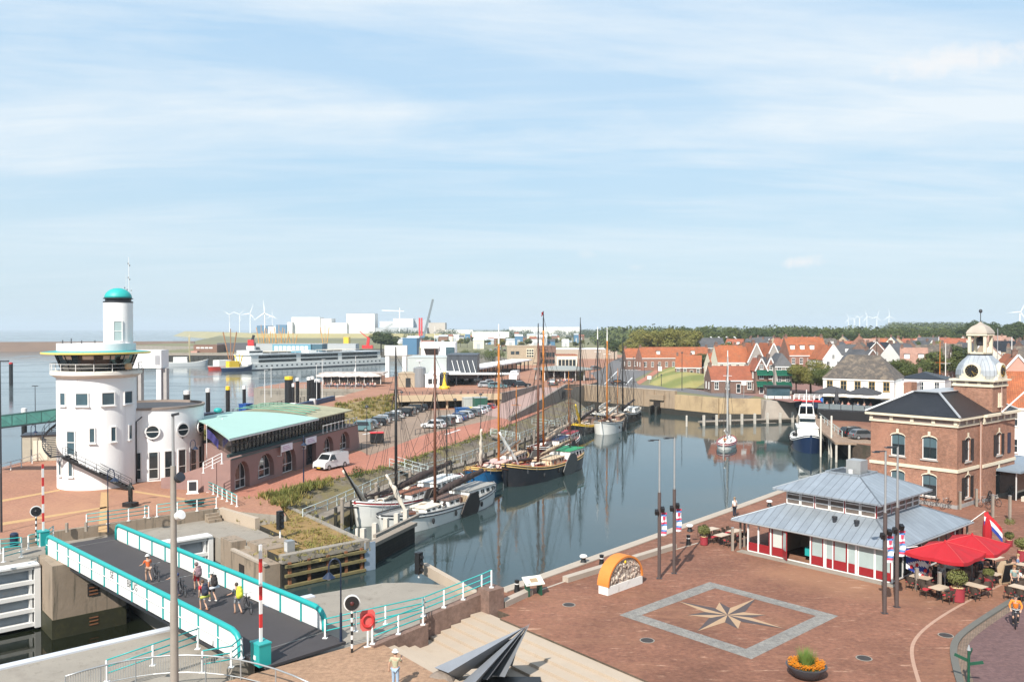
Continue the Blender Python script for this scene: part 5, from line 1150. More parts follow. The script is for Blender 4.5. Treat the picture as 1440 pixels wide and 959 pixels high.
# ------------------------------------------------------------------ arched gable stone
g0=G(855,837.5); g1=G(903.5,820); gl=(g1-g0).length; grz=ang(g0,g1)
t=T('gable_stone','arched gable stone with a carved relief and an orange rim standing on the square','monument',g0,grz)
MB().box(0,0,0,gl,.75,.52).build('plinth',pbr('white_plinth',(.72,.7,.66),.7,var=.04,dirt_or_reflection=(.5,.47,.42),ds=1.5),t)
pr=[(gl/2+(gl/2+.03)*C_(PI-PI*i/28),.52+1.62*S(PI*i/28)) for i in range(29)]; pi_=[(gl/2+(gl/2-.09)*C_(PI-PI*i/28),.52+1.5*S(PI*i/28)) for i in range(29)]
m=MB()
m.ribbon([(x,-.04,z) for x,z in pi_],[(x,-.04,z) for x,z in pr]); m.ribbon([(x,.84,z) for x,z in pr],[(x,.84,z) for x,z in pi_]); m.ribbon([(x,-.04,z) for x,z in pr],[(x,.84,z) for x,z in pr]); m.ribbon([(x,.84,z) for x,z in pi_],[(x,-.04,z) for x,z in pi_])
m.build('orange_rim',pbr('orange_rim',(.62,.2,.035),.7,var=.1,vs=2),t)
rl,rt,rb=nodes('carved_relief'); v=coord(rt); n1=nz(rt,3.2,7,.7,v,1.8); n2=nz(rt,1.3,4,.6,v,.5)
c=mix(rt,ramp(rt,n1.outputs[0],.40,.56),(.17,.11,.08),(.62,.53,.44)); c=mix(rt,ramp(rt,n2.outputs[0],.55,.7),c,(.55,.36,.28)); rt.links.new(c,rb.inputs['Base Color']); rb.inputs['Roughness'].default_value=.8; bumpn(rt,rb,n1.outputs[0],1.0,.12)
m=MB(); m.poly([(x,.06,z) for x,z in pi_][::1]); m.poly([(x,.8,z) for x,z in pi_][::-1]); rel=m.build('relief',rl,t)
rnd=random.Random(5)
for i in range(46):
    a=rnd.uniform(.1,.9); x=gl*a; hmax=1.4*math.sqrt(max(0,1-(2*a-1)**2)); z=.6+rnd.random()*max(.05,hmax-.25); s=rnd.uniform(.06,.16)
    o=MB().ball((x,.05,z),(s,.07,s*rnd.uniform(.7,1.6)),7,5).build('carving',rl,rel,smooth=True)
MB().ball((gl/2,.03,1.76),(.09,.06,.11),10,6).build('crest',yellow,rel)
# info lectern
t=T('info_lectern','green info lectern with a slanted white panel on the quay','information panel',G(750,836),R(22))
for s in (-1,1): MB().prism([(-.05,-.32),(.05,-.32),(.05,.32),(-.05,.32)],0,.8).mv(Matrix.Translation((s*.42,0,0))).build('leg',pbr('dark_green_paint',(.01,.07,.04),.45),t)
MB().obox((0,0,.88),(1.25,.85,.06),0,0,rx=.42).build('panel',pbr('panel_white',(.7,.68,.6),.5),t); MB().obox((0.02,-.02,.925),(.5,.35,.01),0,0,rx=.42).build('picture',pbr('map_brown',(.35,.25,.15),.6),t)
def bollard(label,p,white_cap=False,group=None):
    t=T('bollard',label,'bollard',p,0,group)
    if white_cap:
        MB().lathe([(.24,0),(.2,.06),(.16,.2),(.17,.3)],(0,0),14).build('stem',black,t); MB().lathe([(.17,.3),(.27,.36),(.28,.44),(.2,.52),(0,.55)],(0,0),14).build('head',white,t,auto=40)
    else:
        MB().lathe([(.2,0),(.16,.3),(.13,.62),(.16,.68),(.15,.76),(0,.8)],(0,0),12).build('stem',black,t,auto=40); MB().lathe([(.142,.5),(.148,.5),(.148,.56),(.142,.56)],(0,0),12).build('band',white,t)
    return t
G1='white capped mooring bollards on the quay edge'; G2='black bollards along the quay walk'
bollard('white capped mooring bollard on the quay behind the gable stone',G(820.5,790,.07),True,G1); bollard('white capped mooring bollard on the quay near the left planter',G(970,746,.07),True,G1); bollard('white capped mooring bollard on the quay behind the zinc roof',G(1082,711,.07),True,G1)
bollard('black quay bollard near the info lectern',G(727,832),group=G2); bollard('black quay bollard behind the gable stone',G(846,795),group=G2); bollard('black quay bollard near the left planter',G(968,766),group=G2)
# flower bowl and sign post in the foreground
p=G(1134,952); t=T('flower_bowl','round dark bowl of orange marigolds with a grass tuft at the bottom edge','planter',p)
MB().lathe([(.45,0),(.7,.2),(.93,.55),(.95,.6),(.85,.6),(0,.5)],(0,0),28).build('bowl',pbr('dark_bowl',(.05,.055,.065),.5),t,auto=40)
m=MB(); rnd=random.Random(8)
for i in range(900):
    a=rnd.random()*2*PI; r=.4+.45*rnd.random()**.7; c=Vector((r*C_(a),r*S(a),.62+rnd.random()*.16)); s=.045; m.add([c+V3(-s,0,0),c+V3(0,-s,.02),c+V3(s,0,.02),c+V3(0,s,.01)],[(0,1,2,3)])
m.build('marigolds',leaf_o,t); m=MB(); leafball(m,(0,0,.58),.8,700,.06,9,.2); m.build('foliage',leaf_d,t)
m=MB()
for i in range(420):
    a=rnd.random()*2*PI; r=rnd.random()*.3; b0_=V3(r*C_(a),r*S(a),.6); L=rnd.uniform(.5,.85); k=b0_+V3(C_(a)*r*1.1,S(a)*r*1.1,L); w=V3(-S(a),C_(a),0)*.016; m.add([b0_-w,b0_+w,k],[(0,1,2)])
m.build('grass_tuft',leafy('grass_blades',(.10,.17,.03),(.16,.24,.06)),t)
t=T('finger_post','small dark green finger post at the kerb near the bottom edge','signpost',G(1362,965),R(20))
MB().tube([(0,0,0),(0,0,1.7)],.06,8).build('post',pbr('dark_green_paint',(.01,.07,.04),.45),t); MB().lathe([(.09,1.7),(.02,1.95)],(0,0),8).build('finial',steel,t)
for a,z in ((.5,1.5),(2.2,1.3),(-.8,1.15)): MB().obox((.3*C_(a),.3*S(a),z),(.62,.04,.14),a,0,ry=-.3).build('arm',pbr('dark_green_paint',(.01,.07,.04),.45),t)
# ------------------------------------------------------------------ folded steel sculpture on the steps
tip=V3(.75,40.4,2.5); base=T('steel_sculpture','folded grey steel fan rising to a sharp point on the amphitheatre steps','sculpture',V3(-1.6,40.8,-.85)); B0=base.location
stl=pbr('blue_grey_plate_steel',(.215,.23,.255),.5,.2,var=.12,vs=1.5); dks=pbr('shaded_plate_steel',(.05,.055,.065),.5,.4)
ends=[(G(611,938,.35),G(628,949,.15),G(642,957,-.5)),(G(646,962,-.3),G(664,964,.0),G(672,962,-.5)),(G(663,952,-.3),G(682,959,-.1),G(690,953,-.5)),(G(692,949,-.2),G(707,955,-.05),G(715,936,-.4))]
for i,(l,rg,r_) in enumerate(ends):
    tp=tip+V3(-.12+.08*i,.0,-.18+.06*i); m=MB(); l,rg,r_=l-B0,rg-B0,r_-B0; tp=tp-B0; rg=rg+V3(.1,-.2,.2)
    m.poly([l,rg,tp]); m.poly([rg,r_,tp]); m.poly([l,tp,r_]); m.poly([l,r_,rg]); m.build('folded_plate',stl,base)
m=MB(); m.poly([ends[0][0]-B0+V3(0,.5,-.4),ends[3][2]-B0+V3(.2,.5,-.2),tip-B0-V3(.3,-.15,.6)]); m.build('back_plate',stl,base)
MB().box(.1,-1.2,-.2,3.0,.6,.35).build('foot',black,base)
rk=MB().ball((0,0,0),(.75,.6,.5),12,8); rk.v=[(x*(1+.25*noise.noise(Vector((x*2,y*2,z*2)))),y*(1+.25*noise.noise(Vector((y*2,z*2,x*2+4)))),z) for x,y,z in rk.v]
o=rk.build('boulder',pbr('rough_brown_stone',(.2,.16,.13),.95,var=.25,vs=3,bump=.8,bs=5)); o.location=G(622,958,-.3); tag(o,'rough brown boulder at the foot of the steel sculpture','boulder')
# ------------------------------------------------------------------ lamps on the near side
t=T('lamp_mast','tall grey lamp mast with two floodlights crossing the bridge in the foreground','lamp mast',V3(XP(242.5,37),37,-1))
MB().tube([(0,0,0),(0,0,5.6)],.19,14,0,.17).build('lower_shaft',pbr('grey_mast',(.30,.27,.235),.6,.2),t,auto=40); MB().tube([(0,0,5.6),(0,0,11.6)],.15,14,0,.12).build('middle_shaft',pbr('grey_mast',(.30,.27,.235),.6,.2),t,auto=40); MB().tube([(0,0,11.6),(0,0,13.9)],.06,10).build('upper_shaft',steel,t)
MB().obox((.1,0,13.85),(.32,.2,.1),.3,0,ry=-.2).build('luminaire',darkmetal,t)
for z,k in ((11.0,darkmetal),(9.35,white)): 
    o=MB().lathe([(.1,0),(.2,.1),(.22,.34),(0,.36)],(0,0),14).build('floodlight',k,t,auto=40); o.location=(.18,-.1,z); o.rotation_euler=(R(60),0,R(60))
def gooseneck(label,p,h,reach=.75,rz=PI,m_=None,group=None):
    m_=m_ or bluedark; t=T('street_lamp',label,'street lamp',p,rz,group)
    MB().tube([(0,0,0),(0,0,h*.35),(0,0,h*.36)],.075,10,0,.06).build('base_shaft',m_,t); MB().tube([(0,0,h*.36),(0,0,h-.3)]+[(reach/2-reach/2*C_(PI*i/8),0,h-.3+.45*S(PI*i/8)) for i in range(1,9)]+[(reach,0,h-.6)],.04,8).build('neck',m_,t,smooth=True)
    MB().lathe([(.05,h-.55),(.12,h-.62),(.3,h-.8),(.34,h-.84),(.3,h-.84)],(reach,0),16).build('shade',m_,t,auto=40); MB().ball((reach,0,h-.88),(.13,.13,.1),10,6).build('bulb',white,t); return t
gooseneck('dark blue gooseneck lamp standing between bridge and round signal',G(479.5,902),4.3,.62,PI+R(15))

gooseneck('dark gooseneck lamp in front of the round tower',G(152,748),5.0,.5,R(20)); gooseneck('dark gooseneck lamp beside the round windows of the drum annex',G(268,681),4.6,.5,R(20)); gooseneck('dark gooseneck lamp left of the spiral stair',G(44,650),4.5,.5,R(10))
gooseneck('dark gooseneck lamp on the brick road below the pavilion signs',G(427,684),5.2,.05,0)
t=T('lamp_mast','slim dark lamp mast at the far left edge of the forecourt','lamp mast',G(2,748)); MB().tube([(0,0,0),(0,0,14)],.09,8,0,.05).build('shaft',darkmetal,t); MB().box(-.1,-.1,13.9,.7,.1,14).build('luminaire',darkmetal,t)
t=T('lamp_mast','slim dark lamp mast left of the tower beyond the railing','lamp mast',G(50,628)); MB().tube([(0,0,0),(0,0,8.5)],.07,8,0,.04).build('shaft',darkmetal,t); MB().box(-.4,-.1,8.5,.4,.1,8.6).build('luminaire',darkmetal,t)
# small statue, crow sculpture, notice board, red post, bin
t=T('statue','small dark bronze statue of a standing figure on a block before the drum','statue',G(183.5,712),R(-20)); MB().box(-.55,-.45,0,.55,.45,.4).build('plinth',black,t)
bz=pbr('dark_bronze',(.03,.032,.03),.5,.5); skinmesh('figure',[V3(0,0,1.3),V3(0,0,1.6),V3(0,0,1.85),V3(0,0,2.05),V3(0,.02,2.25),V3(-.12,.0,.85),V3(-.14,0,.42),V3(.12,0,.85),V3(.14,0,.42),V3(-.26,0,1.82),V3(-.32,.1,1.5),V3(.26,0,1.82),V3(.36,.1,1.55)],[(0,1),(1,2),(2,3),(3,4),(0,5),(5,6),(0,7),(7,8),(2,9),(9,10),(2,11),(11,12)],[.19,.17,.18,.08,.13,.12,.1,.12,.1,.09,.07,.09,.07],bz,t)
t=T('bird_sculpture','black flat bird shaped sculpture on the forecourt paving','sculpture',G(272,712),R(-25)); m=MB().prism([(-1.1,0),(-.5,.18),(.2,.12),(.9,.45),(.5,.0),(1.2,-.12),(.3,-.15),(-.4,-.12)],.25,.5); m.build('body',black,t); MB().prism([(-.4,.0),(.3,.3),(.7,.8),(.1,.4)],.5,.62).build('wing',black,t); MB().box(-.1,-.05,0,.1,.05,.25).build('foot',black,t)
t=T('notice_board','white framed notice board beside the turquoise corner railing','notice board',G(271,694),R(15)); MB().box(-.6,-.2,0,.6,.2,.06).build('foot',white,t); MB().box(-.5,-.05,.06,.5,.05,1.35).build('frame',white,t); MB().box(-.36,-.06,.3,.36,-.051,1.2).build('poster',darkmetal,t)
t=T('litter_bin','dark blue litter bin behind the left corner railing','litter bin',G(20,768)); MB().lathe([(.26,0),(.3,.1),(.3,.95),(.2,1.05),(0,1.07)],(0,0),14).build('body',bluedark,t,auto=40); MB().box(-.15,-.31,.75,.15,-.28,.88).build('slot',black,t)
for px,py,l in ((94,748,'left'),(121,747,'right')):
    t=T('timber_bollard','short brown post at the bridge entrance, %s'%('nearer the barrier' if l=='left' else 'nearer the far parapet'),'bollard',G(px,py)); MB().box(-.09,-.09,0,.09,.09,.75).build('shaft',wood_grey,t)

for x,y,l in ((1190,800,'between the pavilion and the compass'),(910,900,'left of the compass frame'),(1330,893,'inside the pale paving curve'),(1215,925,'right of the flower bowl'),(800,850,'in front of the stone benches')):
    t=T('manhole_cover','dark iron manhole cover in the square '+l,'manhole cover',G(x,y,.006)); MB().lathe([(.34,0),(.34,.012),(0,.014)],(0,0),20).build('lid',pbr('worn_iron',(.06,.05,.045),.6,.4,var=.2,vs=6),t); MB().lathe([(.345,0),(.40,0),(.40,.01),(.345,.01)],(0,0),20,cap=False).build('frame',concrete,t)
# ------------------------------------------------------------------ generators: houses, trees, cars
WM={}
def winmesh(w,h,fm,gm,nv=1,nh=1):
    k=(w,h,fm.name,gm.name,nv,nh)
    if k not in WM:
        f=MB(); t=.09; f.box(-w/2,-.06,0,-w/2+t,.04,h).box(w/2-t,-.06,0,w/2,.04,h).box(-w/2+t,-.06,0,w/2-t,.04,t).box(-w/2+t,-.06,h-t,w/2-t,.04,h).box(-w/2-.06,-.12,-.1,w/2+.06,.04,-.002)
        for i in range(nv): x=-w/2+w*(i+1)/(nv+1); f.box(x-.03,-.05,t,x+.03,.03,h-t)
        for i in range(nh): z=h*(i+1)/(nh+1); f.box(-w/2+t,-.045,z-.03,w/2-t,.03,z+.03)
        WM[k]=(f.mesh('window',fm),MB().box(-w/2+t,-.01,t,w/2-t,.02,h-t).mesh('pane',gm))
    return WM[k]
def putwin(root,p,rz,w,h,fm,gm,nv=1,nh=1,name='window',pane=True):
    a,b=winmesh(w,h,fm,gm,nv,nh); o=bpy.data.objects.new(name,a); COL.objects.link(o); o.parent=root; o.location=p; o.rotation_euler=(0,0,rz)
    if pane: q=bpy.data.objects.new('pane',b); COL.objects.link(q); q.parent=o
    return o
brk=bricks('red_house_brick',(.30,.13,.085),(.24,.10,.07),(.28,.2,.16),.22,.07,.9,.012,.2,.6,.2)
brk2=bricks('brown_house_brick',(.20,.11,.085),(.16,.09,.075),(.2,.15,.12),.22,.07,.9,.012,.2,.6,.2)
brk3=bricks('yellow_house_brick',(.42,.33,.22),(.36,.28,.19),(.4,.34,.27),.22,.07,.9,.012,.15,.6,.2)
pinkb=pbr('pink_render',(.5,.28,.22),.9,var=.08); creamw=pbr('cream_render',(.68,.62,.5),.9,var=.05); greyw=pbr('grey_boarded_wall',(.30,.27,.245),.9,var=.12,vs=2); whitew=pbr('white_house_render',(.76,.74,.7),.85,var=.05)
ro=tiles('orange_pantiles',(.44,.135,.05),(.35,.10,.04),moss=(.22,.11,.06),mpos=(.5,.72)); rr_=tiles('red_pantiles',(.38,.12,.06),(.32,.095,.05),moss=(.2,.1,.06),mpos=(.55,.8)); rg=tiles('grey_slates',(.1,.1,.105),(.075,.075,.08),.25,.25,rough=.55,depth=.02); rbk=tiles('black_glazed_tiles',(.022,.023,.027),(.016,.017,.02),.33,.24,rough=.3); rmoss=tiles('mossy_grey_tiles',(.125,.105,.088),(.095,.08,.07),.3,.24,moss=(.21,.165,.12),mpos=(.48,.62)); rpk=tiles('faded_pink_tiles',(.42,.24,.18),(.36,.2,.15))
def house(label,p,rz,w,d,eave,ridge,wm,rm,kind='y',floors=2,cols=3,chim=1,dorm=0,group=None,trim=None,fm=None,gm=None,door=True,cat='house',name='house',sidewin=True,over=.15,ww=.95):
    """front on the local -y side; kind y: gable towards the front, x: ridge parallel to it, h: hipped"""
    t=T(name,label,cat,p,rz,group); fm=fm or white; gm=gm or GL; m=MB(); x0,x1=-w/2,w/2; b=-1.2
    if kind=='y':
        m.poly([(x0,0,b),(x1,0,b),(x1,0,eave),(0,0,ridge),(x0,0,eave)]); m.poly([(x1,d,b),(x0,d,b),(x0,d,eave),(0,d,ridge),(x1,d,eave)])
        m.poly([(x1,0,b),(x1,d,b),(x1,d,eave),(x1,0,eave)]); m.poly([(x0,d,b),(x0,0,b),(x0,0,eave),(x0,d,eave)])
        s=(ridge-eave)/(w/2); o=over; R1=[[(x1+o,-.02,eave-o*s),(x1+o,d+.02,eave-o*s),(0,d+.02,ridge),(0,-.02,ridge)],[(x0-o,d+.02,eave-o*s),(x0-o,-.02,eave-o*s),(0,-.02,ridge),(0,d+.02,ridge)]]
    elif kind=='x':
        m.poly([(x0,0,b),(x1,0,b),(x1,0,eave),(x0,0,eave)]); m.poly([(x1,d,b),(x0,d,b),(x0,d,eave),(x1,d,eave)])
        m.poly([(x1,0,b),(x1,d,b),(x1,d,eave),(x1,d/2,ridge),(x1,0,eave)]); m.poly([(x0,d,b),(x0,0,b),(x0,0,eave),(x0,d/2,ridge),(x0,d,eave)])
        s=(ridge-eave)/(d/2); o=over; R1=[[(x0-.02,-o,eave-o*s),(x1+.02,-o,eave-o*s),(x1+.02,d/2,ridge),(x0-.02,d/2,ridge)],[(x1+.02,d+o,eave-o*s),(x0-.02,d+o,eave-o*s),(x0-.02,d/2,ridge),(x1+.02,d/2,ridge)]]
    else:
        m.box(x0,0,b,x1,d,eave); i=min(w,d)/2*.62; o=over; e=[(x0-o,-o,eave),(x1+o,-o,eave),(x1+o,d+o,eave),(x0-o,d+o,eave)]; q=[(x0+i,d/2-.1,ridge),(x1-i,d/2-.1,ridge),(x1-i,d/2+.1,ridge),(x0+i,d/2+.1,ridge)] if w>=d else [(-.1,i,ridge),(.1,i,ridge),(.1,d-i,ridge),(-.1,d-i,ridge)]
        R1=[[e[k],e[(k+1)%4],q[(k+1)%4],q[k]] for k in range(4)]+[q]
    m.build('wall',wm,t); r=MB(); th=V3(0,0,.13)
    for f in R1:
        f=[Vector(v)+th for v in f]; r.poly(f); r.poly([v-th for v in f[::-1]])
        for k in range(len(f)): r.poly([f[k]-th,f[(k+1)%len(f)]-th,f[(k+1)%len(f)],f[k]])
    ro_=r.build('roof',rm,t)
    cz=ridge+.7; cpos=[(0,d*.25),(0,d*.8)] if kind=='y' else [(x0+.5,d/2),(x1-.5,d/2)] if kind=='x' else [(x0+w*.4,d/2),(x1-w*.3,d/2)]
    for c in range(chim):
        cx,cy=cpos[c%2]; MB().box(cx-.35,cy-.35,ridge-1.2,cx+.35,cy+.35,cz).box(cx-.42,cy-.42,cz,cx+.42,cy+.42,cz+.12).box(cx-.15,cy-.15,cz+.121,cx+.15,cy+.15,cz+.35).build('chimney',brk2,ro_)
    if trim and kind=='y':
        k=MB(); 
        for sx in (-1,1): k.bar((sx*(w/2+over),-.1,eave-over*(ridge-eave)/(w/2)+.1),(0,-.1,ridge+.16),.16,.26)
        k.build('verge_trim',trim,t)
    if trim and kind!='y': MB().box(x0-.05,-.16,eave-.28,x1+.05,-.003,eave-.03).build('eaves_board',trim,t)
    fh=eave/floors; wh=min(1.75,fh*.6); hd=door
    for f in range(floors):
        for c in range(cols):
            x=x0+w*(c+.5)/cols; z=f*fh+fh*.3
            if f==0 and hd and c==cols//2: putwin(t,(x,-.02,.05),0,1.0,2.1,fm,gm,0,1,'door'); continue
            putwin(t,(x,-.02,z),0,ww,wh,fm,gm)
    if kind=='y' and ridge-eave>2: putwin(t,(0,-.02,eave+.25),0,.8,1.15,fm,gm)
    if sidewin:
        for f in range(floors):
            for y in (d*.3,d*.7): putwin(t,(x0-.02,y,f*fh+fh*.3),-PI/2,.85,wh*.9,fm,gm,pane=True)
    for i in range(dorm):
        x=x0+w*(i+.5)/dorm
        if kind!='y':
            s=(ridge-eave)/(d/2); y=d*.16; z=eave+y*s; q=MB().box(-.65,-.0,-.1,.65,1.9,1.25).build('dormer',white,ro_); q.location=(x,y,z); MB().box(-.5,-.03,.15,.5,-.003,1.05).build('dormer_window',gm,q) if False else None
            g=putwin(ro_,(x,y-.03,z+.12),0,1.0,.95,fm,gm,1,0,'dormer_window',False); MB().box(-.78,-.12,1.251,.78,2.0,1.34).build('dormer_roof',rg,ro_).location=(x,y,z)
    return t
# trees: leaf clumps through the crown volume
def crownmesh(name,mat_,seed,n,size,lobes=9,sq=.85):
    rnd=random.Random(seed); m=MB(); L=[((0,0,0),.62)]
    for i in range(lobes):
        a=2*PI*i/lobes+rnd.uniform(-.4,.4); z=rnd.uniform(-.42,.6); r=rnd.uniform(.34,.66)*math.sqrt(max(.15,1-z*z*.8)); L.append(((r*C_(a),r*S(a),z),rnd.uniform(.26,.44)))
    L.append(((rnd.uniform(-.2,.2),rnd.uniform(-.2,.2),.68),.36))
    tot=sum(r*r for _,r in L)
    for c,r in L: leafball(m,(c[0],c[1],c[2]*sq),r,int(n*r*r/tot),size,rnd.random(),.85,.55)
    return m.mesh(name,mat_,uv=False)
lg1=leafy('tree_leaves_mid',(.06,.085,.022),(.09,.115,.032),(.12,.135,.04),1.5); lg2=leafy('tree_leaves_dark',(.036,.06,.02),(.06,.085,.028),(.08,.1,.034),1.5); lg3=leafy('tree_leaves_olive',(.14,.145,.034),(.19,.18,.045),(.23,.205,.06),1.5)
CR={}
for k,(mt,sd,n,sz) in {'a':(lg1,1,2600,.075),'b':(lg2,2,2600,.075),'c':(lg3,3,2600,.075),'A':(lg3,4,9000,.042),'B':(lg1,5,9000,.042)}.items(): CR[k]=crownmesh('crown',mt,sd,n,sz)
tkm=pbr('tree_bark',(.07,.055,.04),.95,var=.3,vs=5,bump=.5)
tm=MB().tube([(0,0,-.3),(.05,0,1.2),(0,.05,2.6)],.26,8,0,.15)
for a in range(4): tm.tube([(0,.05,2.0),(.9*C_(a*1.6),.9*S(a*1.6),3.6)],.1,5,0,.03)
tm=tm.mesh('trunk',tkm)
def tree(label,p,r,h,k,rz=None,group=None,name='tree',sq=None):
    t=T(name,label,'tree',p,random.uniform(0,6.3) if rz is None else rz,group); a=bpy.data.objects.new('trunk',tm); COL.objects.link(a); a.parent=t; s=h*.55/3.0; a.scale=(max(.8,r/4.5),)*2+(s,)
    c=bpy.data.objects.new('crown',CR[k]); COL.objects.link(c); c.parent=t; vz=(h*.39) if sq is None else sq; c.location=(0,0,h-vz*.98); c.scale=(r,r,vz); return t
# cars: lofted body with separate glass, wheels and lights
CM={}
def carpaint(n,c): return pbr('car_paint_'+n,c,.25,.2,var=.03,coat=.6)
PAINT={'black':(.012,.012,.014),'white':(.72,.72,.72),'grey':(.12,.125,.13),'silver':(.4,.41,.42),'blue':(.03,.06,.16),'red':(.4,.02,.02),'green':(.03,.07,.05),'teal':(.12,.22,.24)}
cglass=glass('car_glass',(.015,.018,.02),.05,.3)
def car(label,p,rz,col='grey',kind='hatch',group=None):
    key=(col,kind)
    if key in CM:
        c=dup(CM[key],p,rz,label,group); 
        return c
    t=T('van' if kind in('van','camper') else 'car',label,'van' if kind in('van','camper') else 'car',p,rz,group); L,W,H={'hatch':(4.0,1.72,1.48),'est':(4.55,1.8,1.5),'suv':(4.5,1.85,1.7),'van':(4.5,1.82,1.85),'camper':(6.2,2.1,2.7)}[kind]
    pm=carpaint(col,PAINT[col]); h0=.28; hb=H*.56; 
    prof={'hatch':[(-.5,.55),(-.5,.92),(-.46,1),(-.36,1.62),(-.30,1.75),(.06,1.76),(.24,1.06),(.46,.95),(.5,.75),(.5,.5)],'est':[(-.5,.55),(-.5,1),(-.46,1.5),(-.42,1.7),(.04,1.76),(.2,1.1),(.46,.95),(.5,.7),(.5,.5)],
      'suv':[(-.5,.5),(-.5,1),(-.47,1.6),(-.44,1.75),(.06,1.77),(.2,1.12),(.47,1.02),(.5,.7),(.5,.5)],'van':[(-.5,.4),(-.5,1.68),(-.47,1.76),(.14,1.77),(.2,1.72),(.33,1.1),(.47,.92),(.5,.66),(.5,.4)],'camper':[(-.5,.35),(-.5,1.7),(-.46,1.77),(.24,1.77),(.3,1.66),(.4,.95),(.48,.8),(.5,.55),(.5,.35)]}[kind]
    k=H/1.77; P=[(x*L,z*k) for x,z in prof]; P=[(P[0][0],h0)]+P[1:-1]+[(P[-1][0],h0)]; m=MB(); n=len(P)
    def yy(z): return W/2*(1 if z<hb else 1-.20*(z-hb)/(H-hb))
    Lf=[(x,-yy(z),z) for x,z in P]; Rt=[(x,yy(z),z) for x,z in P]
    m.poly(Lf[::-1]); m.poly(Rt); m.ribbon(Lf+[Lf[0]],Rt+[Rt[0]]); m.build('body',pm,t,auto=35)
    def at(f): # profile point on the roofline by fraction of length
        for (a,b_),(c,d) in zip(P[1:-1],P[2:]):
            if a<=f*L<=c: return b_+(d-b_)*((f*L-a)/max(1e-6,c-a))
        return hb
    f0,f1={'hatch':(-.40,.2),'est':(-.44,.16),'suv':(-.44,.16),'van':(.02,.3),'camper':(.2,.36)}[kind]; z1=H*.93
    zb=hb*1.02 if kind not in ('van','camper') else H*.6
    g=MB()
    for s in (-1,1):
        q=[]; 
        for f in (f0,f0+.05,f1-.11,f1): q.append(f)
        g.poly([(q[0]*L,s*(yy(zb)+.006),zb),(q[3]*L,s*(yy(zb)+.006),zb),(q[2]*L,s*(yy(min(z1,at(q[2])-.06))+.006),min(z1,at(q[2])-.06)),(q[1]*L,s*(yy(min(z1,at(q[1])-.06))+.006),min(z1,at(q[1])-.06))][::s])
    g.build('side_window',cglass,t)
    i=[j for j in range(1,n-1) if P[j][1]>H*.9][-1]; (xa,za),(xb,zc)=P[i],P[i+1]; a=.08;b_=.92
    A_=(xa+(xb-xa)*a,za+(zc-za)*a); B_=(xa+(xb-xa)*b_,za+(zc-za)*b_); nx,nz_=(za-zc),(xb-xa); q=math.hypot(nx,nz_); nx,nz_=nx/q*.012,nz_/q*.012
    MB().poly([(A_[0]+nx,-yy(A_[1])+.1,A_[1]+nz_),(B_[0]+nx,-yy(B_[1])+.1,B_[1]+nz_),(B_[0]+nx,yy(B_[1])-.1,B_[1]+nz_),(A_[0]+nx,yy(A_[1])-.1,A_[1]+nz_)]).build('windscreen',cglass,t)
    i=[j for j in range(1,n-1) if P[j][1]>H*.88][0]; (xa,za),(xb,zc)=P[i-1],P[i]; A_=(xa+(xb-xa)*.25,za+(zc-za)*.25) if kind!='van' else (xa,za*.62); B_=(xa+(xb-xa)*.92,za+(zc-za)*.92)
    MB().poly([(A_[0]-.015,yy(A_[1])-.12,A_[1]),(A_[0]-.015,-yy(A_[1])+.12,A_[1]),(B_[0]-.015,-yy(B_[1])+.12,B_[1]),(B_[0]-.015,yy(B_[1])-.12,B_[1])]).build('rear_window',cglass,t)
    if 'wheel' not in CM:
        CM['wheel']=(MB().tube([(0,-.1,0),(0,.1,0)],.32,16).mesh('wheel',tyre,True),MB().tube([(0,-.112,0),(0,.112,0)],.2,12).mesh('rim',steel)); CM['wheel'][0].set_sharp_from_angle(angle=.6)
    for x in (-.31*L,.32*L):
        for s in (-1,1):
            w=rep('wheel',CM['wheel'][0],t,[(x,s*(W/2-.09),.32)])[0]; rep('rim',CM['wheel'][1],w,[(0,0,0)])
    for s in (-1,1):
        MB().box(L/2-.06,s*W*.28,h0+.28,L/2+.012,s*W*.46,h0+.45).build('headlight',pbr('lamp_lens',(.6,.6,.58),.2),t); MB().box(-L/2-.012,s*W*.36,hb*.72,-L/2+.05,s*W*.47,hb*1.02).build('tail_light',pbr('tail_lens',(.4,.01,.01),.3),t)
        MB().box(.17*L,s*(W/2),hb,.2*L,s*(W/2+.14),hb+.13).build('wing_mirror',pm,t)
    MB().box(L/2-.05,-W*.4,h0-.02,L/2+.02,W*.4,h0+.18).build('bumper',black,t); MB().box(-L/2-.02,-W*.42,h0-.02,-L/2+.05,W*.42,h0+.2).build('rear_bumper',pm if kind!='van' else black,t)
    MB().box(L/2+.02,-.25,h0+.02,L/2+.028,.25,h0+.13).build('number_plate',yellow,t)
    CM[key]=t; return t
# ------------------------------------------------------------------ brick harbour house with clock tower
HB=V3(40.9,77.6,0); hd1=V3(.766,.642,0); HR=math.atan2(.642,.766)
hb_=T('brick_house','two storey red brick house with black hipped roof and a domed clock tower','building',HB,HR)
hbm=bricks('orange_red_brick',(.36,.15,.09),(.25,.10,.065),(.33,.24,.18),.22,.065,.88,.012,.34,.35,.25,tint=(.36,.18,.12))
XL,YL,XW=4.9,8.2,12.9; EZ=7.5
ops_l=[(YL-5.5,1.4,4.3,6.45,.28),(YL-2.5,1.4,4.3,6.45,.28),(YL-5.5,1.4,.8,2.9,.28),(YL-2.5,1.4,.8,2.9,.28)]
def split(mb,x0,x1,ops,mid=3.45):
    facade(mb,x0,x1,0,mid,[o for o in ops if o[3]<mid],.22); facade(mb,x0,x1,mid,EZ,[o for o in ops if o[2]>mid],.22)
m=MB(); split(m,0,YL,ops_l); ML=Matrix.Translation((0,YL,0))@Matrix.Rotation(-PI/2,4,'Z'); m.mv(ML); wl=m
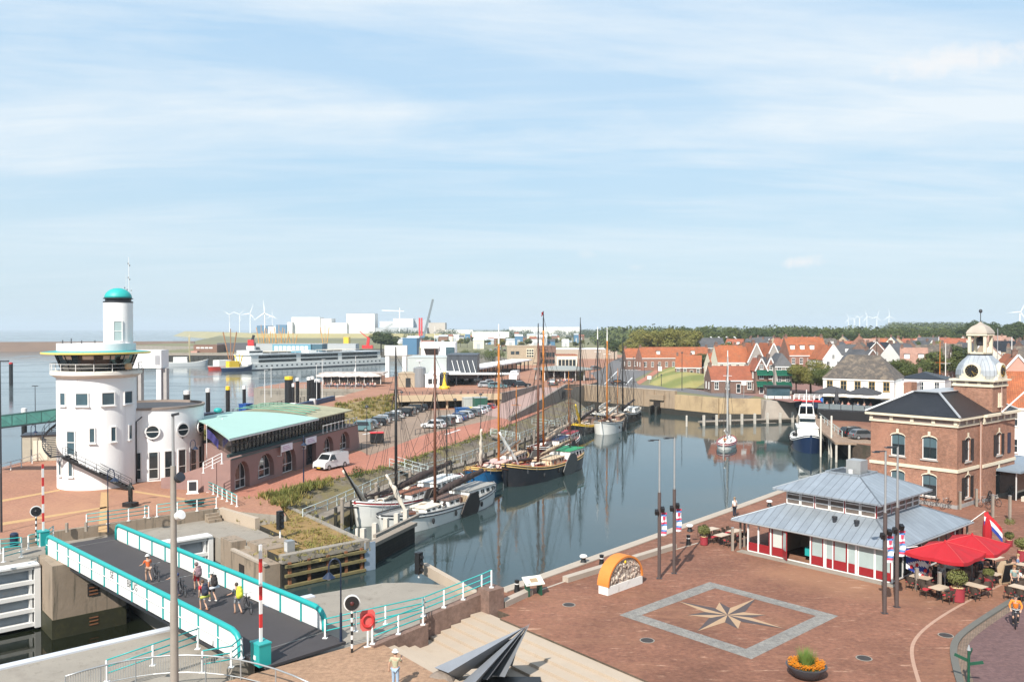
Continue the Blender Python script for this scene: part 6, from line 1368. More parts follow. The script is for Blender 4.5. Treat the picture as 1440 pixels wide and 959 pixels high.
m=MB(); ops_m=[(2.3,1.25,4.2,6.4,.25),(2.3,1.25,.75,2.9,.25)]; split(m,0,XL,ops_m); wl.add(m.v,m.f)
m=MB(); ops_w=[(8.8-XL,1.25,4.2,6.4,.25),(8.8-XL,1.3,.1,2.9,.25)]; split(m,0,XW-XL,ops_w); m.mv(Matrix.Translation((XL,-.3,0))); wl.add(m.v,m.f)
wl.add([(XL,-.3,0),(XL,0,0),(XL,0,EZ),(XL,-.3,EZ)],[(3,2,1,0)]); wl.add([(XW,-.3,0),(XW,YL,0),(XW,YL,EZ),(XW,-.3,EZ)],[(0,1,2,3)]); wl.add([(XW,YL,0),(0,YL,0),(0,YL,EZ),(XW,YL,EZ)],[(0,1,2,3)])
wl.build('wall',hbm,hb_)
crm=pbr('cream_stone_trim',(.66,.59,.45),.7,var=.05)
def hwin(xc,w,za,zb,M,shut,blind=True,door=False):
    o=window(hb_,xc,w,za,zb,.25,.12,GL,white,0,() if not door else (.75,),.08,'window' if not door else 'door'); o.matrix_local=M
    f=MB(); n=10
    O=[(xc+(w/2+.06)*C_(PI-PI*i/n),-.03,zb-.25+(.25+.13)*S(PI-PI*i/n)) for i in range(n+1)]; I=[(xc+(w/2+.0)*C_(PI-PI*i/n),-.03,zb-.25+.25*S(PI-PI*i/n)) for i in range(n+1)]
    f.ribbon(I,O); MB().box(xc-.12,-.09,zb+.05,xc+.12,-.031,zb+.48).build('keystone',crm,o); 
    f.build('trim',crm,o); MB().box(xc-w/2-.12,-.12,za-.12,xc+w/2+.12,.05,za-.003).build('sill',pbr('grey_sill',(.4,.38,.35),.7),o)
    if blind: MB().box(xc-w/2+.08,.135,za+(zb-za)*.52,xc+w/2-.08,.15,zb-.12).build('blind',pbr('blue_grey_blind',(.07,.12,.14),.5),o)
    if not door: MB().box(xc-.025,.125,za+.08,xc+.025,.17,zb-.1).box(xc-w/2+.08,.126,(za+zb)/2-.025,xc+w/2-.08,.169,(za+zb)/2+.025).build('glazing_bar',darkmetal,o)
    if shut:
        for s in (-1,1): MB().box(xc+s*(w/2+.02),-.07,za,xc+s*(w/2+.62),-.01,zb-.15).build('shutter',black,o)
    return o
for o in ops_l: hwin(o[0],o[1],o[2],o[3],ML,False)
for o in ops_m: hwin(o[0],o[1],o[2],o[3],Matrix(),True,False)
MW=Matrix.Translation((XL,-.3,0))
for o in ops_w: hwin(o[0],o[1],o[2],o[3],MW,o[2]>3,False,o[2]<3)
for z0,z1 in ((4.2,6.2),(.7,2.8)): MB().box(XW-1.9,-.37,z0,XW-1.2,-.31,z1).build('shutter',bluedark,hb_)
def band(z0,z1,o,name,m_):
    f=MB(); f.box(-o,-o,z0,0-.002,YL+o,z1).box(-.002,-o,z0,XL-.002,-.002,z1).box(XL-.001,-.3-o,z0,XW+o,-.302,z1).box(XW+.002,-.301,z0,XW+o,YL+o,z1); return f.build(name,m_,hb_)
band(3.32,3.62,.09,'string_course',crm); band(.0,.35,.05,'stone_plinth',pbr('grey_plinth',(.3,.29,.28),.8)); band(7.5,7.68,.12,'cornice',crm); band(7.69,8.15,.06,'frieze',pbr('grey_brown_frieze',(.28,.22,.19),.8)); band(8.16,8.4,.42,'cornice',crm)
bk=MB().box(-.16,-.09,7.7,.16,.0,8.155).mesh('bracket',crm)
rep('bracket',bk,hb_,[(-.07,y,0) for y in (.1,2.1,4.1,6.1,8.1)],[-PI/2]*5); rep('bracket',bk,hb_,[(x,-.07,0) for x in (.1,1.7,3.3,4.7)]); rep('bracket',bk,hb_,[(x,-.37,0) for x in (5.1,6.6,8.2,9.8,11.4,12.8)])
m=MB(); e=[(-.45,-.45,8.41),(XW+.4,-.45,8.41),(XW+.4,YL+.4,8.41),(-.45,YL+.4,8.41)]; q=[(3.0,2.9,10.35),(XW-2.9,2.9,10.35),(XW-2.9,5.4,10.35),(3.0,5.4,10.35)]
for k in range(4): m.poly([e[k],e[(k+1)%4],q[(k+1)%4],q[k]])
rf=m.build('roof',rbk,hb_); leadm=pbr('pale_lead',(.42,.43,.44),.5,.3,var=.08)
MB().prism([p[:2] for p in q],10.3,10.42).box(2.9,2.8,10.43,XW-2.8,5.5,10.47).build('flat_roof',leadm,rf)
for k in (0,1,3): MB().tube([Vector(e[k])+V3(0,0,.05),Vector(q[k])+V3(0,0,.05)],.11,6).build('hip_ridge',leadm,rf)
MB().box(4.3,6.2,9.2,5.5,7.0,11.2).build('chimney',hbm,rf)
tw2=T('clock_tower',None,None); tw2.parent=hb_; TA,TB,TC,TD=7.1,10.6,-.34,3.3
MB().box(TA,TC,8.42,TB,TD,10.9).build('tower_wall',hbm,tw2)
MB().box(TA-.12,TC-.12,10.91,TB+.12,TD+.12,11.1).box(TA-.05,TC-.05,11.101,TB+.05,TD+.05,11.45).box(TA-.32,TC-.32,11.451,TB+.32,TD+.32,11.62).build('tower_cornice',crm,tw2)
for i in range(3): 
    MB().box(TA-.06,TC+.25+i*1.15,11.15,TA-.051,TC+1.05+i*1.15,11.4).build('frieze_panel',pbr('grey_brown_frieze',(.28,.22,.19),.8),tw2); MB().box(TA+.2+i*1.12,TC-.06,11.15,TA+1.0+i*1.12,TC-.051,11.4).build('frieze_panel',pbr('grey_brown_frieze',(.28,.22,.19),.8),tw2)
tcx,tcy=(TA+TB)/2,(TC+TD)/2; hw=(TB-TA)/2
zdome=seams('pale_zinc_dome',(.40,.43,.46),.4,.5,.3,.08); m=MB(); n=8; prof=[(1.04,11.63),(1.1,12.0),(1.08,12.5),(.98,13.0),(.82,13.42),(.64,13.75),(.56,13.95)]
def oct_(s): c=hw*s; k=c*.55; return [(-k,-c),(k,-c),(c,-k),(c,k),(k,c),(-k,c),(-c,k),(-c,-k)]
rows=[[(tcx+x,tcy+y,z) for x,y in oct_(s)] for s,z in prof]
for a,b_ in zip(rows[:-1],rows[1:]):
    for k in range(8): m.poly([a[k],a[(k+1)%8],b_[(k+1)%8],b_[k]])
m.build('dome',zdome,tw2)
MB().prism([(tcx+x,tcy+y) for x,y in oct_(.54)],13.93,14.1).build('lantern_base',darkmetal,tw2)
cu=T('lantern',None,None); cu.parent=tw2
for x in (-.72,.72):
    for y in (-.72,.72): MB().box(tcx+x-.13,tcy+y-.13,14.1,tcx+x+.13,tcy+y+.13,15.9).build('column',crm,cu)
MB().box(tcx-.95,tcy-.95,15.9,tcx+.95,tcy+.95,16.12).box(tcx-.85,tcy-.85,14.101,tcx+.85,tcy+.85,14.25).build('entablature',crm,cu)
m=MB(); rows=[[(tcx+sx*r,tcy+sy*r,z) for sx,sy in((-1,-1),(1,-1),(1,1),(-1,1))] for r,z in ((1.0,16.13),(.9,16.4),(.62,16.8),(.2,17.1),(.02,17.3))]
for a,b_ in zip(rows[:-1],rows[1:]):
    for k in range(4): m.poly([a[k],a[(k+1)%4],b_[(k+1)%4],b_[k]])
m.build('lantern_roof',pbr('tan_grey_lead',(.42,.36,.3),.6,.2),cu); MB().lathe([(.28,14.9),(.36,15.1),(.4,15.5),(.3,15.75),(0,15.85)],(tcx,tcy),14).build('bell',darkmetal,cu)
MB().tube([(tcx,tcy,17.2),(tcx,tcy,18.3)],.04,6).ball((tcx,tcy,18.35),(.18,.18,.2),8,6).build('finial',darkmetal,cu)
for M in (Matrix.Translation((TA-.16,tcy,12.45))@Matrix.Rotation(-PI/2,4,'Z'),Matrix.Translation((tcx,TC-.16,12.45))):
    f=MB().lathe([(.78,-.3),(.78,.12),(.62,.14)],(0,0),24,cap=False).mv(Matrix.Rotation(PI/2,4,'X')).box(-1.15,-.1,-.85,1.15,.35,-.5).box(-.95,-.1,-.499,.95,.35,-.3)
    o=f.build('clock_surround',crm,tw2); o.matrix_local=M; MB().lathe([(.63,.1),(0,.101)],(0,0),24).mv(Matrix.Rotation(PI/2,4,'X')).build('dial',black,o)
    gold=pbr('gilded_metal',(.6,.4,.1),.35,.6); h_=MB()
    for k in range(12): a=k*PI/6; h_.bar((.42*S(a),-.125,.42*C_(a)),(.56*S(a),-.125,.56*C_(a)),.07,.02)
    h_.bar((0,-.14,0),(.2,-.14,-.32),.05,.02).bar((0,-.14,0),(.36,-.14,-.3),.04,.02); h_.build('clock_hands',gold,o)
for xx in (tcx-.28,tcx+.28): putwin(tw2,(xx,TC-.02,9.0),0,.3,1.3,crm,GL,0,1)
MB().tube([(TA+.9,TC-.5,8.5),(TA+4.6,TC-3.4,12.6)],.07,8).build('flag_pole',white,hb_); MB().tube([(XL-.15,-.2,0),(XL-.15,-.2,8.1)],.06,8).build('drain_pipe',pbr('pinkish_pipe',(.45,.32,.27),.6),hb_); MB().tube([(TA+2.0,TC-.08,8.4),(TA+2.0,TC-.08,10.9)],.05,6).build('drain_pipe',pbr('pinkish_pipe',(.45,.32,.27),.6),hb_)
def hbp(x,y): return HB+V3(.766*x-.642*y,.642*x+.766*y,0)
bl=['beside the corner post','second along','third along','nearest the zinc roof']
for i in range(4): bicycle('parked bicycle against the brick house, '+bl[i],hbp(-.55,.6+i*1.1),HR+PI/2+R(70),group='bicycles parked along the brick house',lean=.08)
bicycle('parked bicycle between the grey posts by the brick house',hbp(2.5,-1.4),HR+R(60),lean=.1); bicycle('parked bicycle nearest the brick house door',hbp(4.3,-1.5),HR+R(70),lean=.1)
t=T('wagon_wheel','dark wooden wheel leaning against the brick house beside its door','wheel',hbp(6.2,-.5),HR); MB().tube([(.45*C_(2*PI*i/16),0,.5+.5*S(2*PI*i/16)) for i in range(17)],.05,6,cap=False).build('rim',black,t); m=MB(); [m.bar((0,0,.5),(.42*C_(PI*i/4),0,.5+.46*S(PI*i/4)),.04) for i in range(8)]; m.build('spokes',black,t)
m=MB(); leafball(m,(0,0,.5),.6,500,.07,21,.9); o=m.build('shrub',leaf_d); o.location=hbp(9.8,-1.0); tag(o,'leafy shrub with white blossom beside the brick house door','shrub')
m=MB(); leafball(m,(0,0,0),.38,260,.06,22,.8); o=m.build('flower_basket',leaf_y); o.location=G(1420,733,2.15); tag(o,'hanging flower basket on the street side wooden post','flower basket')
# building at the right edge: dark conservatory
t=T('street_cafe','low grey roofed cafe with a dark glass front at the street edge','building',G(1440,700),R(38)); MB().box(-2,0,0,9,6,2.7).build('wall',glass('dark_shop_glass',(.01,.012,.014),.08),t); MB().prism([(-2.4,-.6),(9,-.6),(9,6),(-2.4,6)],2.7,2.9).build('roof',pbr('blue_grey_roof',(.2,.25,.3),.6),t); MB().box(-2,-.9,.0,6,-.5,.45).build('terrace_wall',pbr('pale_terrace',(.55,.5,.42),.8),t)
for x in (-1.9,.4,2.8): MB().box(x-.08,-.06,0,x+.08,-.003,2.7).build('post',white,t)
# ------------------------------------------------------------------ boats
tarp=pbr('beige_tarpaulin',(.5,.37,.26),.85,var=.1,vs=2,bump=.3,bs=3); wht=pbr('boat_white',(.76,.75,.71),.4,var=.03,dirt_or_reflection=(.58,.52,.44),dpos=(.66,.85),ds=1); navy=pbr('navy_hull',(.012,.028,.075),.3); sky_b=pbr('bright_blue_hull',(.02,.13,.30),.35,var=.1); blk=pbr('black_hull',(.02,.021,.026),.35,var=.25,dirt_or_reflection=(.06,.05,.045),ds=1.2); maroon=pbr('maroon_hull',(.11,.025,.022),.4); dkd=pbr('red_brown_deck',(.32,.06,.035),.7,var=.15,vs=2); grd=pbr('grey_deck',(.30,.29,.27),.7,var=.1,vs=2); grnd=pbr('green_deck',(.02,.25,.10),.6); ochre=pbr('ochre_rail',(.62,.42,.16),.5); redst=pbr('dark_red_stripe',(.35,.03,.04),.5); rope=pbr('tarred_rope',(.07,.055,.045),.9)
def hull(t,L,B,D,cols,bow=.9,stern=.5,p=3.0,low=-.6,top=.28):
    """x runs stern->bow, z=0 waterline; cols = hull, strake, rail, deck"""
    n=26; St=[]
    for i in range(n+1):
        u=i/n; v=2*u-1; b=B/2*max(0,1-abs(v)**p)**.55; b=max(b,.12); h=D+bow*max(0,v)**2.2+stern*max(0,-v)**2.2
        x=(u-.5)*L; rk=.9*v**3*0.35
        St.append([(x*.90,0,low),(x*.93,b*.72,low*.75),(x*.965,b*.95,0),(x*.985+rk*.3,b*1.0,h*.55),(x+rk*.6,b*1.02,h-top),(x+rk*.8,b*1.0,h)])
    def strip(k0,k1,name,m_,par):
        m=MB()
        for k in range(k0,k1):
            for s in (1,-1):
                Lr=[(a[k][0],s*a[k][1],a[k][2]) for a in St]; Ur=[(a[k+1][0],s*a[k+1][1],a[k+1][2]) for a in St]
                m.ribbon(Ur,Lr) if s>0 else m.ribbon(Lr,Ur)
        for e in (0,n):
            q=[St[e][k] for k in range(k0,k1+1)]; q2=[(a,-b_,c) for a,b_,c in q[::-1]]; m.poly(q+q2 if e==n else (q+q2)[::-1])
        return m.build(name,m_,par,smooth=False,auto=35)
    h_=strip(0,4,'hull',cols[0],t); strip(4,5,'bulwark',cols[1],t)
    for s in (1,-1): MB().tube([(a[5][0],s*a[5][1],a[5][2]) for a in St],.07,6).build('rail',cols[2],t,smooth=True); MB().tube([(a[4][0],s*(a[4][1]+.03),a[4][2]) for a in St],.055,5).build('rubbing_strake',cols[2],t,smooth=True)
    m=MB(); m.ribbon([(a[5][0],-a[5][1]+.04,a[5][2]-.2) for a in St],[(a[5][0],a[5][1]-.04,a[5][2]-.2) for a in St]); m.build('deck',cols[3],t)
    return lambda u:(St[int(round(u*n))][5])
def cabin(t,x0,x1,w,z0,h,m_,roof=None,nw=4,name='cabin',gm=None):
    c=MB().add([(x0,-w/2,z0),(x1,-w/2,z0),(x1,w/2,z0),(x0,w/2,z0),(x0+.1,-w/2+.12,z0+h),(x1-.2,-w/2+.12,z0+h),(x1-.2,w/2-.12,z0+h),(x0+.1,w/2-.12,z0+h)],[(4,5,6,7),(0,1,5,4),(1,2,6,5),(2,3,7,6),(3,0,4,7)]).build(name,m_,t)
    MB().prism([(x0-.05,-w/2+.02),(x1+.0,-w/2+.02),(x1+.0,w/2-.02),(x0-.05,w/2-.02)],z0+h,z0+h+.07).build('cabin_roof',roof or m_,c)
    for i in range(nw):
        x=x0+(x1-x0)*(i+.5)/nw
        for s in (-1,1): MB().obox((x,s*(w/2-.05),z0+h*.58),((x1-x0)/nw*.55,.05,h*.42),0,0,rx=s*.12).build('cabin_window',gm or GL,c)
    return c
def bundle(t,p,q,r,m_,name='furled_sail',seed=0,sag=.0):
    p=Vector(p);q=Vector(q); n=14; rnd=random.Random(seed); pts=[]; rad=[]
    for i in range(n+1):
        u=i/n; c=p.lerp(q,u); c.z-=sag*4*u*(1-u); pts.append(c+V3(rnd.uniform(-.05,.05),rnd.uniform(-.06,.06),rnd.uniform(-.05,.05))); rad.append(r*(.55+.45*S(PI*min(1,u*1.15+.05)))*rnd.uniform(.8,1.2))
    return MB().tube(pts,r,8,radii=rad).build(name,m_,t,smooth=True)
def mast(t,x,zb,zt,m_,topm=None,r=.17,L=20,B=4.5,bx=None,sx=None,flag=None,shr=True):
    z1=zb+(zt-zb)*.86
    k=MB().tube([(x,0,zb),(x,0,z1)],r,10,0,r*.72).build('mast',m_,t,smooth=True); MB().tube([(x,0,z1),(x,0,zt)],r*.7,8,0,r*.35).build('topmast',topm or m_,k)
    MB().tube([(x,-.7,zb+(zt-zb)*.72),(x,.7,zb+(zt-zb)*.72)],.04,5).build('spreader',topm or m_,k)
    m=[]
    for s in (-1,1):
        for dx in (-.9,-.2,.5) if shr else (-.3,): m.append([(x+dx,s*B*.48,zb+.4),(x,s*.1,zb+(zt-zb)*.74)])
    m.append([(bx if bx is not None else L/2,0,zb+1.0),(x,0,z1)]); m.append([(L/2-1,0,zb+.9),(x,0,zb+(zt-zb)*.7)]); m.append([(-L*.3,.3,zb+1.6),(x,0,zb+(zt-zb)*.85)]); m.append([(-L*.12,-.3,zb+1.4),(x,.05,zb+(zt-zb)*.7)]); m.append([(x+.5,B*.3,zb),(x,.1,z1)]); m.append([(sx if sx is not None else -L/2+.5,0,zb+.8),(x,0,zt-.8)])
    for a,b_ in m: MB().tube([a,b_],.024,4).build('stay',rope,t)
    if flag: 
        f=flagcloth(1.0,.5,1,lambda u,v:0,hang=.3).build('pennant',flag,k,smooth=True); f.location=(x,0,zt); 
    return k
def barge(label,stern,bow,B,D,cols,mx,mh,mm,topm=None,cabs=(),boom=(brown_sail,.26),sprit=None,lee=None,jib=None,extra=None,flag=None,bowr=.9,group='traditional sailing barges along the jetty',cat='sailing barge',name='sailing_barge',stern_r=.5,deckbits=True,p=3.0,seed=1,shr=True):
    s=Vector((*stern,ZH)); b_=Vector((*bow,ZH)); L=(b_-s).length; t=T(name,label,cat,(s+b_)/2,ang(s,b_),group); t.location.z=ZH
    fn=hull(t,L,B,D,cols,bowr,stern_r,p); dz=D-.15
    mast(t,(mx-.5)*L,dz,mh-ZH,mm,topm,L=L,B=B,flag=flag,shr=shr)
    for c in cabs: cabin(t,*[(c[0]-.5)*L,(c[1]-.5)*L],c[2]*B,dz-.05,c[3],c[4],c[5] if len(c)>5 else None,c[6] if len(c)>6 else 4)
    X=(mx-.5)*L
    if boom: MB().tube([(X-.2,0,dz+1.0),(-L/2+1.0,0,dz+2.2)],.11,8).build('boom',mm,t); bundle(t,(X-.5,0,dz+1.35),(-L/2+2,0,dz+2.35),boom[1],boom[0],seed=seed)
    if sprit: MB().tube([(L/2-1.2,0,dz+.7),(L/2-1.2+sprit[0],sprit[2] if len(sprit)>2 else 0,dz+.7+sprit[1])],.12,8,0,.07).build('bowsprit',black,t)
    if jib: bundle(t,(jib[0]*L,jib[4] if len(jib)>4 else .3,dz+.7),(jib[1]*L,jib[5] if len(jib)>5 else .3,dz+jib[2]),.24,jib[3],'furled_jib',seed+3)
    if deckbits and D>1.45: mast(t,-L*.36,dz+.5,dz+(mh-ZH)*.5,mm,None,.09,L,B,bx=-L*.1,shr=False); bundle(t,(L*.12,-.5,dz+.9),(L*.44,.1,dz+1.5),.22,brown_sail,'stowed_foresail',seed+9); MB().tube([(L/2-1.5,.2,D+.2),(L/2+2.6,.2,D+1.0)],.1,8,0,.06).build('jib_boom',mm,t)
    if lee:
        for sd in (-1,1):
            n=14; o=MB(); pr=[(-.42,1.25),(-.85,.9),(-1.1,.2),(-1.0,-.5),(-.4,-1.05),(.5,-1.0),(1.05,-.3),(.75,.5),(.25,1.2)]; sc=lee[1]
            f=[(x*sc*1.3,z*sc) for x,z in pr]; o.add([(x,-.06,z) for x,z in f]+[(x,.06,z) for x,z in f],[tuple(range(9)),tuple(range(17,8,-1))]+[(i,9+i,9+(i+1)%9,(i+1)%9) for i in range(9)])
            q=o.build('leeboard',lee[2] if len(lee)>2 else pbr('dark_leeboard',(.05,.04,.035),.6,var=.2,vs=2),t); q.location=((lee[0]-.5)*L,sd*(B/2+.16),D*.6); q.rotation_euler=(sd*-.12,0,0)
    MB().prism([(-L/2-.75,-.05),(-L/2+.15,-.05),(-L/2+.15,.05),(-L/2-.75,.05)],-.6,D+.5).build('rudder',cols[1],t); MB().tube([(-L/2-.4,0,D+.5),(-L/2+1.4,0,D+.75)],.05,6).build('tiller',wood_light,t)
    if deckbits:
        rnd=random.Random(seed); 
        MB().lathe([(.25,0),(.16,.1),(.16,.5),(.26,.55),(.26,.62)],((.30)*L,0),10).build('anchor_winch',pbr('winch_brown',(.25,.13,.06),.6),t).location=(0,0,dz)
        for i in range(8):
            x=rnd.uniform(-.4,.4)*L; y=rnd.uniform(-.28,.28)*B; h=rnd.uniform(.3,.6); MB().obox((x,y,dz+h/2),(rnd.uniform(.4,.9),rnd.uniform(.4,.8),h),rnd.random()).build('deck_locker',random.choice((wood_light,wht,wood_red,canvas)),t)
        for i in range(6): bundle(t,(rnd.uniform(-.3,.3)*L,rnd.uniform(-.3,.3)*B,dz+.2),(rnd.uniform(-.2,.35)*L,rnd.uniform(-.3,.3)*B,dz+.3),.16,random.choice((canvas,brown_sail,rope)),'rope_coil',seed+i)
        for sd in (-1,1):
            for u in (.3,.55,.75): x=(u-.5)*L; MB().ball((x,sd*(B/2*.98+.12),D*.55),(.16,.14,.3),8,6).build('fender',tyre,t,smooth=True)
        n=9; pm=MB().tube([(0,0,0),(0,0,.75)],.02,5).mesh('stanchion',steel); rep('stanchion',pm,t,[((i/n-.45)*L,s*(B/2*.93),D) for i in range(n) for s in (-1,1)])
    return t
tw_h=canvas
barge('white barge with black strakes and white deckhouses, outermost and nearest the lock',(-2.4,96.4),(-12.2,78.7),4.7,1.35,(wht,wht,blk,grd),.56,14.6,wood_red,cabs=((.06,.34,.58,.9,wht,grd,5),(.36,.52,.52,.55,wht,pbr('brown_hatch',(.16,.1,.08),.8),3),(.58,.72,.5,.45,wht,canvas,3)),boom=(brown_sail,.42),lee=(.42,1.25,pbr('dark_leeboard',(.05,.04,.035),.6,var=.2,vs=2)),jib=(.34,.40,4.2,canvas,.4,-.9),seed=2,bowr=.7)
barge('white barge with a dark red stripe and raised bowsprit between jetty and outer barge',(-6.4,101.6),(-15.2,82.3),4.7,1.5,(wht,redst,wht,grd),.66,14.7,black,cabs=((.08,.36,.56,.8,wht,wht,5),(.4,.6,.5,.45,wht,pbr('red_brown_hatch',(.25,.1,.06),.8),3)),boom=(brown_sail,.4),sprit=(4.3,4.5,.6),jib=(.40,.62,4.6,canvas,-.2,.3),lee=(.5,1.1),seed=4,bowr=1.1)
barge('bright blue barge with an ochre rail and white wrapped jib',(1.5,119.6),(-5.0,102.9),4.6,1.6,(sky_b,ochre,ochre,dkd),.50,17.2,orange,wht,cabs=((.08,.34,.6,.95,wht,tarp,4),(.42,.62,.6,.6,pbr('pink_white_hatch',(.6,.4,.36),.7),None,2)),boom=(canvas,.28),jib=(.36,.44,5.6,canvas,.2,.9),seed=7,bowr=1.0)
barge('black barge with a red deck, grey leeboards and green cabin roof',(9.6,121.2),(-.7,103.2),5.0,1.7,(blk,blk,ochre,dkd),.60,17.3,wood_red,blk,cabs=((.07,.30,.66,1.15,wht,grnd,5),(.36,.56,.6,.7,pbr('cream_hatch',(.55,.42,.28),.8),None,2)),boom=(wood_light,.2),lee=(.40,1.45,pbr('grey_leeboard',(.13,.125,.115),.7,var=.2,vs=2)),jib=(.36,.53,5.2,wht,.1,-.6),seed=9,bowr=1.2)
barge('maroon barge with a beige canvas awning and orange mast behind the blue barge',(10.3,141.2),(2.9,121.4),4.8,1.6,(maroon,maroon,wht,dkd),.76,19.2,orange,blk,cabs=((.08,.3,.62,1.2,wht,redst,5),(.34,.62,.66,1.0,wht,pbr('navy_hatch',(.02,.04,.1),.6),4)),boom=(tarp,.5),seed=11,flag=redc,lee=(.45,1.1))
barge('dark barge with a broad yellow rail beside the jetty beyond the maroon one',(17.0,168.6),(11.0,152.6),4.4,1.4,(blk,yellow,yellow,pbr('tan_deck',(.4,.28,.18),.8)),.72,18.7,black,cabs=((.1,.36,.6,.8,pbr('brown_cabin',(.15,.08,.05),.6),None,3),),boom=(brown_sail,.25),jib=(.3,.5,4.5,yellow,.3,.5),seed=13)
barge('round bowed white barge with an orange mast facing the lock, outermost at the far end',(21.8,170.3),(16.2,154.2),5.0,1.9,(wht,wht,blk,pbr('tan_deck',(.4,.28,.18),.8)),.70,16.8,orange,wht,cabs=((.1,.42,.6,.8,wood_red,tarp,3),),boom=(canvas,.3),lee=(.5,1.2),seed=15,p=2.6,bowr=.6)
barge('black and white barge nearest the flood wall corner with grey canvas covers',(22.2,187.0),(16.4,171.2),4.3,1.5,(blk,wht,wht,grd),.78,17.0,black,wht,cabs=((.1,.4,.6,.9,canvas,canvas,3),(.45,.7,.6,.7,wht,canvas,3)),boom=(canvas,.4),seed=17)
barge('black barge with white bow rail and slim dark mast, last before the flood wall',(27.6,188.6),(21.9,172.8),4.2,1.6,(blk,wht,blk,grd),.80,14.2,black,cabs=((.1,.4,.6,.8,wht,None,3),),boom=(brown_sail,.25),seed=19)
barge('white sailing yacht with a bare mast lying alone in the middle of the basin',(33.9,135.2),(37.0,143.6),3.0,.95,(wht,wht,redst,wht),.60,13.0,white,cabs=((.32,.64,.5,.45,wht,None,3),),boom=(canvas,.17),group=None,cat='sailing yacht',name='sailing_yacht',bowr=.35,stern_r=.05,deckbits=False,p=2.2,shr=False)
p_=V3(34.3,136.2,ZH+.75); person('sailor in an orange jacket sitting in the cockpit of the white yacht',p_,R(160),'sit',shirt=(.7,.2,.05),legs=(.05,.05,.1))
# pilot vessel
s=V3(51.0,148,ZH); b_=V3(46.3,130.8,ZH); L=(b_-s).length; t=T('pilot_boat','navy blue and white pilot vessel moored bow first beside the boardwalk','motor vessel',(s+b_)/2,ang(s,b_)); t.location.z=ZH
hull(t,L,5.0,1.5,(navy,navy,wht,wht),1.5,.2,2.5)
c=cabin(t,-3.5,2.6,3.4,1.4,1.9,wht,wht,5,'deckhouse'); cabin(t,-2.2,1.2,2.6,3.35,1.7,wht,wht,4,'wheelhouse'); MB().box(1.0,-1.2,4.1,1.12,1.2,4.7).build('front_windows',GL,t)
MB().tube([(-1.2,-1.2,5.1),(-1.2,-1.0,6.6),(-1.2,1.0,6.6),(-1.2,1.2,5.1)],.09,8).build('radar_arch',white,t); MB().tube([(-1.2,0,5.1),(-1.2,0,9.3)],.07,8).tube([(-1.2,-.9,7.6),(-1.2,.9,7.6)],.05,6).build('signal_mast',white,t); MB().box(-1.3,-.8,6.75,-1.1,.8,6.95).build('radar',white,t)
MB().tube([(-1.9,1.1,5.1),(-1.9,1.1,8.2)],.03,5).build('aerial',white,t); MB().tube([(5.5,-1.7,2.6),(7.5,-.6,3.2),(8.3,0,3.5),(7.5,.6,3.2),(5.5,1.7,2.6)],.03,5).build('bow_railing',steel,t); MB().box(3.6,-.6,1.6,4.8,.6,2.2).build('deck_hatch',wht,t); MB().obox((-5.0,1.0,2.1),(2.2,.8,.7),0).build('life_raft',pbr('orange_raft',(.6,.15,.05),.6),t); MB().tube([(4.6,-2.1,2.2),(4.6,-2.1,2.7)],.4,12).build('hose_drum',tyre,t)
for sd in (-1,1):
    for x in (-5,-1,3): MB().ball((x,sd*2.55,1.0),(.2,.17,.4),8,6).build('fender',tyre,t,smooth=True)
# inflatable at the pontoon
t=T('inflatable_boat','black inflatable boat with a small console at the pontoon','inflatable boat',V3(42,174.2,ZH),R(18)); MB().tube([(-3,-1,.35),(2,-1,.4),(3.1,0,.6),(2,1,.4),(-3,1,.35)],.36,8).build('tube',tyre,t,smooth=True); MB().box(-3,-.8,.1,2.2,.8,.3).build('floor',darkmetal,t); MB().box(-.6,-.4,.3,.2,.4,1.3).build('console',black,t); MB().box(-3.3,-.3,.2,-2.9,.3,1.3).build('outboard_motor',black,t)
# ------------------------------------------------------------------ jetty, piles, dolphins
jt=T('jetty','long narrow timber jetty on piles below the stone slope','jetty',JT[0]); m=MB(); P=[p-JT[0] for p in JT]; off_=V3(.9,-.33,0)
m.ribbon([p-off_*0 for p in P],[p+off_*1.5 for p in P]); m.ribbon([p+off_*1.5 for p in P],[p+off_*1.5-V3(0,0,.3) for p in P]); m.ribbon([p-V3(0,0,.3) for p in P],P); m.build('deck',bricks('grey_planks',(.30,.26,.21),(.25,.21,.17),(.1,.085,.07),3.0,.16,.85,.02,.25,.6,.3),jt)
pl=MB().lathe([(.16,-3),(.16,.55),(.12,.6)],(0,0),8).mesh('pile',wood_dark); k=[]
Ls=sub(P,1); tot=sum((b_-a).length for a,b_ in zip(P[:-1],P[1:]))
def along(P,d):
    for a,b_ in zip(P[:-1],P[1:]):
        l=(b_-a).length
        if d<=l: return a.lerp(b_,d/l)
        d-=l
    return P[-1]
rep('pile',pl,jt,[along(P,d)+off_*1.62 for d in [i*3.4 for i in range(int(tot/3.4))]])
wp=MB().lathe([(.18,-3),(.18,1.15),(.2,1.2),(.2,1.32),(.05,1.4)],(0,0),10).mesh('mooring_post',wood_grey)
rep('mooring_post',wp,jt,[along(P,d)+off_*2.0 for d in [4+i*8.2 for i in range(int(tot/8.2))]])
pale=pbr('pale_blue_grey_rail',(.42,.48,.47),.5)
railing('long pale railing along the landward side of the barge jetty',[p+V3(.05,0,0) for p in JT],rails=(1.0,.55),step=2.0,rm=pale,pm=pale,foot=False)
